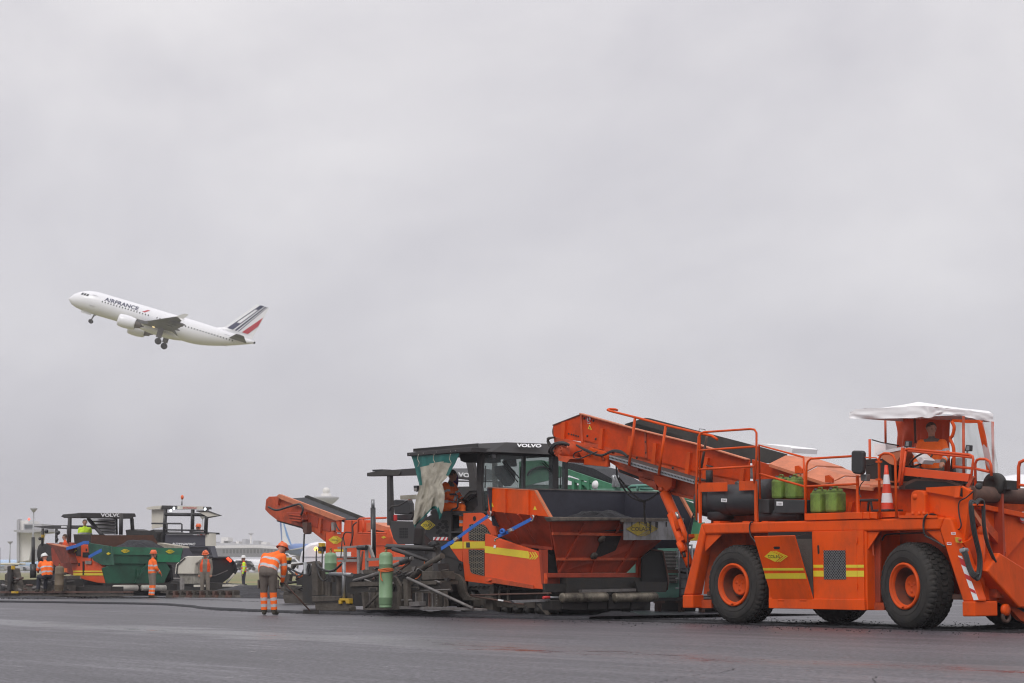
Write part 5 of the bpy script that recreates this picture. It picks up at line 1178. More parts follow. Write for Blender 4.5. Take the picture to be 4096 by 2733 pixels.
STAND = dict(pel=(0, 0, .95), che=(0, 0, 1.28), nek=(0, .01, 1.47), hed=(0, .03, 1.62),
             ls=(-.185, 0, 1.38), le=(-.235, -.02, 1.11), lw=(-.24, .05, .87), rs=(.185, 0, 1.38), re=(.235, -.02, 1.11), rw=(.24, .05, .87),
             lh=(-.095, 0, .92), lk=(-.11, .02, .50), la=(-.12, -.02, .09), rh=(.095, 0, .92), rk=(.11, .02, .50), ra=(.12, -.02, .09))
def person(label, at, yaw, pose={}, top=HIV, legs=KHAKI, lowleg=None, bands=True, hand=SKIN, sleeve=None, helmet=None, hair=True, vox=.014, look=(0, 1, 0), vest=None, scale=1.0, collar=None, frame=False, waist=None, hem=None):
    J = {k: Vector(v) for k, v in STAND.items()}; J.update({k: Vector(v) for k, v in pose.items()})
    T = Thing('person', label, 'person', (0, 0, 0), frame=False); T.o.location = at; T.o.rotation_euler = (0, 0, yaw); T.o.scale = (scale,) * 3
    B = []                                         # name, p0, r0, p1, r1
    def bone(n, a, ra, b, rb): B.append((n, Vector(a), ra, Vector(b), rb))
    up = (J['nek'] - J['pel']).normalized(); sx = (J['rs'] - J['ls']).normalized(); fw = up.cross(sx) * -1
    fw = sx.cross(up) * -1; fw = up.cross(sx); 
    for s in (-1, 1):
        bone('torso', J['pel'] + sx * .075 * s, .130, J['che'] + sx * .085 * s - up * .05, .140)
        bone('torso', J['che'] + sx * .085 * s - up * .05, .140, (J['ls'] if s < 0 else J['rs']) - sx * .06 * s - up * .04, .09)
    bone('torso', J['pel'], .12, J['che'], .13); bone('torso', J['che'], .13, J['nek'] - up * .05, .075); bone('torso', J['ls'] - up * .02, .07, J['rs'] - up * .02, .07); bone('torso', J['nek'] - up * .06, .075, J['ls'] - up * .02, .07); bone('torso', J['nek'] - up * .06, .075, J['rs'] - up * .02, .07)
    bone('hips', J['pel'] - sx * .08, .115, J['pel'] + sx * .08, .115)
    bone('neck', J['nek'] - up * .03, .06, J['hed'] - Vector((0, 0, .04)), .056)
    for q in 'lr':
        bone(q + 'uarm', J[q + 's'] - up * .015, .088, J[q + 'e'], .068); bone(q + 'farm', J[q + 'e'], .068, J[q + 'w'], .048)
        bone(q + 'thigh', J[q + 'h'], .118, J[q + 'k'], .084); bone(q + 'shin', J[q + 'k'], .084, J[q + 'a'] + Vector((0, 0, .02)), .072)
        kd = (J[q + 'k'] - J[q + 'h']); f = pose.get(q + 'toe'); ft = Vector(f) if f else Vector((.03 if q == 'r' else -.03, .17, -.045))
        bone(q + 'foot', J[q + 'a'] - Vector((0, 0, .035)), .052, J[q + 'a'] + ft, .043); bone(q + 'foot', J[q + 'a'] + Vector((0, 0, .06)), .06, J[q + 'a'] - Vector((0, .02, .04)), .048)
        # hand: palm, four unequal bent fingers, thumb
        d = (J[q + 'w'] - J[q + 'e']).normalized(); sid = d.cross(Vector((0, 0, 1)))
        sid = sid.normalized() if sid.length > .2 else Vector((0, 1, 0)); nrm = sid.cross(d); w0 = J[q + 'w'] + d * .02
        for k in range(4):
            off = sid * (k - 1.5) * .021; L_ = (.062, .078, .073, .056)[k]
            bone(q + 'hand', w0 + off * .6, .019, w0 + d * .075 + off, .014)
            a = w0 + d * .075 + off; b = a + (d * .8 - nrm * .5) * L_ * .55; c = b + (d * .2 - nrm * .95) * L_ * .5
            bone(q + 'hand', a, .011, b, .0095); bone(q + 'hand', b, .0095, c, .008)
        a = w0 + sid * -.028 + d * .02; b = a + (d * .6 - sid * .6 - nrm * .3) * .04; bone(q + 'hand', a, .013, b, .011); bone(q + 'hand', b, .011, b + (d * .7 - nrm * .7) * .03, .009)
    H = J['hed']; lk = Vector(look).normalized(); rt = lk.cross(Vector((0, 0, 1))).normalized(); hu = rt.cross(lk)
    for a, r, b, r2 in (((0, -.02, .03), .088, (0, .02, .03), .086), ((0, .035, -.04), .062, (0, .055, -.075), .042), ((0, -.03, -.01), .07, (0, .03, 0), .072), ((0, .092, .01), .012, (0, .108, -.022), .016),
                        ((-.03, .086, .03), .013, (.03, .086, .03), .013), ((-.022, .09, -.055), .010, (.022, .09, -.055), .010), ((-.088, -.01, .0), .014, (-.09, -.02, .03), .016), ((.088, -.01, .0), .014, (.09, -.02, .03), .016)):
        f = lambda v: H + rt * v[0] + lk * v[1] + hu * v[2]
        bone('head', f(a), r, f(b), r2)
    mb = MB()
    for n, a, ra, b, rb in B:
        ln = (b - a).length; m = 12
        ax = (b - a).normalized() if ln > 1e-4 else Vector((0, 0, 1))
        pr = [(0.0, -ra)] + [(ra * math.cos(t), ra * math.sin(t)) for t in (-1.05, -.5, 0)] + [(rb * math.cos(t), ln + rb * math.sin(t)) for t in (0, .5, 1.05)] + [(0.0, ln + rb)]
        pr = [(max(x, .0004), y) for x, y in pr]; st = len(mb.v); mb.lathe(a, ax, pr, m); nn = len(mb.v)
        mb.f.append([st + i for i in reversed(range(m))]); mb.f.append([nn - m + i for i in range(m)]); mb.sm += [True, True]; mb.mi += [0, 0]
    me = mesh_of('body', mb, PM); fixn(me); o = bpy.data.objects.new('body', me); S.collection.objects.link(o)
    r = o.modifiers.new('r', 'REMESH'); r.mode = 'VOXEL'; r.voxel_size = vox; sm = o.modifiers.new('s', 'SMOOTH'); sm.factor = .5; sm.iterations = 3 if vox < .02 else 2
    dg = bpy.context.evaluated_depsgraph_get(); nm = bpy.data.meshes.new_from_object(o.evaluated_get(dg)); nm.name = 'body'; o.modifiers.clear(); o.data = nm
    nm.materials.clear(); [nm.materials.append(m) for m in PM]
    o.parent = T.o; idx = []; bn = {}
    def near(p):
        best = 9; res = None
        for n, a, ra, b, rb in B:
            ab = b - a; t = max(0, min(1, (p - a).dot(ab) / max(1e-9, ab.length_squared))); d = (p - (a + ab * t)).length - (ra + (rb - ra) * t)
            if d < best: best = d; res = (n, t)
        return res
    sl = sleeve or top; ll = lowleg or legs
    cn = [Vector(v.co) for v in nm.vertices]
    for p in nm.polygons:
        c = p.center; n, t = near(c); m = top
        if n == 'head': m = SKIN
        elif n == 'neck': m = SKIN if t > .45 else (collar or top)
        elif n.endswith('hand'): m = hand
        elif n.endswith('foot'): m = BOOT
        elif n.endswith('thigh') : m = legs
        elif n.endswith('shin'):
            m = ll if t > .02 else legs
            if bands and lowleg and (.30 < t < .46 or .66 < t < .82): m = REFL
            if t > .97: m = BOOT
        elif n.endswith('uarm'):
            m = sl
            if bands and .55 < t < .75: m = REFL
        elif n.endswith('farm'):
            m = sl
            if bands and .50 < t < .68: m = REFL
            if collar and t > .82: m = collar
            if sleeve is None and vest: m = SKIN if t > .3 else sl
        elif n in ('torso', 'hips'):
            h = (c - J['pel']).dot(up); H_ = (J['nek'] - J['pel']).length; f = h / H_
            if f < (waist if waist is not None else -.05): m = legs
            elif hem and f < .10: m = hem
            elif bands and (.12 < f < .24 or .46 < f < .57): m = REFL
            elif collar and f > .86 and (c - J['nek']).length < .15: m = collar
            else: m = top
            if vest and abs((c - J['pel']).dot(sx)) < .085: m = vest
            if vest and f < .0: m = legs
        p.material_index = PI_[m.name]; p.use_smooth = True
    # eyes, hair or helmet
    f = lambda v: H + rt * v[0] + lk * v[1] + hu * v[2]
    q = MB()
    for s in (-1, 1): q.ball(f((s * .032, .088, .008)), .011, 8)
    T.part('eyes', q, BLK, fix=False, kind='stuff')
    if helmet:
        q = MB(); c = f((0, .0, .055)); q.lathe(c, hu, [(.118, 0), (.122, .03), (.112, .075), (.08, .108), (.04, .122), (.0, .126)], 24)
        q.lathe(c, hu, [(.150, -.012), (.152, -.004), (.118, .006)], 24)
        q.bar(f((0, -.09, .165)), f((0, .09, .165)), .05, .03, up=hu)
        hb_ = T.part('helmet', q, helmet)
        T.part('helmet_strap', MB().tube([f((-.1, .0, .05)), f((-.075, .04, -.07)), f((0, .075, -.125)), f((.075, .04, -.07)), f((.1, .0, .05))], .006, 5), BLK, hb_, fix=False)
    elif hair:
        q = MB(); G = 14; vs = []
        for i in range(G + 1):
            a = math.pi * .62 * i / G
            for k in range(20):
                b = 2 * math.pi * k / 20; rr = .098 + .006 * noise.noise(Vector((i * .9, k * .7, 2)))
                fr = 1.0 if math.sin(b) < .2 else .72
                aa = a * fr; vs.append(f((math.sin(aa) * math.cos(b) * rr * .96, math.sin(aa) * math.sin(b) * rr * 1.08 - .008, math.cos(aa) * rr * 1.05 + .032)))
        fs = [[i * 20 + k, i * 20 + (k + 1) % 20, (i + 1) * 20 + (k + 1) % 20, (i + 1) * 20 + k] for i in range(G) for k in range(20)]
        T.part('hair', MB().add(vs, fs, True), HAIR, fix=False)
    return T, J, T.o.matrix_basis.copy()
def wp(k, x, y, d): return hitp(k, x, y, Vector((0, d, 0)), Vector((0, 1, 0)))
def gp(k, x, y, z=0): return hitp(k, x, y, Vector((0, 0, z)), EZ)
# worker bending with a lute, seen from behind; faces away and slightly right
p = wp('J', 350, 1450, 45.2); p.z = 0.0
W1, J1, _ = person('worker bending forward in orange jacket and helmet, back to us, holding a long rake', p, R(-8),
    dict(pel=(-.02, -.10, .96), che=(.0, .08, 1.24), nek=(.08, .25, 1.40), hed=(.18, .36, 1.47), ls=(-.16, .18, 1.33), rs=(.24, .22, 1.32),
         le=(-.25, .16, 1.08), lw=(-.25, .20, .84), re=(.275, .21, 1.04), rw=(.215, .30, .78), lh=(-.115, -.08, .95), rh=(.085, -.08, .95),
         lk=(-.13, -.02, .52), rk=(.09, -.02, .52), la=(-.12, .0, .10), ra=(.11, .0, .10), ltoe=(-.03, .16, -.05), rtoe=(.03, .16, -.05)),
    top=HIV, legs=TAUPE, lowleg=HIV, hand=GLOVE, helmet=HELO, look=(.35, .85, -.4), vox=.012, hem=TAUPE, waist=-.02)
W1.part('pocket', MB().box((-.255, -.12, .60), (-.225, .04, .80)).box((.185, -.12, .60), (.215, .04, .80)), TAUPE, bevel=.012, kind='stuff')
hp_ = Matrix.Translation(p) @ Matrix.Rotation(R(-8), 4, 'Z') @ Vector((.22, .35, .75))
tip = wp('J', 800, 1435, 45.6); tip.z = .09
rk = Thing('asphalt_rake', 'long wooden rake held by the bending worker, its head on the asphalt', 'rake', tuple(hp_), frame=False)
top_ = hp_ + (hp_ - tip).normalized() * .35
rk.part('handle', MB().tube([top_, tip], .017, 8), RUST, fix=False)
rk.part('rake_head', MB().bar(tip + Vector((-.16, -.0, -.02)), tip + Vector((.2, .02, -.02)), .03, .09), OIL)
# driver of the feeder
dp_ = lane(*qw('A', 1.35, 1772, 500)); dp_.z = 2.54
ps = qw('A', 1.35, 1775, 250); hz_ = ps.z
person('driver with short brown hair and orange jacket standing under the white canopy', Vector((dp_.x, dp_.y, hz_ - 1.66)), R(160),
    dict(le=(-.27, .06, 1.15), lw=(-.22, .26, 1.02), re=(.28, .02, 1.13), rw=(.25, .16, .90)),
    top=HIV, legs=TAUPE, collar=TAUPE, look=(-.55, .8, -.05), vox=.012, hand=SKIN)
# operator sitting on the paver, looking right
o_ = lane(*qw('G', .45, 1590, 1200)); 
sz = qw('G', .45, 1600, 1130).z
person('grey-haired paver operator seated on the open platform, looking towards the hopper', Vector((o_.x, o_.y, sz - .62)), R(-115),
    dict(pel=(0, -.12, .66), che=(0, -.10, .98), nek=(.0, -.04, 1.17), hed=(0, .02, 1.34), ls=(-.19, -.06, 1.12), rs=(.19, -.06, 1.12),
         le=(-.24, .06, .88), lw=(-.12, .26, .76), re=(.25, .04, .88), rw=(.12, .26, .76), lh=(-.1, -.1, .62), rh=(.1, -.1, .62), lk=(-.15, .36, .62), rk=(.16, .36, .60),
         la=(-.15, .38, .16), ra=(.17, .36, .14)), top=HIV, legs=HIV, lowleg=HIV, collar=TAUPE, look=(-.75, .6, -.05), vox=.012)
hb2 = Thing('purple_bag', 'purple cloth bag hanging by the seated paver operator', 'bag', tuple(lane(*qw('G', .9, 1635, 720))), frame=False)
c_ = lane(*qw('G', 1.1, 1640, 715)); hb2.part('cloth', MB().ball(c_, (.09, .07, .21), 14), mat('purple cloth', (.09, .02, .14), .8, bump=.8, bscale=12), fix=False)
# standing workers of the far train
def stand(k, x, y, d, label, yaw, **kw):
    p = wp(k, x, y, d); p.z = kw.pop('z', 0.0); return person(label, p, yaw, vox=.02, **kw)
stand('M', 722, 1425, 72.3, 'worker in full orange suit and orange helmet standing before the green hopper', R(-60), pose=dict(rw=(.22, .22, .95), re=(.27, .05, 1.12)), top=HIV, legs=KHAKI, lowleg=HIV, helmet=HELO, look=(.5, .8, 0), scale=.97)
stand('M', 1462, 1425, 79.5, 'worker in khaki overalls with open orange vest and orange helmet', R(178), top=HIVD, legs=KHAKI, helmet=HELO, bands=False, look=(.1, .9, -.3), vest=KHAKI, sleeve=KHAKI)
stand('K', 2290, 882, 105, 'distant worker in white helmet and orange vest over green shirt', R(95), top=HIVD, sleeve=HIY, legs=NAVY, helmet=HELW, hand=SKIN)
# crew on the far pavers
def at_px(k, x, y, d): return wp(k, x, y, d)
p = at_px('K', 795, 448, 77.5); person('man in yellow high-visibility jacket standing on the far left paver', Vector((p.x, p.y, p.z - .86)), R(175), top=HIY, legs=NAVY, look=(-.3, .9, 0), vox=.022, pose=dict(hed=(0, .03, 1.62)))
p = at_px('K', 430, 765, 73.0); person('seated worker in orange jacket and helmet at the far left screed', Vector((p.x, p.y, p.z - .62)), R(35),
    dict(pel=(0, -.12, .66), che=(0, -.04, .98), nek=(.0, .08, 1.15), hed=(0, .16, 1.28), ls=(-.19, .03, 1.10), rs=(.19, .03, 1.10), le=(-.26, .12, .86), lw=(-.16, .34, .80), re=(.26, .10, .86), rw=(.14, .34, .78),
         lh=(-.1, -.1, .62), rh=(.1, -.1, .62), lk=(-.13, .34, .60), rk=(.14, .34, .60), la=(-.13, .36, .14), ra=(.14, .36, .14)), top=HIV, legs=NAVY, helmet=HELW, vox=.022, look=(-.2, .9, -.3))
p = at_px('K', 612, 545, 86); person('man in dark red jacket sitting in the small far cab', Vector((p.x, p.y, p.z - .95)), R(100), top=mat('dark red cloth', (.35, .03, .015), .8) if False else HIVD, legs=NAVY, vox=.024, bands=False)
p = at_px('K', 1925, 440, 86.5); person('worker in orange helmet leaning behind the charcoal paver panel', Vector((p.x, p.y, p.z - .90)), R(100),
    dict(che=(0, .10, 1.22), nek=(0, .22, 1.38), hed=(0, .28, 1.50), ls=(-.19, .16, 1.32), rs=(.19, .16, 1.32), le=(-.25, .3, 1.1), re=(.25, .3, 1.1), lw=(-.2, .5, 1.0), rw=(.2, .5, 1.0)), top=HIVD, legs=NAVY, helmet=HELO, vox=.024)
# ================================================================= more machines behind and to the left
def mach(name, label, k, x, w, cat='paver', group=None):
    p = qw(k, w, x, ZY[k]); return Thing(name, label, cat, (p.x, w + 1.2, 0), group)
ZY = {'F': 1200, 'J': 1200, 'K': 850, 'X': 1200, 'G': 1500}
def PL(T, k, w, name, m, pts, t=.05, **kw): return T.plate(name, m, k, w, pts, t, **kw)
# ---- paver in the second lane (behind the first)
B = mach('road_paver', 'charcoal paver with an empty black seat, half hidden behind the nearest paver', 'F', 400, 5.4); W5 = 5.4
def b(n, m, pts, t=.05, w=W5, **kw): return B.plate(n, m, 'F', w, pts, t, **kw)
b('roof', GRY, [(118, 335), (235, 318), (430, 303), (470, 300), (470, 350), (290, 355), (118, 358)], .2)
b('roof_cover', BELT, [(118, 334), (235, 317), (355, 325), (340, 350), (118, 356)], .02, W5 - .03)
b('roof_hatch', BLK, [(155, 312), (228, 309), (232, 320), (157, 325)], .3)
b('roof_post', GRY, [(257, 352), (276, 352), (281, 520), (283, 700), (258, 700)], .12)
b('roof_front', mat('pale grey roof front', (.20, .20, .205), .5, dirt=.2), [(700, 303), (900, 302), (1050, 318), (1010, 385), (940, 388), (700, 366)], .06, 7.6)
tq = MB(); o_ = qw('F', 7.56, 752, 362); add_text(tq, 'VOLVO', o_, qw('F', 7.56, 938, 372) - o_, qw('F', 7.56, 752, 330) - o_, .05); B.part('lettering', tq, WHT, fix=False)
for pts in ([(705, 355), (878, 372), (878, 390), (705, 372)], [(730, 386), (1040, 392), (1045, 400), (730, 396)], [(1030, 395), (1045, 395), (1045, 445), (1032, 445)], [(735, 430), (890, 428), (880, 520), (735, 520)], [(828, 380), (840, 380), (842, 440), (830, 440)]): b('cab_frame', GRY, pts, .1, 7.4)
b('seat_back', PLA, [(300, 528), (310, 520), (365, 522), (412, 535), (422, 612), (405, 625), (305, 620)], .15, W5 + .5, bevel=.03)
b('seat_cushion', PLA, [(300, 625), (440, 622), (440, 660), (305, 665)], .5, W5 + .3, bevel=.02)
B.pipe('grab_rail', GRY, 'F', W5, [(272, 600), (290, 568), (340, 562), (400, 528), (430, 530), (440, 550), (442, 620), (425, 660)], .022)
b('side_body', GRY, [(265, 668), (440, 672), (450, 720), (440, 830), (330, 830), (300, 790)], .3, bevel=.01)
for i in range(5):
    for j in range(4): b('vent_opening', SHADE, [(344 + i * 12, 717 + j * 19), (353 + i * 12, 717 + j * 19), (353 + i * 12, 732 + j * 19), (344 + i * 12, 732 + j * 19)], .004, W5 - .006)
b('rear_body', GRY, [(440, 640), (520, 640), (520, 900), (440, 830)], .3, W5 + .3)
b('orange_body', ORR, [(455, 740), (640, 740), (640, 1020), (480, 1000), (440, 900)], .3, W5 + .5)
for i in range(9): b('grille_bar', GRYL, [(468 + i * 7, 742), (471 + i * 7, 742), (471 + i * 7, 835), (468 + i * 7, 835)], .03, W5 + .45)
b('fire_extinguisher', RED, [(288, 625), (310, 625), (312, 668), (292, 670)], .1, W5 + .1, bevel=.02)
b('tan_awning', BEIGE, [(349, 492), (460, 485), (470, 515), (350, 520)], .2, W5 + 1)
b('awning_post', ORR, [(405, 520), (415, 520), (415, 600), (407, 600)], .1, W5 + 1)
b('chassis', DUSTY, [(140, 985), (620, 985), (620, 1180), (0, 1180), (0, 1060)], .4, W5 + .2)
b('track_side', OIL, [(300, 1100), (900, 1100), (900, 1225), (300, 1225)], .4, W5)
B.part('far_side', MB().box((qw('F', W5, 300, 900).x, W5 + .4, .6), (qw('F', W5, 900, 900).x, W5 + 2.4, 1.7)), GRY)
# ---- green feeder in the second lane
G_ = mach('asphalt_feeder', 'green asphalt feeder with louvred side and a loaded black belt, behind the paver hopper', 'X', 500, 5.0, 'paving machine'); WG = 5.0
def g(k, n, m, pts, t=.05, w=WG, **kw): return G_.plate(n, m, k, w, pts, t, **kw)
g('T', 'conveyor_side', GRN, [(560, 165), (780, 150), (1050, 245), (1520, 405), (1540, 440), (1440, 440), (1050, 300), (560, 420)], .05)
g('T', 'belt_load', ASPH, [(1040, 175), (1110, 185), (1300, 235), (1420, 300), (1560, 380), (1840, 440), (1500, 430), (1300, 350), (1040, 255)], .8, WG + .3)
g('T', 'belt_edge', BELT, [(1400, 245), (1560, 300), (1840, 392), (1840, 420), (1560, 350), (1430, 300)], .05, WG + 1.3)
g('T', 'lower_chord', GRN, [(1040, 320), (1240, 380), (1420, 430), (1240, 440), (1200, 400), (1040, 350)], .1)
g('T', 'lower_side', GRN, [(560, 390), (1250, 400), (1300, 450), (560, 520)], .1, WG + .2)
for x in (1080, 1150, 1230): g('T', 'web', GRN, [(x, 340), (x + 22, 345), (x + 22, 450), (x, 450)], .1, WG - .02)
g('T', 'deck', mat('pale green deck', (.22, .45, .33), .5, dirt=.3), [(1270, 432), (1700, 428), (1900, 455), (1900, 480), (1270, 470)], .4)
G_.pipe('handrail', GRNP, 'T', WG, [(1650, 445), (1652, 420), (1670, 408), (1900, 400)], .035); G_.pipe('handrail', GRNP, 'T', WG, [(1735, 405), (1735, 450)], .035); G_.pipe('handrail', GRNP, 'T', WG, [(1760, 430), (1900, 436)], .03)
g('T', 'inner_frame', GRN, [(620, 180), (900, 160), (900, 250), (760, 300), (640, 330)], .1, WG + .4)
G_.pipe('hose', HOSE, 'T', WG - .05, [(640, 300), (680, 250), (780, 215), (850, 240), (890, 330)], .03, smooth=True)
G_.part('mirror_disc', MB().lathe(qw('T', WG - .3, 1315, 397), (0, -1, .1), [(.11, 0), (.1, .03), (0, .05)], 20), WHT); G_.pipe('mirror_stem', WHT, 'T', WG - .3, [(1320, 410), (1332, 436)], .015)
for x in (1470, 1500): G_.pipe('wrapped_hose', GALV, 'T', WG - .1, [(x + 20, 310), (x + 35, 350), (x + 30, 420)], .06, smooth=True)
g('X', 'side_panel', GRNP, [(-900, 262), (380, 262), (645, 262), (645, 1140), (-900, 1140)], .3)
g('X', 'yellow_band', YELP, [(380, 236), (640, 236), (640, 262), (380, 262)], .02, WG - .01)
g('X', 'upper_panel', GRN, [(600, -40), (960, -40), (960, 145), (600, 145)], .2, WG + .05)
g('X', 'yellow_band', YELP, [(640, 145), (960, 140), (960, 245), (640, 250)], .2, WG + .03)
lv = g('X', 'louvre_frame', GRNP, [(375, 398), (608, 398), (612, 908), (470, 905), (380, 420)], .02, WG - .02)
for i in range(23):
    y = 408 + i * 22
    if 690 < y < 765: continue
    x0 = 385 + max(0, (y - 400) * .18)
    g('X', 'louvre', ALU, [(x0, y), (606, y), (606, y + 9), (x0, y + 9)], .05, WG - .06, parent=lv)
    g('X', 'louvre_gap', SHADE, [(x0, y + 10), (606, y + 10), (606, y + 20), (x0, y + 20)], .004, WG - .03, parent=lv)
g('X', 'brown_strip', RUST, [(465, 700), (640, 702), (640, 758), (470, 755)], .02, WG - .1)
g('X', 'strap_strip', OIL, [(640, 722), (800, 745), (800, 775), (640, 755)], .02, WG - .85)
g('X', 'bottom_rail', GRY, [(280, 1140), (720, 1140), (720, 1165), (560, 1185), (280, 1190)], .1, WG - .2)
g('X', 'brown_beam', RUST, [(250, 1190), (700, 1185), (700, 1228), (250, 1230)], .2, WG)
for x in (270, 640, 960): g('X', 'drop_leg', RUST, [(x, 1225), (x + 70, 1225), (x + 50, 1330), (x + 40, 1405), (x, 1405), (x - 5, 1300)], .1, WG - .5)
g('X', 'black_end', OIL, [(560, 1225), (1100, 1235), (1100, 1300), (560, 1300)], .3, WG + .2)
for i in (-1, 0, 1):
    G_.part('wheel', MB().lathe(qw('X', WG, 520 + i * 700, 1250), (0, 1, 0), [(0, 0), (.2, 0), (.45, .02), (.48, .06), (.48, .35), (0, .4)], 24), TYRE)
g('A', 'rear_rail', GRN, [(180, 685), (290, 712), (290, 722), (180, 695)], .05); g('A', 'rear_mesh', GRND, [(200, 700), (290, 735), (290, 850), (215, 850)], .05, WG + .3)
g('A', 'white_roof', PVC, [(640, 350), (690, 352), (880, 376), (895, 382), (890, 412), (760, 395), (640, 372)], .8, WG + .5)
ibc = Thing('liquid_tote', 'white liquid tote in a grey wire cage beside the green machine', 'container', tuple(qw('X', WG - .8, 700, 1120)))
ip = qws('X', WG - .8, [(608, 360), (930, 360), (930, 1120), (640, 1120)])
ibc.part('tank', MB().prism(qws('X', WG - .78, [(612, 365), (930, 360), (930, 1120), (645, 1110)]), (0, .9, 0)), mat('grey white plastic', (.50, .51, .53), .5, dirt=.3, dscale=4), bevel=.04)
for y in (320, 505, 685, 840, 995): ibc.pipe('cage_bar', GALV, 'X', WG - .84, [(600, y), (860, y - 2)], .018)
for x in (650, 770, 850): ibc.pipe('cage_bar', GALV, 'X', WG - .86, [(x, 320), (x + 20, 1120)], .02)
ibc.plate('pallet', GRYL, 'X', WG - .8, [(625, 1130), (930, 1130), (930, 1160), (625, 1160)], .9)
# chains with tar that hang from the conveyor head
ch = Thing('hanging_chains', 'tarry chains looped under the conveyor head over the paver hopper', 'chain', tuple(qw('E', 1.5, 1180, 1100)))
for pts in ([(880, 850), (940, 960), (1030, 1070), (1140, 1120), (1180, 1125)], [(900, 860), (1000, 980), (1100, 1080), (1180, 1120)], [(1180, 1120), (1260, 1085), (1340, 1020)], [(1175, 1120), (1185, 1250), (1190, 1375)], [(1190, 1120), (1180, 1230), (1182, 1300)], [(870, 700), (880, 850)]):
    P = smooth_path(qws('E', 1.5, pts), 8); q = MB()
    for i in range(len(P) - 1): q.bar(P[i], P[i + 1], .035 if i % 2 else .018, .018 if i % 2 else .035)
    ch.part('chain', q, OIL)
# sign plate on the front of the hopper
sg = Thing('sign_plate', 'grimy grey plate with a yellow diamond sign hanging at the hopper front', 'sign', tuple(qu('F', uF + .25, 2110, 730)))
pl = [qu('F', uF + .25, *p) for p in [(1910, 676), (2320, 664), (2320, 800), (1910, 802)]]
pp_ = sg.part('plate', MB().prism(pl, (-.03, 0, 0)), mat('grimy grey sheet', (.30, .30, .31), .5, dirt=.7, dscale=5, dcol=(.10, .09, .07), streak=3))
sg.part('top_rail', MB().prism([qu('F', uF + .27, *p) for p in [(1905, 655), (2325, 648), (2325, 664), (1905, 678)]], (-.1, 0, 0)), mat('dusty hopper lip', (.17, .145, .12), .7))
c_ = qu('F', uF + .256, 2040, 724); logo(sg, c_, (qu('F', uF + .256, 2158, 722) - qu('F', uF + .256, 1922, 724)) / 2, (qu('F', uF + .256, 2040, 673) - qu('F', uF + .256, 2040, 772)) / 2, (1, 0, 0), 'COLAS', pp_, mat('grimy yellow', (.45, .33, .02), .5, dirt=.6, dscale=8, dcol=(.12, .09, .03), streak=3))
q = MB()
for x, l in ((2085, 60), (2090, 75), (2128, 60), (2138, 40), (2060, 25), (2010, 20), (1960, 30), (2200, 30)): q.prism([qu('F', uF + .262, x, 675), qu('F', uF + .262, x + 7, 675), qu('F', uF + .262, x + 5, 680 + l), qu('F', uF + .262, x + 1, 680 + l)], (.004, 0, 0))
sg.part('tar_drips', q, OIL, pp_)
# ---- third lane: orange feeder with the sign, seen over the screed
WJ = 11.0
Cj = mach('asphalt_feeder', 'smaller orange feeder whose raised belt carries dark asphalt, behind the bending worker', 'J', 1300, WJ, 'paving machine')
def c(n, m, pts, t=.05, w=WJ, k='J', **kw): return Cj.plate(n, m, k, w, pts, t, **kw)
c('conveyor_side', ORD, [(303, 300), (313, 190), (345, 157), (430, 153), (1165, 405), (1075, 432), (1062, 545), (968, 552), (965, 655), (830, 548), (745, 500), (440, 420), (350, 350)], .08, bevel=.01)
c('side_flange', ORPALE, [(430, 150), (455, 130), (475, 135), (1165, 395), (1160, 412), (1075, 420), (700, 272), (470, 182)], .1, WJ - .12)
for pts in ([(735, 330), (752, 325), (740, 480), (722, 470)], [(905, 400), (925, 400), (905, 560), (890, 550)], [(440, 170), (455, 172), (440, 250), (425, 245)]): c('stiffener', ORD, pts, .1, WJ - .1)
c('recess', REDO, [(930, 405), (1030, 440), (1020, 540), (925, 520)], .02, WJ - .02); c('recess', REDO, [(760, 340), (890, 395), (880, 500), (750, 460)], .02, WJ - .02)
c('drive_unit', REDO, [(535, 330), (700, 330), (720, 410), (690, 450), (580, 420)], .3, WJ - .25, bevel=.02)
for y in (345, 375, 405): c('drive_rib', ORD, [(560, y), (690, y + 15), (690, y + 27), (560, y + 12)], .04, WJ - .3)
Cj.pipe('hose', HOSE, 'J', WJ - .3, [(340, 270), (430, 305), (560, 270), (680, 240), (720, 290), (700, 360)], .038, smooth=True)
c('lower_chain', OIL, [(425, 420), (450, 415), (760, 500), (860, 545), (760, 545), (700, 505), (440, 432)], .9, WJ + .1)
c('chain_tensioner', RUST, [(712, 440), (765, 440), (762, 560), (740, 570), (720, 545)], .2, WJ - .2)
Cj.pipe('hanging_rod', BLK, 'J', WJ - .1, [(735, 565), (722, 880)], .03)
c('far_side', BELT, [(740, 150), (765, 142), (1420, 395), (1400, 410), (1180, 405), (740, 250)], .05, WJ + 1.6)
q = MB(); A = qws('J', WJ + .1, [(600, 205), (700, 240), (1180, 410)]); Bq = qws('J', WJ + 1.5, [(600, 175), (740, 165), (1330, 400)])
for i in range(2): q.prism([A[i], A[i + 1], Bq[i + 1], Bq[i]], (0, 0, -.1))
Cj.part('belt_load', q, ASPH)
c('engine_body', ORR, [(970, 548), (1165, 545), (1175, 418), (1335, 412), (1335, 565), (1640, 570), (1700, 600), (1740, 900), (1740, 1010), (970, 1010)], .5, bevel=.02)
c('side_seam', REDO, [(1250, 420), (1262, 420), (1262, 700), (1250, 700)], .02, WJ - .02); c('side_seam', REDO, [(1335, 690), (1720, 695), (1720, 700), (1335, 697)], .02, WJ - .02)
c('cylinder', ALU, [(1032, 440), (1058, 440), (1058, 530), (1032, 530)], .1, WJ - .15)
c('post', ORR, [(1085, 420), (1120, 415), (1120, 545), (1085, 545)], .1, WJ - .08)
c('hood_cover', ORPALE, [(1360, 450), (1480, 440), (1640, 490), (1640, 540), (1500, 520), (1370, 555)], .8, WJ + .3)
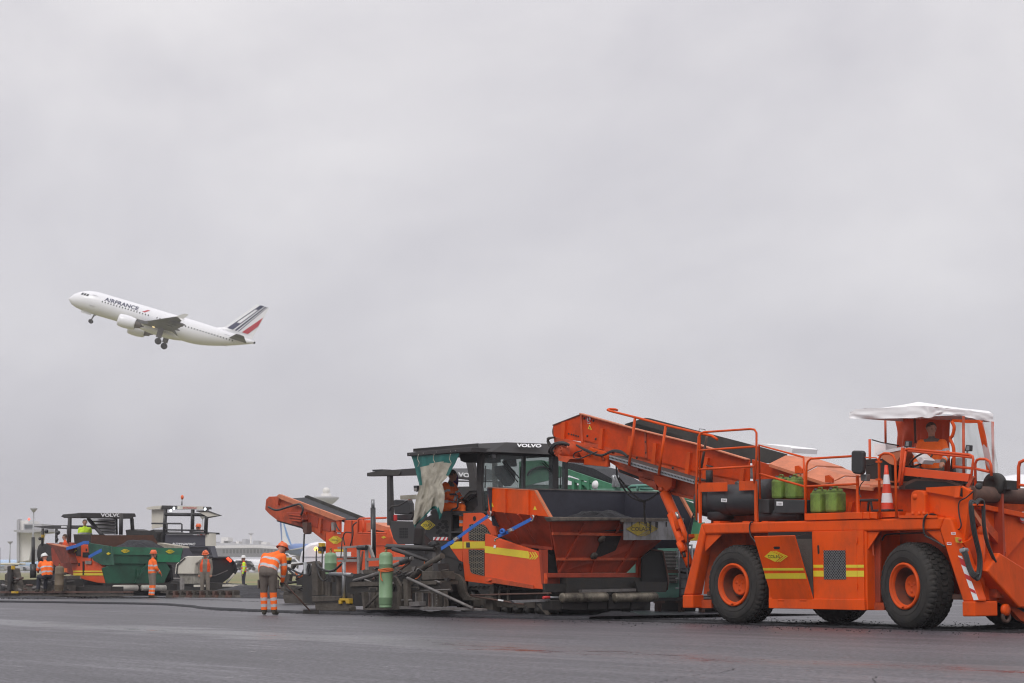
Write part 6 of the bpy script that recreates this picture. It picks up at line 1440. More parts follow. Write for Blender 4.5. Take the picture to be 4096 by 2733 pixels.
c('rear_flap', ORR, [(1610, 522), (1668, 520), (1700, 600), (1640, 600)], .1, WJ - .3)
for pts in ([(1330, 560), (1330, 410), (1345, 400), (1635, 390)], [(1385, 405), (1385, 560)], [(1510, 398), (1515, 560)], [(1335, 555), (1640, 560)]): Cj.pipe('handrail', ORR, 'J', WJ - .3, pts, .035)
for pts in ([(1180, 690), (1165, 600), (1190, 550), (1250, 555)], [(1240, 700), (1270, 580), (1270, 480), (1310, 440)], [(1120, 530), (1095, 490), (1080, 450)]): Cj.pipe('hose', HOSE, 'J', WJ - .25, pts, .022, smooth=True)
cc = qw('J', WJ - .01, 1085, 633); lo_ = logo(Cj, cc, (qw('J', WJ - .01, 1168, 633) - qw('J', WJ - .01, 1002, 633)) / 2, (qw('J', WJ - .01, 1085, 590) - qw('J', WJ - .01, 1085, 678)) / 2, (0, -1, 0))
c('small_diamond', YEL, [(1580, 605), (1605, 590), (1635, 605), (1605, 620)], .01, WJ - .02)
c('yellow_panel', YEL, [(1060, 738), (1170, 738), (1170, 760), (1060, 760)], .02, WJ - .02); c('white_panel', WHT, [(1080, 768), (1245, 765), (1245, 815), (1080, 815)], .02, WJ - .02)
c('paper_label', WHT, [(1098, 550), (1132, 550), (1132, 568), (1098, 568)], .02, WJ - .02)
c('ledge', GRYL, [(1080, 822), (1280, 820), (1280, 832), (1080, 835)], .3, WJ - .3)
c('under_frame', OIL, [(970, 1000), (1745, 1000), (1745, 1150), (970, 1150)], .5, WJ + .2)
# dusty screed parts further left, behind the outer screed
D = Thing('screed', 'dusty brown paver screed with hoses and yellow clamp behind the rake', 'paver screed', tuple(qw('J', 3.5, 700, 1250)))
def d_(n, m, pts, t=.05, w=3.5, **kw): return D.plate(n, m, 'J', w, pts, t, **kw)
d_('end_plate', DUSTY, [(520, 1130), (830, 1160), (850, 1240), (845, 1335), (520, 1325), (500, 1260)], .3)
d_('shoe', DUSTY, [(515, 1255), (850, 1245), (845, 1338), (520, 1328)], .4, 3.3)
d_('deck', GRYL, [(460, 1215), (830, 1195), (830, 1225), (480, 1240)], .6)
d_('upright', DUSTY, [(470, 920), (500, 900), (515, 1190), (480, 1195)], .15); d_('upright', DUSTY, [(555, 1010), (580, 1010), (560, 1120), (535, 1120)], .1)
d_('rail', DUSTY, [(590, 900), (860, 865), (870, 885), (620, 915), (590, 960)], .1, 4.5); d_('rail', DUSTY, [(560, 1015), (780, 1015), (780, 1035), (560, 1035)], .1, 4.3)
d_('crate', OIL, [(640, 1030), (820, 1020), (825, 1130), (650, 1130)], .5, 4.3)
D.pipe('mast', GALV, 'J', 3.4, [(742, 880), (750, 1200)], .05, n=10)
d_('yellow_clamp', YELP, [(722, 1195), (798, 1192), (798, 1245), (722, 1245)], .1, 3.3, bevel=.01)
d_('yellow_sensor', YELP, [(535, 825), (566, 825), (560, 860), (538, 860)], .1, 3.3); d_('sensor_body', OIL, [(538, 858), (562, 858), (552, 900), (535, 900)], .1, 3.3)
for pts in ([(500, 940), (560, 960), (620, 1010), (700, 1030), (730, 960)], [(520, 920), (600, 960), (680, 1000), (740, 1010)], [(780, 900), (770, 960), (780, 1050), (800, 1060), (790, 930)]): D.pipe('hose', HOSE, 'J', 3.4, pts, .03, smooth=True)
D.pipe('orange_hose', OSTRAP, 'J', 3.4, [(640, 990), (680, 1040), (740, 1015), (770, 1060)], .025, smooth=True)
D.pipe('brown_rail', RUST, 'J', 3.6, [(420, 1150), (560, 1180), (820, 1190)], .04)
random.seed(3)
for k in range(14):
    x = random.uniform(480, 820); y = random.uniform(1000, 1190); D.pipe('screed_detail', random.choice([DUSTY, OIL, GRYL]), 'J', 3.5, [(x, y), (x + random.uniform(20, 90), y + random.uniform(-40, 30))], random.uniform(.02, .05), n=6)
# ---- white van
vn = wp('J', 760, 1010, 84)
V = Thing('white_van', 'white van with a lit amber light behind the screed', 'van', tuple(wp('J', 830, 1010, 86)), frame=False)
VW = mat('white vehicle paint', (.72, .72, .76), .3)
def vpt(x, y, dd): return wp('J', x, y, dd)
V.part('body', MB().prism([vpt(x, y, 86) for x, y in [(655, 1030), (672, 900), (700, 770), (745, 700), (800, 668), (870, 655), (1300, 652), (1300, 1060), (655, 1060)]], (0, 2.0, 0)), VW, bevel=.15)
V.part('crease', MB().prism([vpt(x, y, 85.96) for x, y in [(700, 818), (1000, 816), (1000, 820), (700, 822)]], (0, .02, 0)), mat('grey seam', (.3, .3, .33), .5))
V.part('amber_light', MB().ball(vpt(864, 732, 85.5), .09, 10), mat('lit amber', (.9, .4, .05), .4, emit=(1, .42, .05), estr=5), fix=False)
V.part('wheel', MB().lathe(vpt(760, 1060, 86), (0, 1, 0), [(0, -.05), (.3, -.05), (.35, 0), (.35, .3), (0, .3)], 20), TYRE)
# ---- far left train: paver with green hopper
WL = 7.0; GL = 'vehicles of the far left train'
E1 = mach('road_paver', 'orange paver with a dark roof and yellow stripes pushing a green hopper, far left', 'K', 800, WL)
def e(n, m, pts, t=.05, w=WL, k='K', **kw): return E1.plate(n, m, k, w, pts, t, **kw)
e('roof', GRY, [(568, 205), (590, 182), (760, 168), (760, 215), (600, 217)], 2.2, bevel=.03)
uk = qw('K', WL, 760, 200).x
E1.part('roof_front', MB().prism(qus('K', uk, [(755, 168), (1270, 173), (1282, 205), (1150, 224), (755, 216)]), (-.3, 0, 0)), GRY, bevel=.02)
tq = MB(); o_ = qu('K', uk + .02, 945, 207); add_text(tq, 'VOLVO', o_, qu('K', uk + .02, 1142, 208) - o_, qu('K', uk + .02, 945, 173) - o_, .05); E1.part('lettering', tq, WHT, fix=False)
for x0, y0, x1, y1, w in ((656, 215, 650, 445, WL), (1086, 222, 1090, 372, WL + 1.8), (1140, 175, 1136, 375, WL + 1.4), (1240, 224, 1246, 330, WL + 2.3), (830, 225, 960, 378, WL + .8)): E1.pipe('roof_post', GRY, 'K', w, [(x0, y0), (x1, y1)], .075, n=6)
for y in (250, 280, 315, 345): E1.pipe('cage_bar', GRY, 'K', WL + 1.2, [(850 + (y - 225) * .85, y), (1085, y + 3)], .03)
E1.part('cage_sheet', MB().prism(qws('K', WL + 1.6, [(850, 225), (1085, 228), (1085, 372), (970, 372)]), (0, .02, 0)), mat('pale grey sheet', (.42, .42, .45), .6))
e('heap_tray', OIL, [(690, 370), (850, 372), (850, 470), (700, 460)], .6, WL + .2)
e('side_body', ORR, [(640, 505), (700, 462), (830, 470), (832, 590), (870, 600), (960, 680), (988, 832), (920, 828), (800, 800), (690, 760), (665, 650)], .2, bevel=.02)
e('dark_panel', GRY, [(690, 480), (758, 474), (758, 578), (715, 572)], .02, WL - .02); e('yellow_diamond', YEL, [(668, 522), (692, 503), (718, 522), (692, 545)], .02, WL - .04)
for x, y, a, b_ in ((776, 540, 60, 48), (735, 640, 12, 28), (775, 625, 16, 130), (805, 505, 10, 25)): e('vent', SHADE, [(x, y), (x + a, y), (x + a, y + b_), (x, y + b_)], .02, WL - .02)
e('silver_box', ALU, [(800, 620), (858, 622), (855, 650), (800, 650)], .03, WL - .05)
for y, h in ((712, 14), (735, 22)): e('yellow_stripe', YEL, [(688, y), (970, y), (973, y + h), (688, y + h)], .01, WL - .02)
e('lower_side', REDO, [(480, 500), (540, 470), (640, 520), (690, 760), (560, 700), (490, 640)], .2, WL + .3)
e('folded_wing', mat('orange steel in painted shade', (.20, .035, .018), .6, dirt=.5), [(432, 455), (455, 455), (610, 490), (660, 500), (632, 540), (665, 640), (575, 640), (500, 500)], .3, WL - .3)  # wing's orange is browned to paint the shade of its downward face
e('wing_top', ORPALE, [(430, 452), (640, 492), (640, 502), (455, 462)], .3, WL - .32)
e('tow_arm', GRYL, [(660, 755), (730, 765), (755, 810), (765, 870), (790, 895), (740, 900), (700, 820), (660, 800)], .1, WL - .3)
ukf = qw('K', WL, 1050, 600).x
hop = Thing('feed_hopper', 'green steel hopper heaped with black asphalt in front of the far left paver', 'hopper', tuple(qw('K', WL, 1300, 830)))
hop.plate('side_wing', GRND, 'K', WL - .1, [(825, 445), (850, 455), (1040, 484), (1058, 660), (960, 660), (880, 620), (832, 540)], .08, bevel=.01)
fr_ = hop.part('front_sheet', MB().prism(qus('K', ukf, [(1040, 487), (1722, 502), (1692, 634), (1560, 634), (1600, 700), (1540, 830), (1230, 834), (1000, 832), (962, 690), (1057, 655)]), (-.08, 0, 0)), GRND)
hop.part('top_band', MB().prism(qus('K', ukf + .04, [(1040, 487), (1722, 502), (1716, 515), (1700, 572), (1062, 560)]), (-.05, 0, 0)), mat('lighter green', (.03, .17, .09), .45, dirt=.4, dscale=2))
hop.part('right_panel', MB().prism(qus('K', ukf + .05, [(1480, 560), (1705, 565), (1690, 634), (1482, 630)]), (-.05, 0, 0)), mat('bright green panel', (.02, .22, .10), .45, dirt=.3))
for pts in ([(1060, 636), (1480, 640), (1480, 648), (1060, 644)], [(1030, 480), (1045, 482), (1062, 655), (1050, 655)], [(1380, 640), (1398, 640), (1280, 830), (1262, 830)], [(1286, 700), (1306, 700), (1306, 832), (1286, 832)]): hop.part('rib', MB().prism(qus('K', ukf + .06, pts), (-.08, 0, 0)), GRND, fr_)
for x, y in ((1180, 527), (1600, 533)):
    cc = qu('K', ukf + .06, x, y); logo(hop, cc, (qu('K', ukf + .06, x + 44, y) - qu('K', ukf + .06, x - 46, y)) / 2, (qu('K', ukf + .06, x, y - 19) - qu('K', ukf + .06, x, y + 19)) / 2, (1, 0, 0))
hop.plate('small_diamond', YEL, 'K', WL - .13, [(998, 552), (1016, 540), (1036, 552), (1016, 566)], .02)
hop.part('back_wall', MB().prism(qus('K', ukf - 1.6, [(860, 378), (1440, 378), (1480, 445), (1460, 620), (860, 620)]), (-.05, 0, 0)), mat('rusty brown wall', (.10, .04, .022), .7, dirt=.4))
def heap(T, name, u0, u1, w0, w1, z0, h, m=ASPH, n=26, seed=1):
    vs = []
    for i in range(n + 1):
        for j in range(n + 1):
            s_, t = i / n, j / n; d = min(.7, max(0, 1.0 - math.hypot((s_ - .5) * 2, (t - .5) * 2))) / .7; vs.append((u0 + (u1 - u0) * s_, w0 + (w1 - w0) * t, z0 + h * (d ** .75) + noise.noise(Vector((s_ * 9, t * 9, seed))) * .04 * (d > 0) + noise.noise(Vector((s_ * 25, t * 25, seed))) * .03 * (d > 0)))
    fs = [[i * (n + 1) + j, (i + 1) * (n + 1) + j, (i + 1) * (n + 1) + j + 1, i * (n + 1) + j + 1] for i in range(n) for j in range(n)]
    if T is None: return solo(name, MB().add(vs, fs, False), m, kind='stuff', at=((u0 + u1) / 2, (w0 + w1) / 2, 0), fix=False)
    return T.part(name, MB().add(vs, fs, False), m, fix=False)
hz0 = qu('K', ukf, 1300, 495).z
heap(hop, 'asphalt_load', ukf - 1.6, ukf - .1, WL + .1, WL + 3.0, hz0 - .35, .62)
hop.plate('tan_tarpaulin', BEIGE, 'K', WL + 3.0, [(1460, 480), (1480, 450), (1600, 470), (1710, 485), (1712, 500), (1460, 500)], .3)
heap(Pv, 'asphalt_load', uF - 1.6, uF - .05, HW0 + .6, WFI - .3, qu('F', uF, 1700, 655).z - .25, qu('F', uF - .8, 1680, 602).z - qu('F', uF, 1700, 655).z + .25, seed=5)
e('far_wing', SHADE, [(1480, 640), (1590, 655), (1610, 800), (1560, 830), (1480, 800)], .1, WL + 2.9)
for a, b_ in ((1065, 1290), (1330, 1555)):
    p0 = qu('K', ukf + .3, a, 876); p1 = qu('K', ukf + .3, b_, 876); E1.part('push_roller', MB().lathe(p0, p1 - p0, [(0, 0), (.1, 0), (.11, .03), (.11, (p1 - p0).length), (0, (p1 - p0).length)], 16), mat('pale roller', (.5, .48, .42), .5, dirt=.4))
E1.part('under_plate', MB().prism(qus('K', ukf, [(1000, 830), (1600, 825), (1600, 900), (1000, 930)]), (-.3, 0, 0)), OIL)
E1.part('pale_bar', MB().prism(qus('K', ukf + .2, [(1145, 838), (1480, 836), (1480, 852), (1145, 852)]), (-.1, 0, 0)), DUSTY)
e('crawler_track', OIL, [(690, 840), (1000, 850), (1060, 900), (1040, 960), (700, 955), (670, 900)], .4, WL + .1, bevel=.05)
for i in range(6): E1.part('track_roller', MB().lathe(qw('K', WL, 740 + i * 52, 930), (0, 1, 0), [(0, 0), (.12, .0), (.13, .05), (0, .1)], 12), OIL)
q = MB(); E1.part('body_core', MB().box((qw('K', WL, 660, 700).x, WL + .2, .5), (ukf - .2, WL + 2.3, 1.7)), GRY)
WLs = WL - 1.6
e('screed_plate', DUSTY, [(215, 850), (640, 850), (640, 960), (215, 955)], .3, WLs); e('screed_rail', RUST, [(0, 905), (1230, 905), (1230, 920), (0, 925)], .1, WLs - .1); e('screed_rail', DUSTY, [(150, 938), (1230, 935), (1230, 950), (150, 955)], .1, WLs - .1)
e('front_rail', DUSTY, [(1200, 905), (1600, 903), (1600, 918), (1200, 920)], .1, WL + 2.5); e('front_rail', OIL, [(1200, 930), (1560, 928), (1560, 948), (1200, 950)], .1, WL + 2.5)
e('screed_top', OIL, [(0, 800), (640, 790), (640, 860), (0, 880)], .6, WLs + .3); e('outer_plate', DUSTY, [(45, 750), (115, 690), (130, 760), (170, 900), (170, 960), (50, 960)], .3, WLs)
e('control_stack', OIL, [(66, 670), (104, 665), (104, 740), (90, 900), (66, 900)], .1, WLs - .2, bevel=.03); e('yellow_box', YELP, [(104, 665), (118, 665), (118, 700), (104, 700)], .1, WLs - .2)
e('yellow_clamp', YELP, [(105, 905), (150, 905), (150, 925), (105, 925)], .1, WLs - .3)
e('side_skirt', GRY, [(430, 740), (530, 745), (530, 880), (440, 880)], .1, WLs + .3); e('frame_box', DUSTY, [(580, 760), (680, 760), (680, 860), (580, 860)], .3, WLs + .5)
e('underside_shade_plate', OIL, [(0, 862), (1040, 862), (1040, 957), (0, 958)], .5, WLs + .4); e('clutter_box', OIL, [(640, 790), (1060, 830), (1060, 945), (640, 945)], .5, WL + .6); e('clutter_box', OIL, [(1040, 830), (1600, 838), (1600, 948), (1040, 948)], .3, WL + 2.7)  # long low plate is added to put dark shade under the paver
E1.pipe('black_mast', PLA, 'K', WLs + .2, [(312, 398), (312, 650)], .065, n=10); E1.pipe('mast_sleeve', PLA, 'K', WLs + .2, [(312, 650), (312, 780)], .12, n=10)
for k in range(26):
    x = random.uniform(0, 660); y = random.uniform(770, 940); E1.pipe('screed_detail', random.choice([DUSTY, OIL, GRYL, RUST]), 'K', WLs, [(x, y), (x + random.uniform(15, 80), y + random.uniform(-25, 20))], random.uniform(.02, .06), n=5)
e('tag_sign', YELP, [(585, 690), (605, 690), (605, 728), (585, 728)], .02, WLs); e('tag_sign', HELO, [(605, 690), (628, 690), (628, 728), (605, 728)], .02, WLs)
pb = qw('K', WLs - .3, 553, 905); bottle(pb, 'brownish gas bottle on the far left screed', h=qw('K', WLs - .3, 553, 668).z - pb.z, r=.16, strap=False, m=mat('brownish bottle paint', (.16, .12, .075), .6, dirt=.4))
T = Thing('ratchet_strap', 'blue strap across the corner of the green hopper', 'strap', tuple(qw('K', WL - .3, 880, 550)), group='blue straps of the far pavers'); ribbon2 = None
ZMK = K; K = 'K'
ribbon(T, 'webbing', [(955, 520), (890, 552), (832, 585)], .12, STRAP, WL - .35)
T = Thing('ratchet_strap', 'blue strap above the orange side of the far left paver', 'strap', tuple(qw('K', WL - .3, 720, 480)), group='blue straps of the far pavers')
ribbon(T, 'webbing', [(835, 448), (790, 448), (700, 485), (622, 505)], .12, STRAP, WL - .35)
# ---- small machine with a cab behind it
WR = 13.0
Rr = mach('compact_roller', 'small dark machine with a thin canopy on posts behind the far left paver', 'K', 430, WR, 'roller')
def r_(n, m, pts, t=.05, w=WR, **kw): return Rr.plate(n, m, 'K', w, pts, t, **kw)
r_('canopy', GRY, [(320, 295), (440, 290), (500, 285), (760, 286), (760, 322), (460, 318), (320, 302)], 1.6, bevel=.02); r_('canopy_label', WHT, [(575, 293), (625, 293), (625, 308), (575, 308)], .02, WR - .02)
for x0, x1, y in ((402, 398, 470), (530, 530, 450), (640, 640, 450)): Rr.pipe('canopy_post', GRY, 'K', WR, [(x0, 315), (x1, y)], .06, n=6)
for x, y, s_ in ((435, 343, .16), (545, 355, .17), (375, 412, .13), (535, 420, .13)): Rr.part('lamp', MB().ball(qw('K', WR - .1, x, y), s_ * .6, 10), PLA, fix=False)
r_('engine_body', OIL, [(385, 465), (490, 455), (520, 640), (500, 720), (360, 700), (350, 560)], 1.4, bevel=.05); r_('front_panel', REDO, [(560, 445), (680, 450), (680, 600), (500, 560)], .5)
r_('amber_strip', YELP, [(388, 375), (398, 375), (398, 400), (388, 400)], .1, WR - .1)
Rr.part('drum', MB().lathe(qw('K', WR, 385, 545), (0, 1, 0), [(0, -.05), (.2, -.05), (.42, 0), (.42, 1.4), (0, 1.45)], 24), TYRE); Rr.part('rear_drum', MB().lathe(qw('K', WR, 470, 660), (0, 1, 0), [(0, -.05), (.2, -.05), (.42, 0), (.42, 1.4), (0, 1.45)], 24), TYRE)
# ---- charcoal and white paver
WD = 14.5
Dy = mach('road_paver', 'charcoal and cream paver with lit roof lamps and an open black hopper', 'K', 1750, WD)
def y_(n, m, pts, t=.05, w=WD, **kw): return Dy.plate(n, m, 'K', w, pts, t, **kw)
y_('roof', GRY, [(1515, 98), (1680, 102), (1940, 112), (1945, 136), (1500, 136)], .25, bevel=.03)
y_('roof_rear', COL_W, [(1375, 120), (1400, 112), (1520, 100), (1515, 134), (1380, 138)], .3)
y_('roof_panel', COL_W, [(1668, 104), (1905, 108), (1905, 135), (1668, 134)], .03, WD - .03)
tq = MB(); o_ = qw('K', WD - .05, 1718, 129); add_text(tq, 'DYNAPAC', o_, qw('K', WD - .05, 1852, 131) - o_, qw('K', WD - .05, 1718, 113) - o_, .02, .2); Dy.part('lettering', tq, RED, fix=False)
LIT = mat('lit lamp', (1, 1, 1), .4, emit=(.85, .95, 1), estr=4)
for x, y in ((1635, 125), (1605, 147), (1928, 133), (1938, 158)): Dy.part('roof_lamp', MB().ball(qw('K', WD - .15, x, y), (.065, .04, .055), 10), LIT, fix=False)
for x0, y0, x1, y1 in ((1557, 136, 1540, 450), (1812, 138, 1808, 330), (1945, 136, 1932, 372)): Dy.pipe('roof_post', PLA, 'K', WD, [(x0, y0), (x1, y1)], .08, n=6)
Dy.pipe('cross_rail', PLA, 'K', WD, [(1555, 183), (1942, 187)], .07, n=6)
for pts in ([(1428, 268), (1700, 270), (1710, 280), (1710, 350)], [(1570, 270), (1568, 350)], [(1560, 328), (1930, 335)], [(1560, 362), (1930, 365)]): Dy.pipe('handrail', PLA, 'K', WD - .1, pts, .035)
y_('side_tarpaulin', COL_W, [(1425, 140), (1542, 137), (1535, 300), (1425, 318)], .05, WD + .2); y_('right_flap', COL_W, [(1850, 152), (1950, 150), (2075, 195), (1960, 210)], .05, WD - .3)
Dy.pipe('flap_edge', PLA, 'K', WD - .32, [(1850, 152), (1950, 150), (2080, 195), (1960, 212)], .03)
Dy.pipe('beacon_pole', GALV, 'K', WD + 1, [(1709, 98), (1711, 38)], .03); Dy.part('beacon', MB().ball(qw('K', WD + 1, 1713, 22), (.07, .07, .1), 10), HELO, fix=False)
y_('tall_panel', CHAR, [(1545, 375), (1930, 378), (1930, 482), (1530, 480)], .3, bevel=.02); y_('end_panel', COL_W, [(1930, 365), (1970, 362), (1970, 480), (1930, 480)], .3)
y_('console', PLA, [(1780, 340), (1965, 355), (1965, 372), (1780, 372)], .5)
tq = MB(); o_ = qw('K', WD - .02, 1622, 473); add_text(tq, 'DYNAPAC', qw('K', WD - .02, 1648, 473), qw('K', WD - .02, 1838, 474) - qw('K', WD - .02, 1648, 473), qw('K', WD - .02, 1648, 450) - qw('K', WD - .02, 1648, 473), .04, .2); Dy.part('lettering', tq, WHT, fix=False)
y_('emblem', WHT, [(1620, 460), (1632, 448), (1644, 460), (1632, 472)], .01, WD - .02)
y_('engine_hood', CHAR, [(1690, 480), (1975, 480), (2005, 590), (1700, 600), (1720, 520)], .25, bevel=.03)
hg = y_('grille_frame', SHADE, [(1768, 490), (1945, 490), (1978, 556), (1812, 556)], .02, WD - .02)
for i in range(5): y_('grille_slat', CHAR, [(1775 + i * 9, 498 + i * 12), (1950 + i * 7, 498 + i * 12), (1953 + i * 7, 503 + i * 12), (1779 + i * 9, 503 + i * 12)], .03, WD - .05, parent=hg)
y_('white_side', COL_W, [(1735, 582), (1760, 575), (1905, 575), (1895, 610), (1835, 650), (1822, 746), (1640, 745), (1650, 655), (1665, 640)], .5, WD - .3, bevel=.04); y_('edge_strip', PLA, [(1662, 655), (1735, 590), (1742, 592), (1668, 665), (1662, 745), (1652, 745)], .02, WD - .34)
y_('lower_side', mat('dirty cream panel', (.34, .32, .27), .6, dirt=.5), [(1680, 746), (1830, 746), (1830, 835), (1730, 835), (1700, 800)], .4, WD - .2)
ub2 = qw('K', WD, 1850, 700).x
Dy.part('hopper_inside', MB().prism(qus('K', ub2, [(1818, 665), (1895, 592), (2150, 588), (2205, 640), (2228, 705), (2205, 742), (2100, 825), (1990, 850), (1870, 835), (1820, 740)]), (-.2, 0, 0)), mat('black hopper', (.02, .02, .021), .55, dirt=.4, dscale=2), bevel=.03)
Dy.part('hopper_edge', MB().tube([qu('K', ub2 + .1, *p) for p in [(1818, 665), (1895, 592), (2150, 588), (2205, 640), (2228, 705), (2205, 742)]], .05, 6), PLA, fix=False)
Dy.part('hopper_seam', MB().tube([qu('K', ub2 + .05, *p) for p in [(1900, 765), (2020, 762), (2140, 710)]], .025, 5), GRYL, fix=False)
Dy.part('white_edge', MB().tube([qu('K', ub2 + .1, *p) for p in [(2200, 742), (2130, 825)]], .05, 5), COL_W, fix=False)
REDL = mat('lit red marker', (.8, .05, .02), .4, emit=(1, .06, .02), estr=2.5)
for a, b_ in (((1882, 622), (1898, 600)), ((2138, 594), (2170, 624))): Dy.part('red_marker', MB().tube([qu('K', ub2 + .2, *a), qu('K', ub2 + .2, *b_)], .06, 6), REDL, fix=False)
y_('crawler_track', OIL, [(1560, 800), (1900, 840), (1900, 930), (1560, 930)], 1.2, WD - .1); y_('push_roller', COL_W, [(1820, 845), (1870, 845), (1870, 865), (1820, 865)], .3, WD - .8); 
y_('underframe', OIL, [(1900, 820), (2240, 840), (2240, 900), (1900, 900)], .4, WD + .2); y_('push_roller', COL_W, [(2090, 842), (2240, 846), (2240, 862), (2090, 862)], .3, WD - .8)
y_('post', ALU, [(1690, 785), (1712, 785), (1712, 890), (1690, 890)], .1, WD - .7); y_('post_top', ALU, [(1600, 778), (1700, 780), (1700, 792), (1600, 790)], .1, WD - .7)
y_('core', GRY, [(1400, 340), (1545, 375), (1560, 650), (1660, 700), (1660, 830), (1480, 830), (1450, 500)], 1.5, WD + .4)
y_('clutter', OIL, [(1180, 330), (1240, 322), (1290, 335), (1400, 338), (1440, 325), (1470, 350), (1470, 470), (1200, 460)], .6, WD + .2)
lf = Thing('lifted_screed', 'long low steel beam with feet lying on the ground before the workers at left', 'screed frame', tuple(qw('K', 6.0, 1850, 920)))
for y in (898, 912): lf.plate('beam', DUSTY, 'K', 6.0, [(1510, y), (2210, y - 4), (2210, y + 6), (1510, y + 10)], .15)
for i in range(11): x = 1560 + i * 62; lf.plate('foot', RUST if i % 2 else DUSTY, 'K', 5.9, [(x, 905), (x + 24, 905), (x + 20, 940), (x + 34, 965), (x - 8, 965), (x + 4, 935)], .2)
K = ZMK
# ================================================================= aircraft
AW = mat('aircraft white', (.78, .78, .80), .35, coat=.3)
AGR = mat('aircraft grey underside', (.10, .10, .098), .5)
NVY = mat('tail navy', (.006, .010, .06), .4); TRD = mat('tail red', (.45, .015, .03), .4)
DKG = mat('dark glass', (.02, .025, .03), .2)
def frz(s, D, nose=.155, tail=.32):
    if s < nose: t = 1 - s / nose; return D / 2 * max(0, 1 - t ** 2.1) ** .60, -D * .15 * t ** 2
    if s > 1 - tail: r = D / 2 * (1 - .90 * ((s - 1 + tail) / tail) ** 1.5); return r, (D / 2 - r) * .72
    return D / 2, 0
def fus(mb, L, D, nose=.155, tail=.32, n=28, mi=0, up=0):
    st = []; N = 40
    for i in range(N + 1):
        s = i / N; x = L / 2 - L * s
        r, z = frz(s, D, nose, tail)
        st.append((x, max(r, .02), z))
    vs = [(x, r * math.cos(a), z + r * math.sin(a)) for x, r, z in st for a in [2 * math.pi * k / n for k in range(n)]]
    fs = [[i * n + k, i * n + (k + 1) % n, (i + 1) * n + (k + 1) % n, (i + 1) * n + k] for i in range(N) for k in range(n)]
    mb.add(vs, fs, True, mi); mb.f.append([N * n + k for k in range(n)]); mb.sm.append(False); mb.mi.append(mi); return st
def wingm(mb, secs, mi=0):
    # secs: (leading x, y, z, chord, thickness)
    prof = [(0, 0), (.03, .45), (.15, .9), (.4, 1), (.75, .5), (1, .03), (1, -.03), (.7, -.3), (.35, -.6), (.1, -.5), (.02, -.25)]
    vs = []; n = len(prof)
    for x, y, z, c, t in secs: vs += [(x - a * c, y, z + b * t / 2) for a, b in prof]
    fs = [[i * n + k, i * n + (k + 1) % n, (i + 1) * n + (k + 1) % n, (i + 1) * n + k] for i in range(len(secs) - 1) for k in range(n)]
    mb.add(vs, fs, True, mi); b = len(mb.v) - len(vs)
    mb.f += [[b + k for k in range(n)], [b + (len(secs) - 1) * n + k for k in reversed(range(n))]]; mb.sm += [False, False]; mb.mi += [mi, mi]
def finm(mb, secs, mi=0):
    vs = []
    for x, z, c, t in secs: vs += [(x, 0, z), (x - c * .3, t, z), (x - c, 0, z), (x - c * .3, -t, z)]
    fs = [[i * 4 + k, i * 4 + (k + 1) % 4, (i + 1) * 4 + (k + 1) % 4, (i + 1) * 4 + k] for i in range(len(secs) - 1) for k in range(4)]
    mb.add(vs, fs, False, mi); b = len(mb.v) - len(vs); mb.f.append([b + (len(secs) - 1) * 4 + k for k in range(4)]); mb.sm.append(False); mb.mi.append(mi)
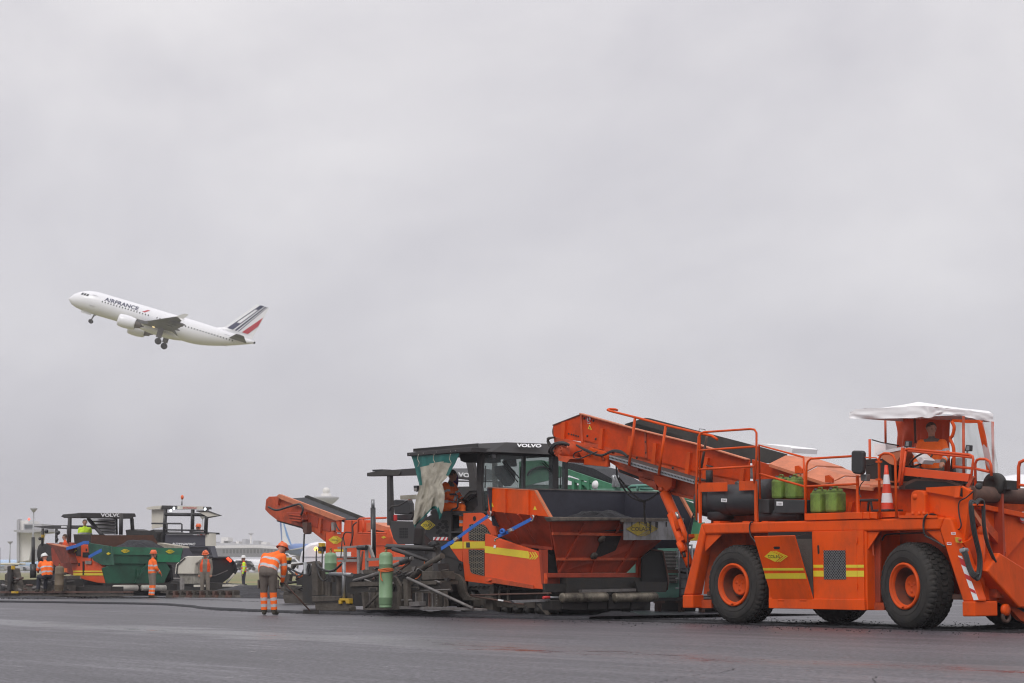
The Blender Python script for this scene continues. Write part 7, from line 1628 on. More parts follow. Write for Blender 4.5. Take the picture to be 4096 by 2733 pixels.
def airliner(label, loc, head, pitch=0, L=33.84, D=4.1, body=AW, gear=True, roll=0, detail=True, under=None, tail=None, name='airliner', scale=1):
    T = Thing(name, label, 'airplane', (0, 0, 0), frame=False); T.o.location = loc
    T.o.matrix_basis = Matrix.Translation(loc) @ Matrix.Rotation(head, 4, 'Z') @ Matrix.Rotation(-pitch, 4, 'Y') @ Matrix.Rotation(roll, 4, 'X') @ Matrix.Scale(scale, 4)
    k = L / 33.84; q = MB(); fus(q, L, D)
    fb = T.part('fuselage', q, body)
    T.part('belly_fairing', MB().ball((-.5 * k, 0, -D * .40), (4.6 * k, D * .42, D * .20), 20), body, fb, fix=False)
    for s in (1, -1):
        q = MB(); wingm(q, [(3.9 * k, s * .5, -1.15, 7.2 * k, .85), (3.2 * k, s * 1.9, -1.1, 6.4 * k, .75), (.75 * k, s * 6.2, -.70, 3.95 * k, .45), (-4.9 * k, s * 16.6, .35, 1.6 * k, .18)])
        w = T.part('wing', q, AGR)
        if detail:
            q = MB(); q.prism([(-4.9 * k, s * 16.6, .35), (-6.3 * k, s * 16.6, .35), (-7.0 * k, s * 17.0, 1.25), (-6.3 * k, s * 17.0, 1.25)], (0, .06, 0)).prism([(-5.4 * k, s * 16.6, .35), (-6.4 * k, s * 16.6, .35), (-6.8 * k, s * 16.8, -.4)], (0, .05, 0))
            T.part('winglet', q, AW, w)
            for y in (4.2, 7.2, 10, 12.6):
                x = -.6 - max(0, y - 6.2) * .317; T.part('flap_fairing', MB().ball(((x - 2.3) * k, s * y, -.95 + y * .055), (1.5 * k, .18, .24), 10), AGR, w, fix=False)
            fl = MB().prism([(-2.9 * k, s * 2.0, -1.25), (-3.9 * k, s * 2.0, -1.65), (-3.9 * k, s * 6.0, -1.25), (-2.9 * k, s * 6.0, -.9)], (0, 0, .08)).prism([(-3.0 * k, s * 6.3, -.85), (-3.85 * k, s * 6.3, -1.15), (-5.9 * k, s * 12.5, -.45), (-5.1 * k, s * 12.5, -.1)], (0, 0, .07))
            T.part('flap', fl, AGR, w)
        e = T.part('engine', MB().lathe((6.2 * k, s * 5.75, -2.05), (-1, 0, 0), [(.80, .5), (.86, .05), (.98, 0), (1.10, .25), (1.17, 1.0), (1.15, 2.0), (1.0, 2.9), (.95, 3.05), (.80, 3.05)], 28), AW)
        T.part('engine_core', MB().lathe((6.2 * k, s * 5.75, -2.05), (-1, 0, 0), [(0, .5), (.8, .5), (.8, 2.9), (.68, 3.0), (.5, 3.9), (.42, 4.0), (.3, 3.9), (.05, 4.6), (0, 4.6)], 24), mat('hot section metal', (.14, .12, .10), .4, metal=.6), e)
        T.part('pylon', MB().prism([(4.2 * k, s * 5.70, -1.1), (1.2 * k, s * 5.70, -.95), (1.0 * k, s * 5.70, -1.3), (2.9 * k, s * 5.70, -1.75), (3.8 * k, s * 5.7, -1.3)], (0, .12, 0)), AGR, e)
        q = MB(); wingm(q, [(-12.3 * k, s * .4, .75, 3.4 * k, .35), (-14.2 * k, s * 6.1, 1.35, 1.4 * k, .12)]); T.part('tailplane', q, AGR)
    F0 = (-9.6 * k, 1.8); q = MB(); finm(q, [(-9.0 * k, 1.7, 7.4 * k, .10), (-11.0 * k, 2.4, 5.5 * k, .22), (-15.3 * k, 8.0, 2.3 * k, .08)]); fn = T.part('tail_fin', q, tail or AW)
    return T, fb, fn, k
# take-off
ac = wp('N', 1098, 402, 346)
head = R(180) + math.atan2(-ac.x, ac.y) - 0  # nose to the left, square to the line of sight
los = math.atan2(ac.x, ac.y)
T, fb, fn, k = airliner('white airliner with blue and red tail stripes climbing away, landing gear still down', ac, R(180) - los - R(8), R(16.4), scale=.985)
D_ = 4.1
def stripe(m, a0, a1, b0, b1, nm='tail_stripe'):
    # slanted band on the fin, parallel to the leading edge; a = fraction of chord at root, b = at tip
    def P(z, f):
        t = (z - 2.4) / 5.6; lx = -11.0 + (-4.3) * t; c = 5.5 + (2.3 - 5.5) * t; return lx - c * f
    q = MB()
    for s in (1, -1):
        vs = []
        for z, f0, f1 in ((2.4, a0, a1), (8.0, b0, b1)):
            for f in (f0, f1): 
                t = (z - 2.4) / 5.6; th = (.22 + (.08 - .22) * t) * (f / .3 if f < .3 else (1 - f) / .7); vs.append((P(z, f), s * (th + .035), z))
        q.add(vs, [[0, 1, 3, 2]])
    T.part(nm, q, m, fn, fix=False)
stripe(NVY, .10, .30, .30, .62); stripe(NVY, .36, .42, .70, .80); stripe(NVY, .47, .50, .86, .90)
q = MB()
for s in (1, -1): q.add([(-11.0 - 5.5 * .58, s * .17, 2.4), (-11.0 - 5.5 * .86, s * .08, 2.4), (-15.0, s * .07, 5.4), (-14.55, s * .10, 5.9)][0:4] if False else [(-14.3, s * .20, 2.42), (-15.4, s * .13, 2.42), (-16.75, s * .06, 4.3), (-17.1, s * .05, 6.0)], [[0, 1, 2, 3]])
T.part('tail_stripe', q, TRD, fn, fix=False)
def onf_(x, zc, dz=0, r=2.05 + .025):   # point on the port side of the fuselage at height zc
    R_, z0_ = frz((16.92 - x) / 33.84, 4.1); R_ += .03; h_ = zc - z0_ * (1 if x < 0 else 1)
    return Vector((x, math.sqrt(max(0, R_ * R_ - h_ * h_)), zc))
tq = MB(); vs_, fs_ = text_mesh('AIRFRANCE', .03, 0)
tq.add([onf_(10.4 - 6.2 * a, .70 + .72 * b) for a, b in vs_], fs_); T.part('lettering', tq, NVY, fb, fix=False)
q = MB().add([onf_(3.4, .75), onf_(2.9, .75), onf_(2.1, 1.35), onf_(2.6, 1.35)], [[0, 1, 2, 3]]); T.part('red_accent', q, TRD, fb, fix=False)
q = MB()
for i in range(46):
    x = 10.7 - i * .53
    if 1.0 < x < 1.9 or -1.9 < x < -1.6: continue
    q.add([onf_(x, .30), onf_(x - .18, .30), onf_(x - .18, .57), onf_(x, .57)], [[0, 1, 2, 3]])
T.part('cabin_windows', q, DKG, fb, kind='stuff', fix=False)
for x in (12.6, -11.6):
    q = MB(); w_ = .85
    for a, b_ in (((x, -.75), (x, 1.15)), ((x, 1.15), (x - w_, 1.15)), ((x - w_, 1.15), (x - w_, -.75)), ((x - w_, -.75), (x, -.75))):
        rr_ = 2.09 if x > 0 else 1.80; q.bar(onf_(*a, r=rr_), onf_(*b_, r=rr_), .05, .05)
    T.part('cabin_door', q, mat('door outline', (.45, .45, .47), .5), fb, fix=False)
q = MB()
for i in range(3):
    x = 14.75 - i * .5; q.add([onf_(x, .62), onf_(x - .42, .66), onf_(x - .42, 1.12), onf_(x - .06, .98)], [[0, 1, 2, 3]])
T.part('cockpit_window', q, DKG, fb, fix=False, kind='stuff')
T.part('tail_cone', MB().lathe((-16.85, 0, 1.28), (-1, 0, 0), [(.24, 0), (.20, .25), (0, .26)], 12), DKG, fb)
G2 = T.part('nose_gear', MB().tube([(11.6, 0, -1.6), (11.9, 0, -3.2)], .12, 8).bar((11.9, 0, -2.6), (11.1, 0, -1.8), .1, .1), GRYL, fix=False)
for s in (1, -1): T.part('gear_wheel', MB().lathe((11.9, s * .18, -3.35), (0, s, 0), [(0, 0), (.2, 0), (.38, .03), (.38, .22), (.2, .26), (0, .2)], 20), TYRE, G2)
T.part('nose_gear_door', MB().box((12.1, .35, -2.35), (14.0, .40, -1.75)), AW)
for s in (1, -1):
    g_ = T.part('main_gear', MB().tube([(-1.2, s * 3.4, -1.3), (-1.2, s * 3.8, -3.5)], .2, 8).bar((-1.2, s * 3.6, -3), (-1.2, s * 1.8, -1.6), .15, .15).box((-1.6, s * 4.0 - .03, -3.0), (-.6, s * 4.0 + .03, -1.3)), GRYL, fix=False)
    for o in (.05, .55): T.part('gear_wheel', MB().lathe((-1.2, s * 3.8 - .5 + o, -3.6), (0, 1, 0), [(0, 0), (.3, 0), (.56, .05), (.58, .2), (.56, .36), (.3, .4), (0, .4)], 20), TYRE, g_)
T.part('landing_light', MB().ball((.6, 2.3, -1.3), (.28, .12, .14), 8), mat('lit landing light', (1, .8, .4), .4, emit=(1, .75, .35), estr=1.2), fix=False)
# parked aircraft
def far_air(k, x, y, d, label, head, L, D, body, tail, zc, **kw):
    p = wp(k, x, y, d); p.z = zc; return airliner(label, p, head, 0, L, D, body, detail=False, tail=tail, **kw)
ABL = mat('tail cone blue', (.05, .13, .38), .4)
pos = wp('Y', 1700, 700, 640)
# that aircraft's blue striped fin, facing us
fz = Thing('airliner', 'parked airliner tail, white fin edged in blue over a blue tail cone', 'airplane', tuple(wp('Y', 1650, 640, 600)), frame=False)
FB = lambda x, y, dd=600: wp('Y', x, y, dd)
fz.part('tail_fin', MB().prism([FB(*p) for p in [(1530, 150), (1590, 150), (1690, 420), (1755, 592), (1575, 592), (1560, 470)]], (0, .8, 0)), AW)
fz.part('blue_edge', MB().prism([FB(*p, 599.8) for p in [(1530, 150), (1560, 150), (1575, 540), (1562, 520)]], (0, .2, 0)), ABL); fz.part('blue_edge', MB().prism([FB(*p, 599.8) for p in [(1582, 150), (1598, 150), (1690, 420), (1752, 590), (1722, 590), (1650, 420)]], (0, .2, 0)), mat('pale blue band', (.12, .28, .6), .5))
c0_ = FB(1560, 650); c1_ = FB(2050, 690)
fz.part('tail_cone', MB().lathe(c0_, (c1_ - c0_) + Vector((0, 12, 0)), [(0, 0), (.9, .5), (1.5, 3), (1.9, 8), (2.2, 16), (2.3, 40), (0, 40)], 28), mat('blue white fuselage', (.10, .20, .48), .4))
fz.part('tailplane', MB().prism([FB(*p, 598) for p in [(1640, 690), (1960, 620), (2060, 592), (2065, 600), (1950, 650), (1730, 680)]], (0, 6, 0)), mat('pale grey wing', (.45, .46, .50), .5))
fz.part('gear_area', MB().prism([FB(*p, 610) for p in [(1690, 790), (1900, 780), (1950, 900), (1700, 900)]], (0, 3, 0)), mat('grey brown shadow paint', (.2, .18, .16), .7))
tp = wp('Y', 850, 860, 990)
T2, f2, n2, k2 = airliner('white airliner with a green and white tail parked before the terminal', Vector((tp.x, tp.y, 3.6)), R(-18), 0, 38, 3.8, AW, detail=False, tail=mat('tail green', (.01, .30, .17), .4))
p_ = wp('Y', 1250, 850, 800); airliner('plain white airliner parked behind the bending worker', Vector((p_.x, p_.y, 3.6)), R(150), 0, 38, 3.8, AW, detail=False, tail=AW)
p_ = wp('Y', 420, 850, 1060); airliner('distant white airliner behind the cream and charcoal paver', Vector((p_.x, p_.y, 3.6)), R(25), 0, 44, 4.0, AW, detail=False, tail=mat('tail blue grey', (.1, .14, .3), .4))
kp = wp('L', 60, 850, 900)
SKY_ = mat('sky blue fuselage', (.36, .52, .74), .4)
T3, f3, n3, k3 = airliner('sky blue airliner parked at the far left edge behind the grass', Vector((kp.x + 4, kp.y, 3.9)), R(172), 0, 44, 4.0, SKY_, detail=False, tail=SKY_)
rp = wp('A', 2560, 620, 190)
T4 = Thing('airliner', 'white rounded aircraft body showing behind the feeder at the right edge', 'airplane', tuple(rp), frame=False)
zt_ = wp('A', 2300, 535, 190).z
q = MB().lathe((wp('A', 2192, 600, 190).x, 193, zt_ - 3.2), (1, .1, 0), [(0, 0), (1.6, .1), (2.5, .5), (3.0, 1.2), (3.2, 2.4), (3.2, 50)], 32)
T4.part('fuselage', q, AW, fix=False)
# ================================================================= far buildings, masts, vehicles
CON = mat('pale concrete', (.74, .72, .69), .8, var=.05, dscale=.1); CONG = mat('grey cladding', (.36, .36, .38), .7, var=.1, dscale=.1); GLZ = mat('dark glazing', (.06, .07, .08), .3)
def pt(k, x, y, d): return wp(k, x, y, d)
def slab(T, name, m, k, pts, d, t, parent=None): return T.part(name, MB().prism([pt(k, *p, d) for p in pts], (0, t, 0)), m, parent)
ct = Thing('control_tower', 'pale concrete control tower with a wide platform and dark cab at far left', 'tower', tuple(pt('L', 350, 820, 520)), frame=False)
for x_ in (0,):
    slab(ct, 'shaft', CON, 'L', [(290, 385), (520, 385), (455, 830), (285, 860)], 520, 14)
    slab(ct, 'upper_shaft', CON, 'L', [(295, 205), (445, 205), (450, 370), (295, 370)], 520, 12); slab(ct, 'platform', CONG, 'L', [(215, 355), (670, 345), (672, 375), (430, 400), (280, 390), (215, 380)], 516, 20)
    cb_ = slab(ct, 'cab', CONG, 'L', [(370, 255), (660, 258), (660, 345), (370, 350)], 518, 14); slab(ct, 'window', GLZ, 'L', [(385, 275), (520, 275), (515, 325), (385, 325)], 517.7, .2, cb_)
    slab(ct, 'stair_column', CONG, 'L', [(262, 200), (298, 180), (300, 840), (262, 870)], 519, 3)
    slab(ct, 'side_block', CONG, 'L', [(450, 690), (530, 660), (560, 830), (450, 830)], 521, 10)
    ct.part('obstruction_light', MB().ball(pt('L', 455, 185, 514), .35, 8), mat('lit red beacon', (.9, .1, .05), .4, emit=(1, .15, .1), estr=1.2), fix=False)
def mast(k, x, y0, y1, d, label, r=.1, top=True):
    T = Thing('light_mast', label, 'light mast', tuple(Vector((pt(k, x, y1, d).x, d, 0))), frame=False); a = pt(k, x, y0, d); 
    T.part('pole', MB().tube([(a.x, d, 0), tuple(a)], [r * 1.3, r * .8], 8), GALV, fix=False)
    if top: T.part('lamp_crown', MB().lathe(a, (0, 0, 1), [(0, -.5), (r * 1.5, -.4), (r * 4.5, .05), (r * 4.5, .2), (0, .25)], 16), CONG)
mast('L', 530, 30, 820, 300, 'tall light mast with a flat lamp crown left of the dark roof', .12)
mast('L', 160, 545, 830, 520, 'thin distant mast left of the control tower', .16)
mast('L', 2, 630, 830, 520, 'thin distant mast at the left edge', .16, False)
mast('K', 1905, 205, 500, 420, 'thin mast with red light seen past the cream paver roof', .14)
tm2 = Thing('terminal_building', 'long grey hazy airport terminal with rooftop plant', 'building', tuple(pt('Y', 700, 760, 1150)), frame=False)
slab(tm2, 'main_block', CONG, 'Y', [(200, 560), (330, 548), (700, 560), (1200, 575), (1600, 600), (2300, 590), (2300, 800), (200, 800)], 1150, 40)
slab(tm2, 'canopy_roof', CON, 'Y', [(200, 600), (1200, 590), (1600, 640), (1600, 668), (1100, 640), (200, 650)], 1140, 30)
for i in range(16): slab(tm2, 'window', GLZ, 'Y', [(500 + i * 62, 668), (540 + i * 62, 668), (540 + i * 62, 740), (500 + i * 62, 740)], 1149, .5)
for x, y, w_, h in ((470, 450, 130, 110), (640, 530, 60, 40), (740, 520, 50, 50), (520, 515, 80, 40), (850, 480, 60, 60), (1050, 510, 100, 60), (1200, 535, 90, 35), (300, 530, 60, 30)): slab(tm2, 'roof_plant', CON if x in (470, 740, 1200) else CONG, 'Y', [(x, y), (x + w_, y), (x + w_, y + h + 30), (x, y + h + 30)], 1160, 20)
def mush(k, x, yt, yb, wt, d, label, dome=False):
    T = Thing('control_tower', label, 'tower', tuple(pt(k, x, yb, d)), frame=False); c_ = pt(k, x, yt, d); s_ = d * wt / ZM[k][2] / 7964 / 2; h = c_.z - pt(k, x, yb, d).z
    T.part('shaft', MB().lathe((c_.x, d, max(0, c_.z - h)), (0, 0, 1), [(s_ * .22, 0), (s_ * .2, h)], 16), CON)
    T.part('cab', MB().lathe(c_, (0, 0, 1), [(s_ * .3, -s_ * .55), (s_ * .62, -s_ * .35), (s_, 0), (s_ * .98, s_ * .10), (s_ * .5, s_ * .14), (0, s_ * .14)], 24), CONG)
    if dome:
        T.part('plant_room', MB().lathe(c_, (0, 0, 1), [(s_ * .4, .1 * s_), (s_ * .38, .35 * s_), (0, .35 * s_)], 20), CON); T.part('radar_dome', MB().ball(c_ + Vector((0, 0, s_ * .55)), s_ * .28, 16), CON, fix=False)
        for a in (-.9, .75): T.part('aerial', MB().tube([c_ + Vector((s_ * a, 0, 0)), c_ + Vector((s_ * a, 0, s_ * .45))], s_ * .012, 5), CONG, fix=False)
mush('J', 975, 175, 700, 290, 900, 'distant round control tower with a white radar dome above the belt', True)
mush('Y', 1012, 380, 560, 105, 1150, 'distant mushroom shaped tower above the terminal roof')
# low far vehicles and containers at the left edge
random.seed(11)
for (x0, x1, y0, y1, col, lb, nm, cat) in ((0, 340, 870, 905, (.55, .52, .42), 'long cream service vehicle below the blue airliner', 'service_truck', 'truck'), (60, 230, 905, 985, (.33, .31, .32), 'grey container beside the cream vehicle', 'container', 'container'), (230, 400, 920, 1000, (.45, .45, .47), 'pale grey airport truck by the grass', 'service_truck', 'truck'), (400, 590, 940, 1000, (.30, .30, .33), 'dull grey airport truck next to the pole', 'service_truck', 'truck')):
    T = Thing(nm, lb, cat, tuple(pt('L', (x0 + x1) / 2, y1, 330)), frame=False); m_ = mat('far paint %d' % x0, col, .6, var=.1)
    T.part('body', MB().prism([pt('L', *p, 330) for p in [(x0, y0), (x1, y0), (x1, y1), (x0, y1)]], (0, 3, 0)), m_, bevel=.2)
    T.part('cab' if cat == 'truck' else 'door_bars', MB().prism([pt('L', *p, 329.6) for p in [(x1 - 40, y0 + 12), (x1 - 8, y0 + 12), (x1 - 4, y1 - 12), (x1 - 40, y1 - 12)]], (0, .3, 0)), GLZ)
for (x, y, s_, lb) in ((870, 950, 26, 'small white airport car right of the white-helmeted worker'), (940, 960, 32, 'white airport van behind the white-helmeted worker'), (1600, 830, 40, 'white airport truck under the blue tail'), (1740, 930, 36, 'white airport minibus right of the yellow sensor')):
    T = Thing('airport_car', lb, 'car', tuple(pt('Y', x, y + s_, 380)), frame=False)
    c_ = pt('Y', x, y, 380); c_.z = max(c_.z, .9)
    T.part('body', MB().prism([c_ + Vector(v) for v in ((-2.2, 0, -.7), (2.2, 0, -.7), (2.2, 0, .2), (1.4, 0, .3), (.8, 0, .95), (-1.5, 0, .95), (-2.2, 0, .2))], (0, 1.8, 0)), VW, bevel=.15)
    T.part('window_band', MB().prism([c_ + Vector(v) for v in ((-1.6, -.02, .35), (1.1, -.02, .35), (.7, -.02, .85), (-1.4, -.02, .85))], (0, .03, 0)), GLZ)
    for a in (-1.4, 1.3): T.part('wheel', MB().lathe(c_ + Vector((a, -.03, -.6)), (0, 1, 0), [(0, 0), (.2, 0), (.32, .02), (.32, .25), (0, .25)], 14), TYRE)
# ================================================================= ground
def ground_mat():
    m = bpy.data.materials.new('old wet asphalt'); m.use_nodes = True; n = m.node_tree; L = n.links; b = n.nodes['Principled BSDF']
    def nd(t, **k):
        x = n.nodes.new(t)
        for a, v in k.items(): setattr(x, a, v)
        return x
    def mapr(src, a, b_, c, d):
        x = nd('ShaderNodeMapRange'); L.new(src, x.inputs[0]); x.inputs[1].default_value = a; x.inputs[2].default_value = b_; x.inputs[3].default_value = c; x.inputs[4].default_value = d; return x.outputs[0]
    def noi(vec, s, det=6, rough=.6, dist=0):
        x = nd('ShaderNodeTexNoise'); L.new(vec, x.inputs[0]); x.inputs['Scale'].default_value = s; x.inputs['Detail'].default_value = det; x.inputs['Roughness'].default_value = rough; x.inputs['Distortion'].default_value = dist; return x.outputs[0]
    def math_(op, a, b_=None):
        x = nd('ShaderNodeMath', operation=op)
        for i, v in enumerate((a, b_)):
            if v is None: continue
            if isinstance(v, (int, float)): x.inputs[i].default_value = v
            else: L.new(v, x.inputs[i])
        return x.outputs[0]
    tc = nd('ShaderNodeTexCoord'); mp = nd('ShaderNodeMapping'); L.new(tc.outputs['Object'], mp.inputs[0]); mp.inputs['Scale'].default_value = (.16, 1.3, 1)
    v1 = mp.outputs[0]; v0 = tc.outputs['Object']
    streak = noi(v1, 1.2, 7, .62, .4); streak2 = noi(v1, 4.5, 6, .7, .2); patch = noi(v0, .25, 5, .6, .5); fine = noi(v0, 38, 5, .75); grit = noi(v0, 11, 5, .8); fleck = mapr(noi(v0, 4.2, 3, .5), .66, .70, 0, 1); grain = mapr(noi(v0, 17, 3, .6), .45, .55, 0, 1)
    cm = nd('ShaderNodeValToRGB'); r = cm.color_ramp; r.elements[0].color = (.010, .009, .012, 1); r.elements[1].color = (.112, .103, .119, 1); r.elements[0].position = .15; r.elements[1].position = .95
    L.new(math_('ADD', math_('MULTIPLY', grain, .6), mapr(math_('ADD', math_('MULTIPLY', fine, .5), math_('MULTIPLY', grit, .5)), .36, .64, .05, .45)), cm.inputs[0])
    mm = nd('ShaderNodeMix', data_type='RGBA', blend_type='MULTIPLY'); mm.inputs[0].default_value = 1; L.new(cm.outputs[0], mm.inputs[6]); mp2 = nd('ShaderNodeMapping'); L.new(tc.outputs['Object'], mp2.inputs[0]); mp2.inputs['Scale'].default_value = (.035, .22, 1); big = noi(mp2.outputs[0], 1.6, 4, .6, .3); L.new(mapr(math_('ADD', math_('MULTIPLY', streak, .45), math_('ADD', math_('MULTIPLY', patch, .2), math_('MULTIPLY', big, .35))), .36, .64, .45, 1.5), mm.inputs[7])
    # wetness: thin film in streaks, and a puddled wheel rut at a fixed distance across the lane
    sp = nd('ShaderNodeSeparateXYZ'); L.new(v0, sp.inputs[0])
    rut = math_('ABSOLUTE', math_('SUBTRACT', math_('ADD', sp.outputs[1], math_('MULTIPLY', math_('SUBTRACT', noi(v0, .35, 3), .5), 3.0)), RUTW)); rutm = mapr(rut, .0, 1.3, .24, 0)
    wet = math_('ADD', math_('ADD', math_('MULTIPLY', big, .4), math_('ADD', math_('MULTIPLY', streak, .3), math_('MULTIPLY', streak2, .3))), rutm)
    wmask = mapr(wet, .50, .66, 0, 1); pud = mapr(math_('ADD', wet, math_('MULTIPLY', math_('SUBTRACT', fine, .5), .35)), .74, .80, 0, 1)
    rough = math_('SUBTRACT', math_('SUBTRACT', .47, math_('ADD', math_('MULTIPLY', wmask, .17), math_('MULTIPLY', fleck, .22))), math_('MULTIPLY', pud, .20))
    L.new(rough, b.inputs['Roughness'])
    dk = nd('ShaderNodeMix', data_type='RGBA', blend_type='MULTIPLY'); L.new(math_('ADD', math_('MULTIPLY', pud, .7), math_('MULTIPLY', wmask, .12)), dk.inputs[0]); L.new(mm.outputs[2], dk.inputs[6]); dk.inputs[7].default_value = (.25, .25, .26, 1)
    L.new(dk.outputs[2], b.inputs['Base Color'])
    bp = nd('ShaderNodeBump'); bp.inputs['Distance'].default_value = .012; L.new(math_('ADD', fine, math_('MULTIPLY', grit, .7)), bp.inputs['Height']); L.new(math_('SUBTRACT', .55, math_('ADD', math_('MULTIPLY', pud, .35), math_('MULTIPLY', wmask, .18))), bp.inputs['Strength']); L.new(bp.outputs[0], b.inputs['Normal'])
    b.inputs['Specular IOR Level'].default_value = .5
    return m
RUTW = qg('P', 1500, 1502).y
g = MB(); a, b = -40, 60
# ground sheet in world coordinates reaching the horizon
gm = MB(); E = 2500
gm.add([(-E, -20, 0), (E, -20, 0), (E, E, 0), (-E, E, 0)], [[0, 1, 2, 3]])
P0 = lane(0, 0)
gv = [tolane(v) for v in gm.v]
solo('ground', MB().add(gv, [[0, 1, 2, 3]]), ground_mat(), kind='structure', fix=False)
# ---- grass, fresh mat, loose asphalt
GRS = mat('dry airfield grass', (.15, .17, .06), .95, dirt=.95, dscale=.03, dcol=(.26, .18, .085), bump=1, bscale=3)
def gpoly(name, k, pts, z, m, kind='structure', **kw):
    P = [tolane(gp(k, x, y)) for x, y in pts]; vs = [Vector((p.x, p.y, z)) for p in P]
    return solo(name, MB().add(vs, [list(range(len(vs)))]), m, kind=kind, fix=False, **kw)
gv = [tolane(Vector(v)) for v in ((-900, 330, .012), (-56, 215, .012), (-16.5, 124, .012), (15, 92, .012), (300, 92, .012), (300, 1000, .012), (-900, 1000, .012))]
solo('grass', MB().add(gv, [list(range(7))]), GRS, kind='stuff', fix=False)
# fresh mat laid by the nearest paver: a slab 7 cm thick with a ragged black edge
MATM = mat('fresh smooth asphalt', (.034, .032, .040), .36, var=.2, dscale=.6, bump=.35, bscale=70)
u_s = qw('I', SW, 640, 1000).x
edge = [(qg('P', 0, 1374).x, qg('P', 0, 1374).y), ]
pts_e = [('P', -150, 1383), ('P', 0, 1383), ('P', 200, 1386), ('P', 380, 1390), ('P', 475, 1399), ('P', 600, 1405), ('P', 720, 1409), ('P', 830, 1411), ('P', 1000, 1415), ('P', 1200, 1420), ('P', 1350, 1423)]
E_ = [qg(*p) for p in pts_e]; E_ = smooth_path([Vector((p.x, p.y, 0)) for p in E_], 14)
rows = []
vs = []; n = len(E_); sec = [(0, -.004), (.02, .04), (.06, .066), (.35, .07), (.5, .07), (8.0, .07)]
for i, p in enumerate(E_):
    j = noise.noise(Vector((i * .23, 0, 0))) * .14 + noise.noise(Vector((i * .9, 5, 0))) * .05
    for dw, z in sec: vs.append((p.x, p.y + (j if dw < 1 else 0) + dw, z))
m_ = len(sec); fs = [[i * m_ + k, (i + 1) * m_ + k, (i + 1) * m_ + k + 1, i * m_ + k + 1] for i in range(n - 1) for k in range(m_ - 1)]
q = MB().add(vs, fs, False); q.mi = [1 if (k % (m_ - 1)) < 2 else 0 for k in range(len(fs))]
solo('fresh_asphalt', q, [MATM, ASPH], kind='structure', fix=False)
# spilled asphalt: crumbs and low ridges
def crumbs(name, n, fn, smin, smax, seed):
    random.seed(seed); q = MB()
    for i in range(n):
        u, w = fn(); s_ = random.uniform(smin, smax) * random.uniform(.5, 1); z = s_ * .3
        v = [Vector((random.uniform(-1, 1), random.uniform(-1, 1), random.uniform(-.6, .8))).normalized() * s_ * random.uniform(.7, 1.1) for _ in range(0)]
        o = [(s_, 0, 0), (0, s_ * .8, 0), (-s_ * .9, 0, 0), (0, -s_ * .8, 0), (0, 0, s_ * .7), (0, 0, -s_ * .5)]
        a = random.random() * 6; c_, d = math.cos(a), math.sin(a)
        q.add([(u + x * c_ - y * d, w + x * d + y * c_, z + zz) for x, y, zz in o], [[0, 1, 4], [1, 2, 4], [2, 3, 4], [3, 0, 4], [1, 0, 5], [2, 1, 5], [3, 2, 5], [0, 3, 5]])
    return solo(name, q, ASPH, kind='stuff', fix=False)
crumbs('loose_asphalt', 1500, lambda: (lambda p: (p.x + random.uniform(-.2, .2), p.y + random.gauss(.0, .10)))(random.choice(E_[60:])), .01, .03, 15)
uw0 = wl.x; uwr = wr.x
crumbs('loose_asphalt', 3600, lambda: (random.uniform(uF - 4, uwr + 4), random.gauss(1.2, 1.3) if random.random() < .8 else random.gauss(.08, .10)), .008, .026, 4)
crumbs('loose_asphalt', 260, lambda: (random.uniform(uF - 12, uwr + 3), -.9 - abs(random.gauss(0, .8))), .008, .022, 5)
crumbs('loose_asphalt', 1500, lambda: (random.uniform(-45, -14), 4.5 + random.gauss(0, 1.0)), .02, .06, 8)
def ridge(name, u0, u1, w, wd, h, seed, n=90, m=12):
    vs = []
    for i in range(n + 1):
        s_ = i / n; u = u0 + (u1 - u0) * s_; e_ = min(1, 6 * s_, 6 * (1 - s_)); hh = h * e_ * (.65 + .6 * noise.noise(Vector((s_ * 7, seed, 0)))); ww = wd * (.7 + .5 * noise.noise(Vector((s_ * 5, seed, 3))))
        for j in range(m + 1):
            t = j / m; vs.append((u, w + (t - .5) * ww * 2 + .12 * noise.noise(Vector((s_ * 9, seed, 7))), max(-.01, hh * math.sin(math.pi * t) + noise.noise(Vector((u * 6, t * 6, seed))) * .03 * e_)))
    fs = [[i * (m + 1) + j, (i + 1) * (m + 1) + j, (i + 1) * (m + 1) + j + 1, i * (m + 1) + j + 1] for i in range(n) for j in range(m)]
    return solo(name, MB().add(vs, fs, False), ASPH, kind='stuff', fix=False)
ridge('asphalt_spill', qw('F', SW + .3, 60, 1250).x - .6, uF + .3, .0, .42, .17, 2); ridge('asphalt_spill', uF - 3.0, uF + 1.0, 1.4, 1.2, .26, 3)
ridge('asphalt_spill', qw('I', SW, 640, 1000).x - .2, qw('F', SW, 330, 1280).x, SW + .6, .45, .42, 6)
ridge('asphalt_spill', uwr - .5, uwr + 4, 2.4, .5, .10, 9); ridge('asphalt_spill', uw0 - 3, uwr + 1.0, .35, .5, .035, 12)
ridge('asphalt_spill', -46, -20, 4.6, .35, .10, 14, 160)
# low pile beyond the bending worker
pp = tolane(gp('J', 130, 1278)); pq = tolane(gp('J', 470, 1278))
c_ = (tolane(gp('J', 150, 1285)))
ch_ = wp('J', 130, 1192, gp('J', 150, 1280).y).z
heap(None, 'asphalt_pile', c_.x - 2.6, c_.x + 2.6, c_.y - 2.2, c_.y + 2.8, -.03, max(.5, ch_), seed=3)
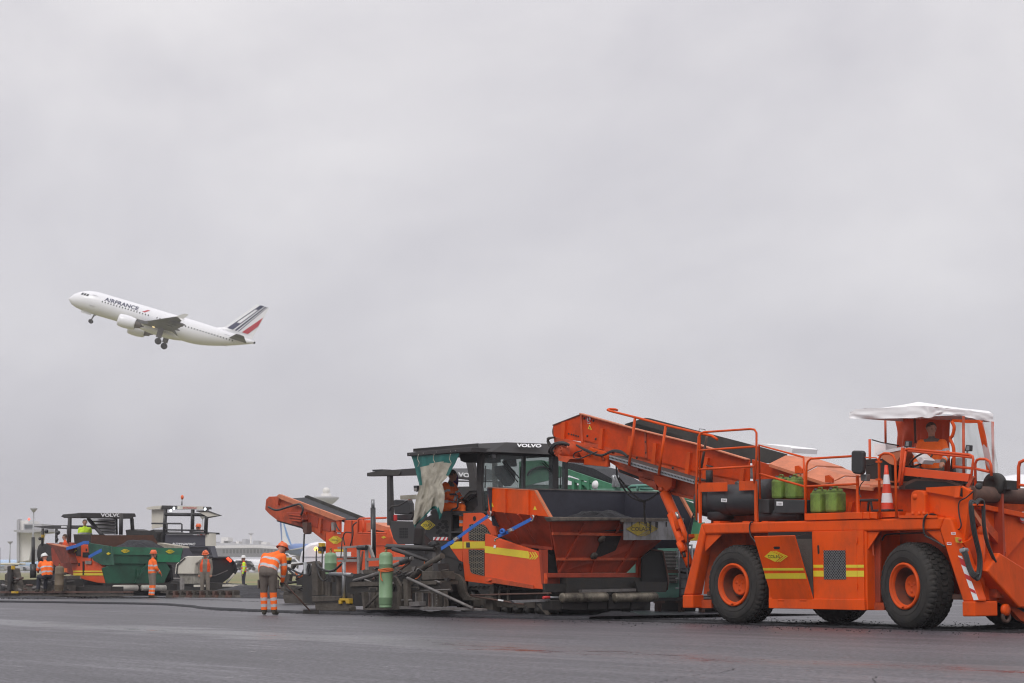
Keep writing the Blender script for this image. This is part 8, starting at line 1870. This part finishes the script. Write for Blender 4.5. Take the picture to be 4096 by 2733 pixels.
# tack-coated strip ahead of the screed; its black also paints the machines' contact shade
TACK_SHADE = mat('black tacky asphalt with painted shade', (.012, .012, .013), .85, spec=.15, var=.4, dscale=1.2, bump=.5, bscale=50)
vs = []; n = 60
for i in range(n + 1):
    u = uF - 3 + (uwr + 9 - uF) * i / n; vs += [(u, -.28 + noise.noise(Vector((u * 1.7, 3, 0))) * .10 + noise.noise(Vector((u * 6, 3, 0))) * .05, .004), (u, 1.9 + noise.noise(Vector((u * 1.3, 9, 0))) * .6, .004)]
solo('tack_coat_shade', MB().add(vs, [[i * 2, i * 2 + 2, i * 2 + 3, i * 2 + 1] for i in range(n)]), TACK_SHADE, kind='structure', fix=False)
# cracks in the old surface near the camera
CRK = mat('crack', (.010, .009, .010), .6)
for pl in ([('P', 1500, 1568), ('P', 1560, 1556), ('P', 1620, 1547), ('P', 1650, 1545), ('P', 1690, 1534)], [('P', 2010, 1568), ('P', 2004, 1560), ('P', 2013, 1552)]):
    P = smooth_path([Vector((*qg(*p).xy, .004)) for p in pl], 10); q = MB(); vs = []
    for i, p in enumerate(P):
        p = p + Vector((noise.noise(Vector((i * 1.1, 0, 1))) * .05, noise.noise(Vector((i * 1.1, 4, 1))) * .05, 0)); h = .006 + .012 * abs(noise.noise(Vector((i * .9, 1, 1)))); vs += [p + Vector((0, h, 0)), p - Vector((0, h, 0))]
    solo('crack', MB().add(vs, [[i * 2, i * 2 + 2, i * 2 + 3, i * 2 + 1] for i in range(len(P) - 1)]), CRK, kind='structure', fix=False)
# ================================================================= air
hm = bpy.data.materials.new('haze'); hm.use_nodes = True; n_ = hm.node_tree; n_.nodes.remove(n_.nodes['Principled BSDF'])
pv = n_.nodes.new('ShaderNodeVolumePrincipled'); pv.inputs['Color'].default_value = (.93, .93, .97, 1); pv.inputs['Density'].default_value = .00038; pv.inputs['Anisotropy'].default_value = .2
n_.links.new(pv.outputs[0], n_.nodes['Material Output'].inputs['Volume'])
hb = MB(); hb.box((-2600, -60, -1.0), (2600, 2600, 62)); hb.v = [tolane(v) for v in hb.v]
solo('haze', hb, hm, kind='stuff')
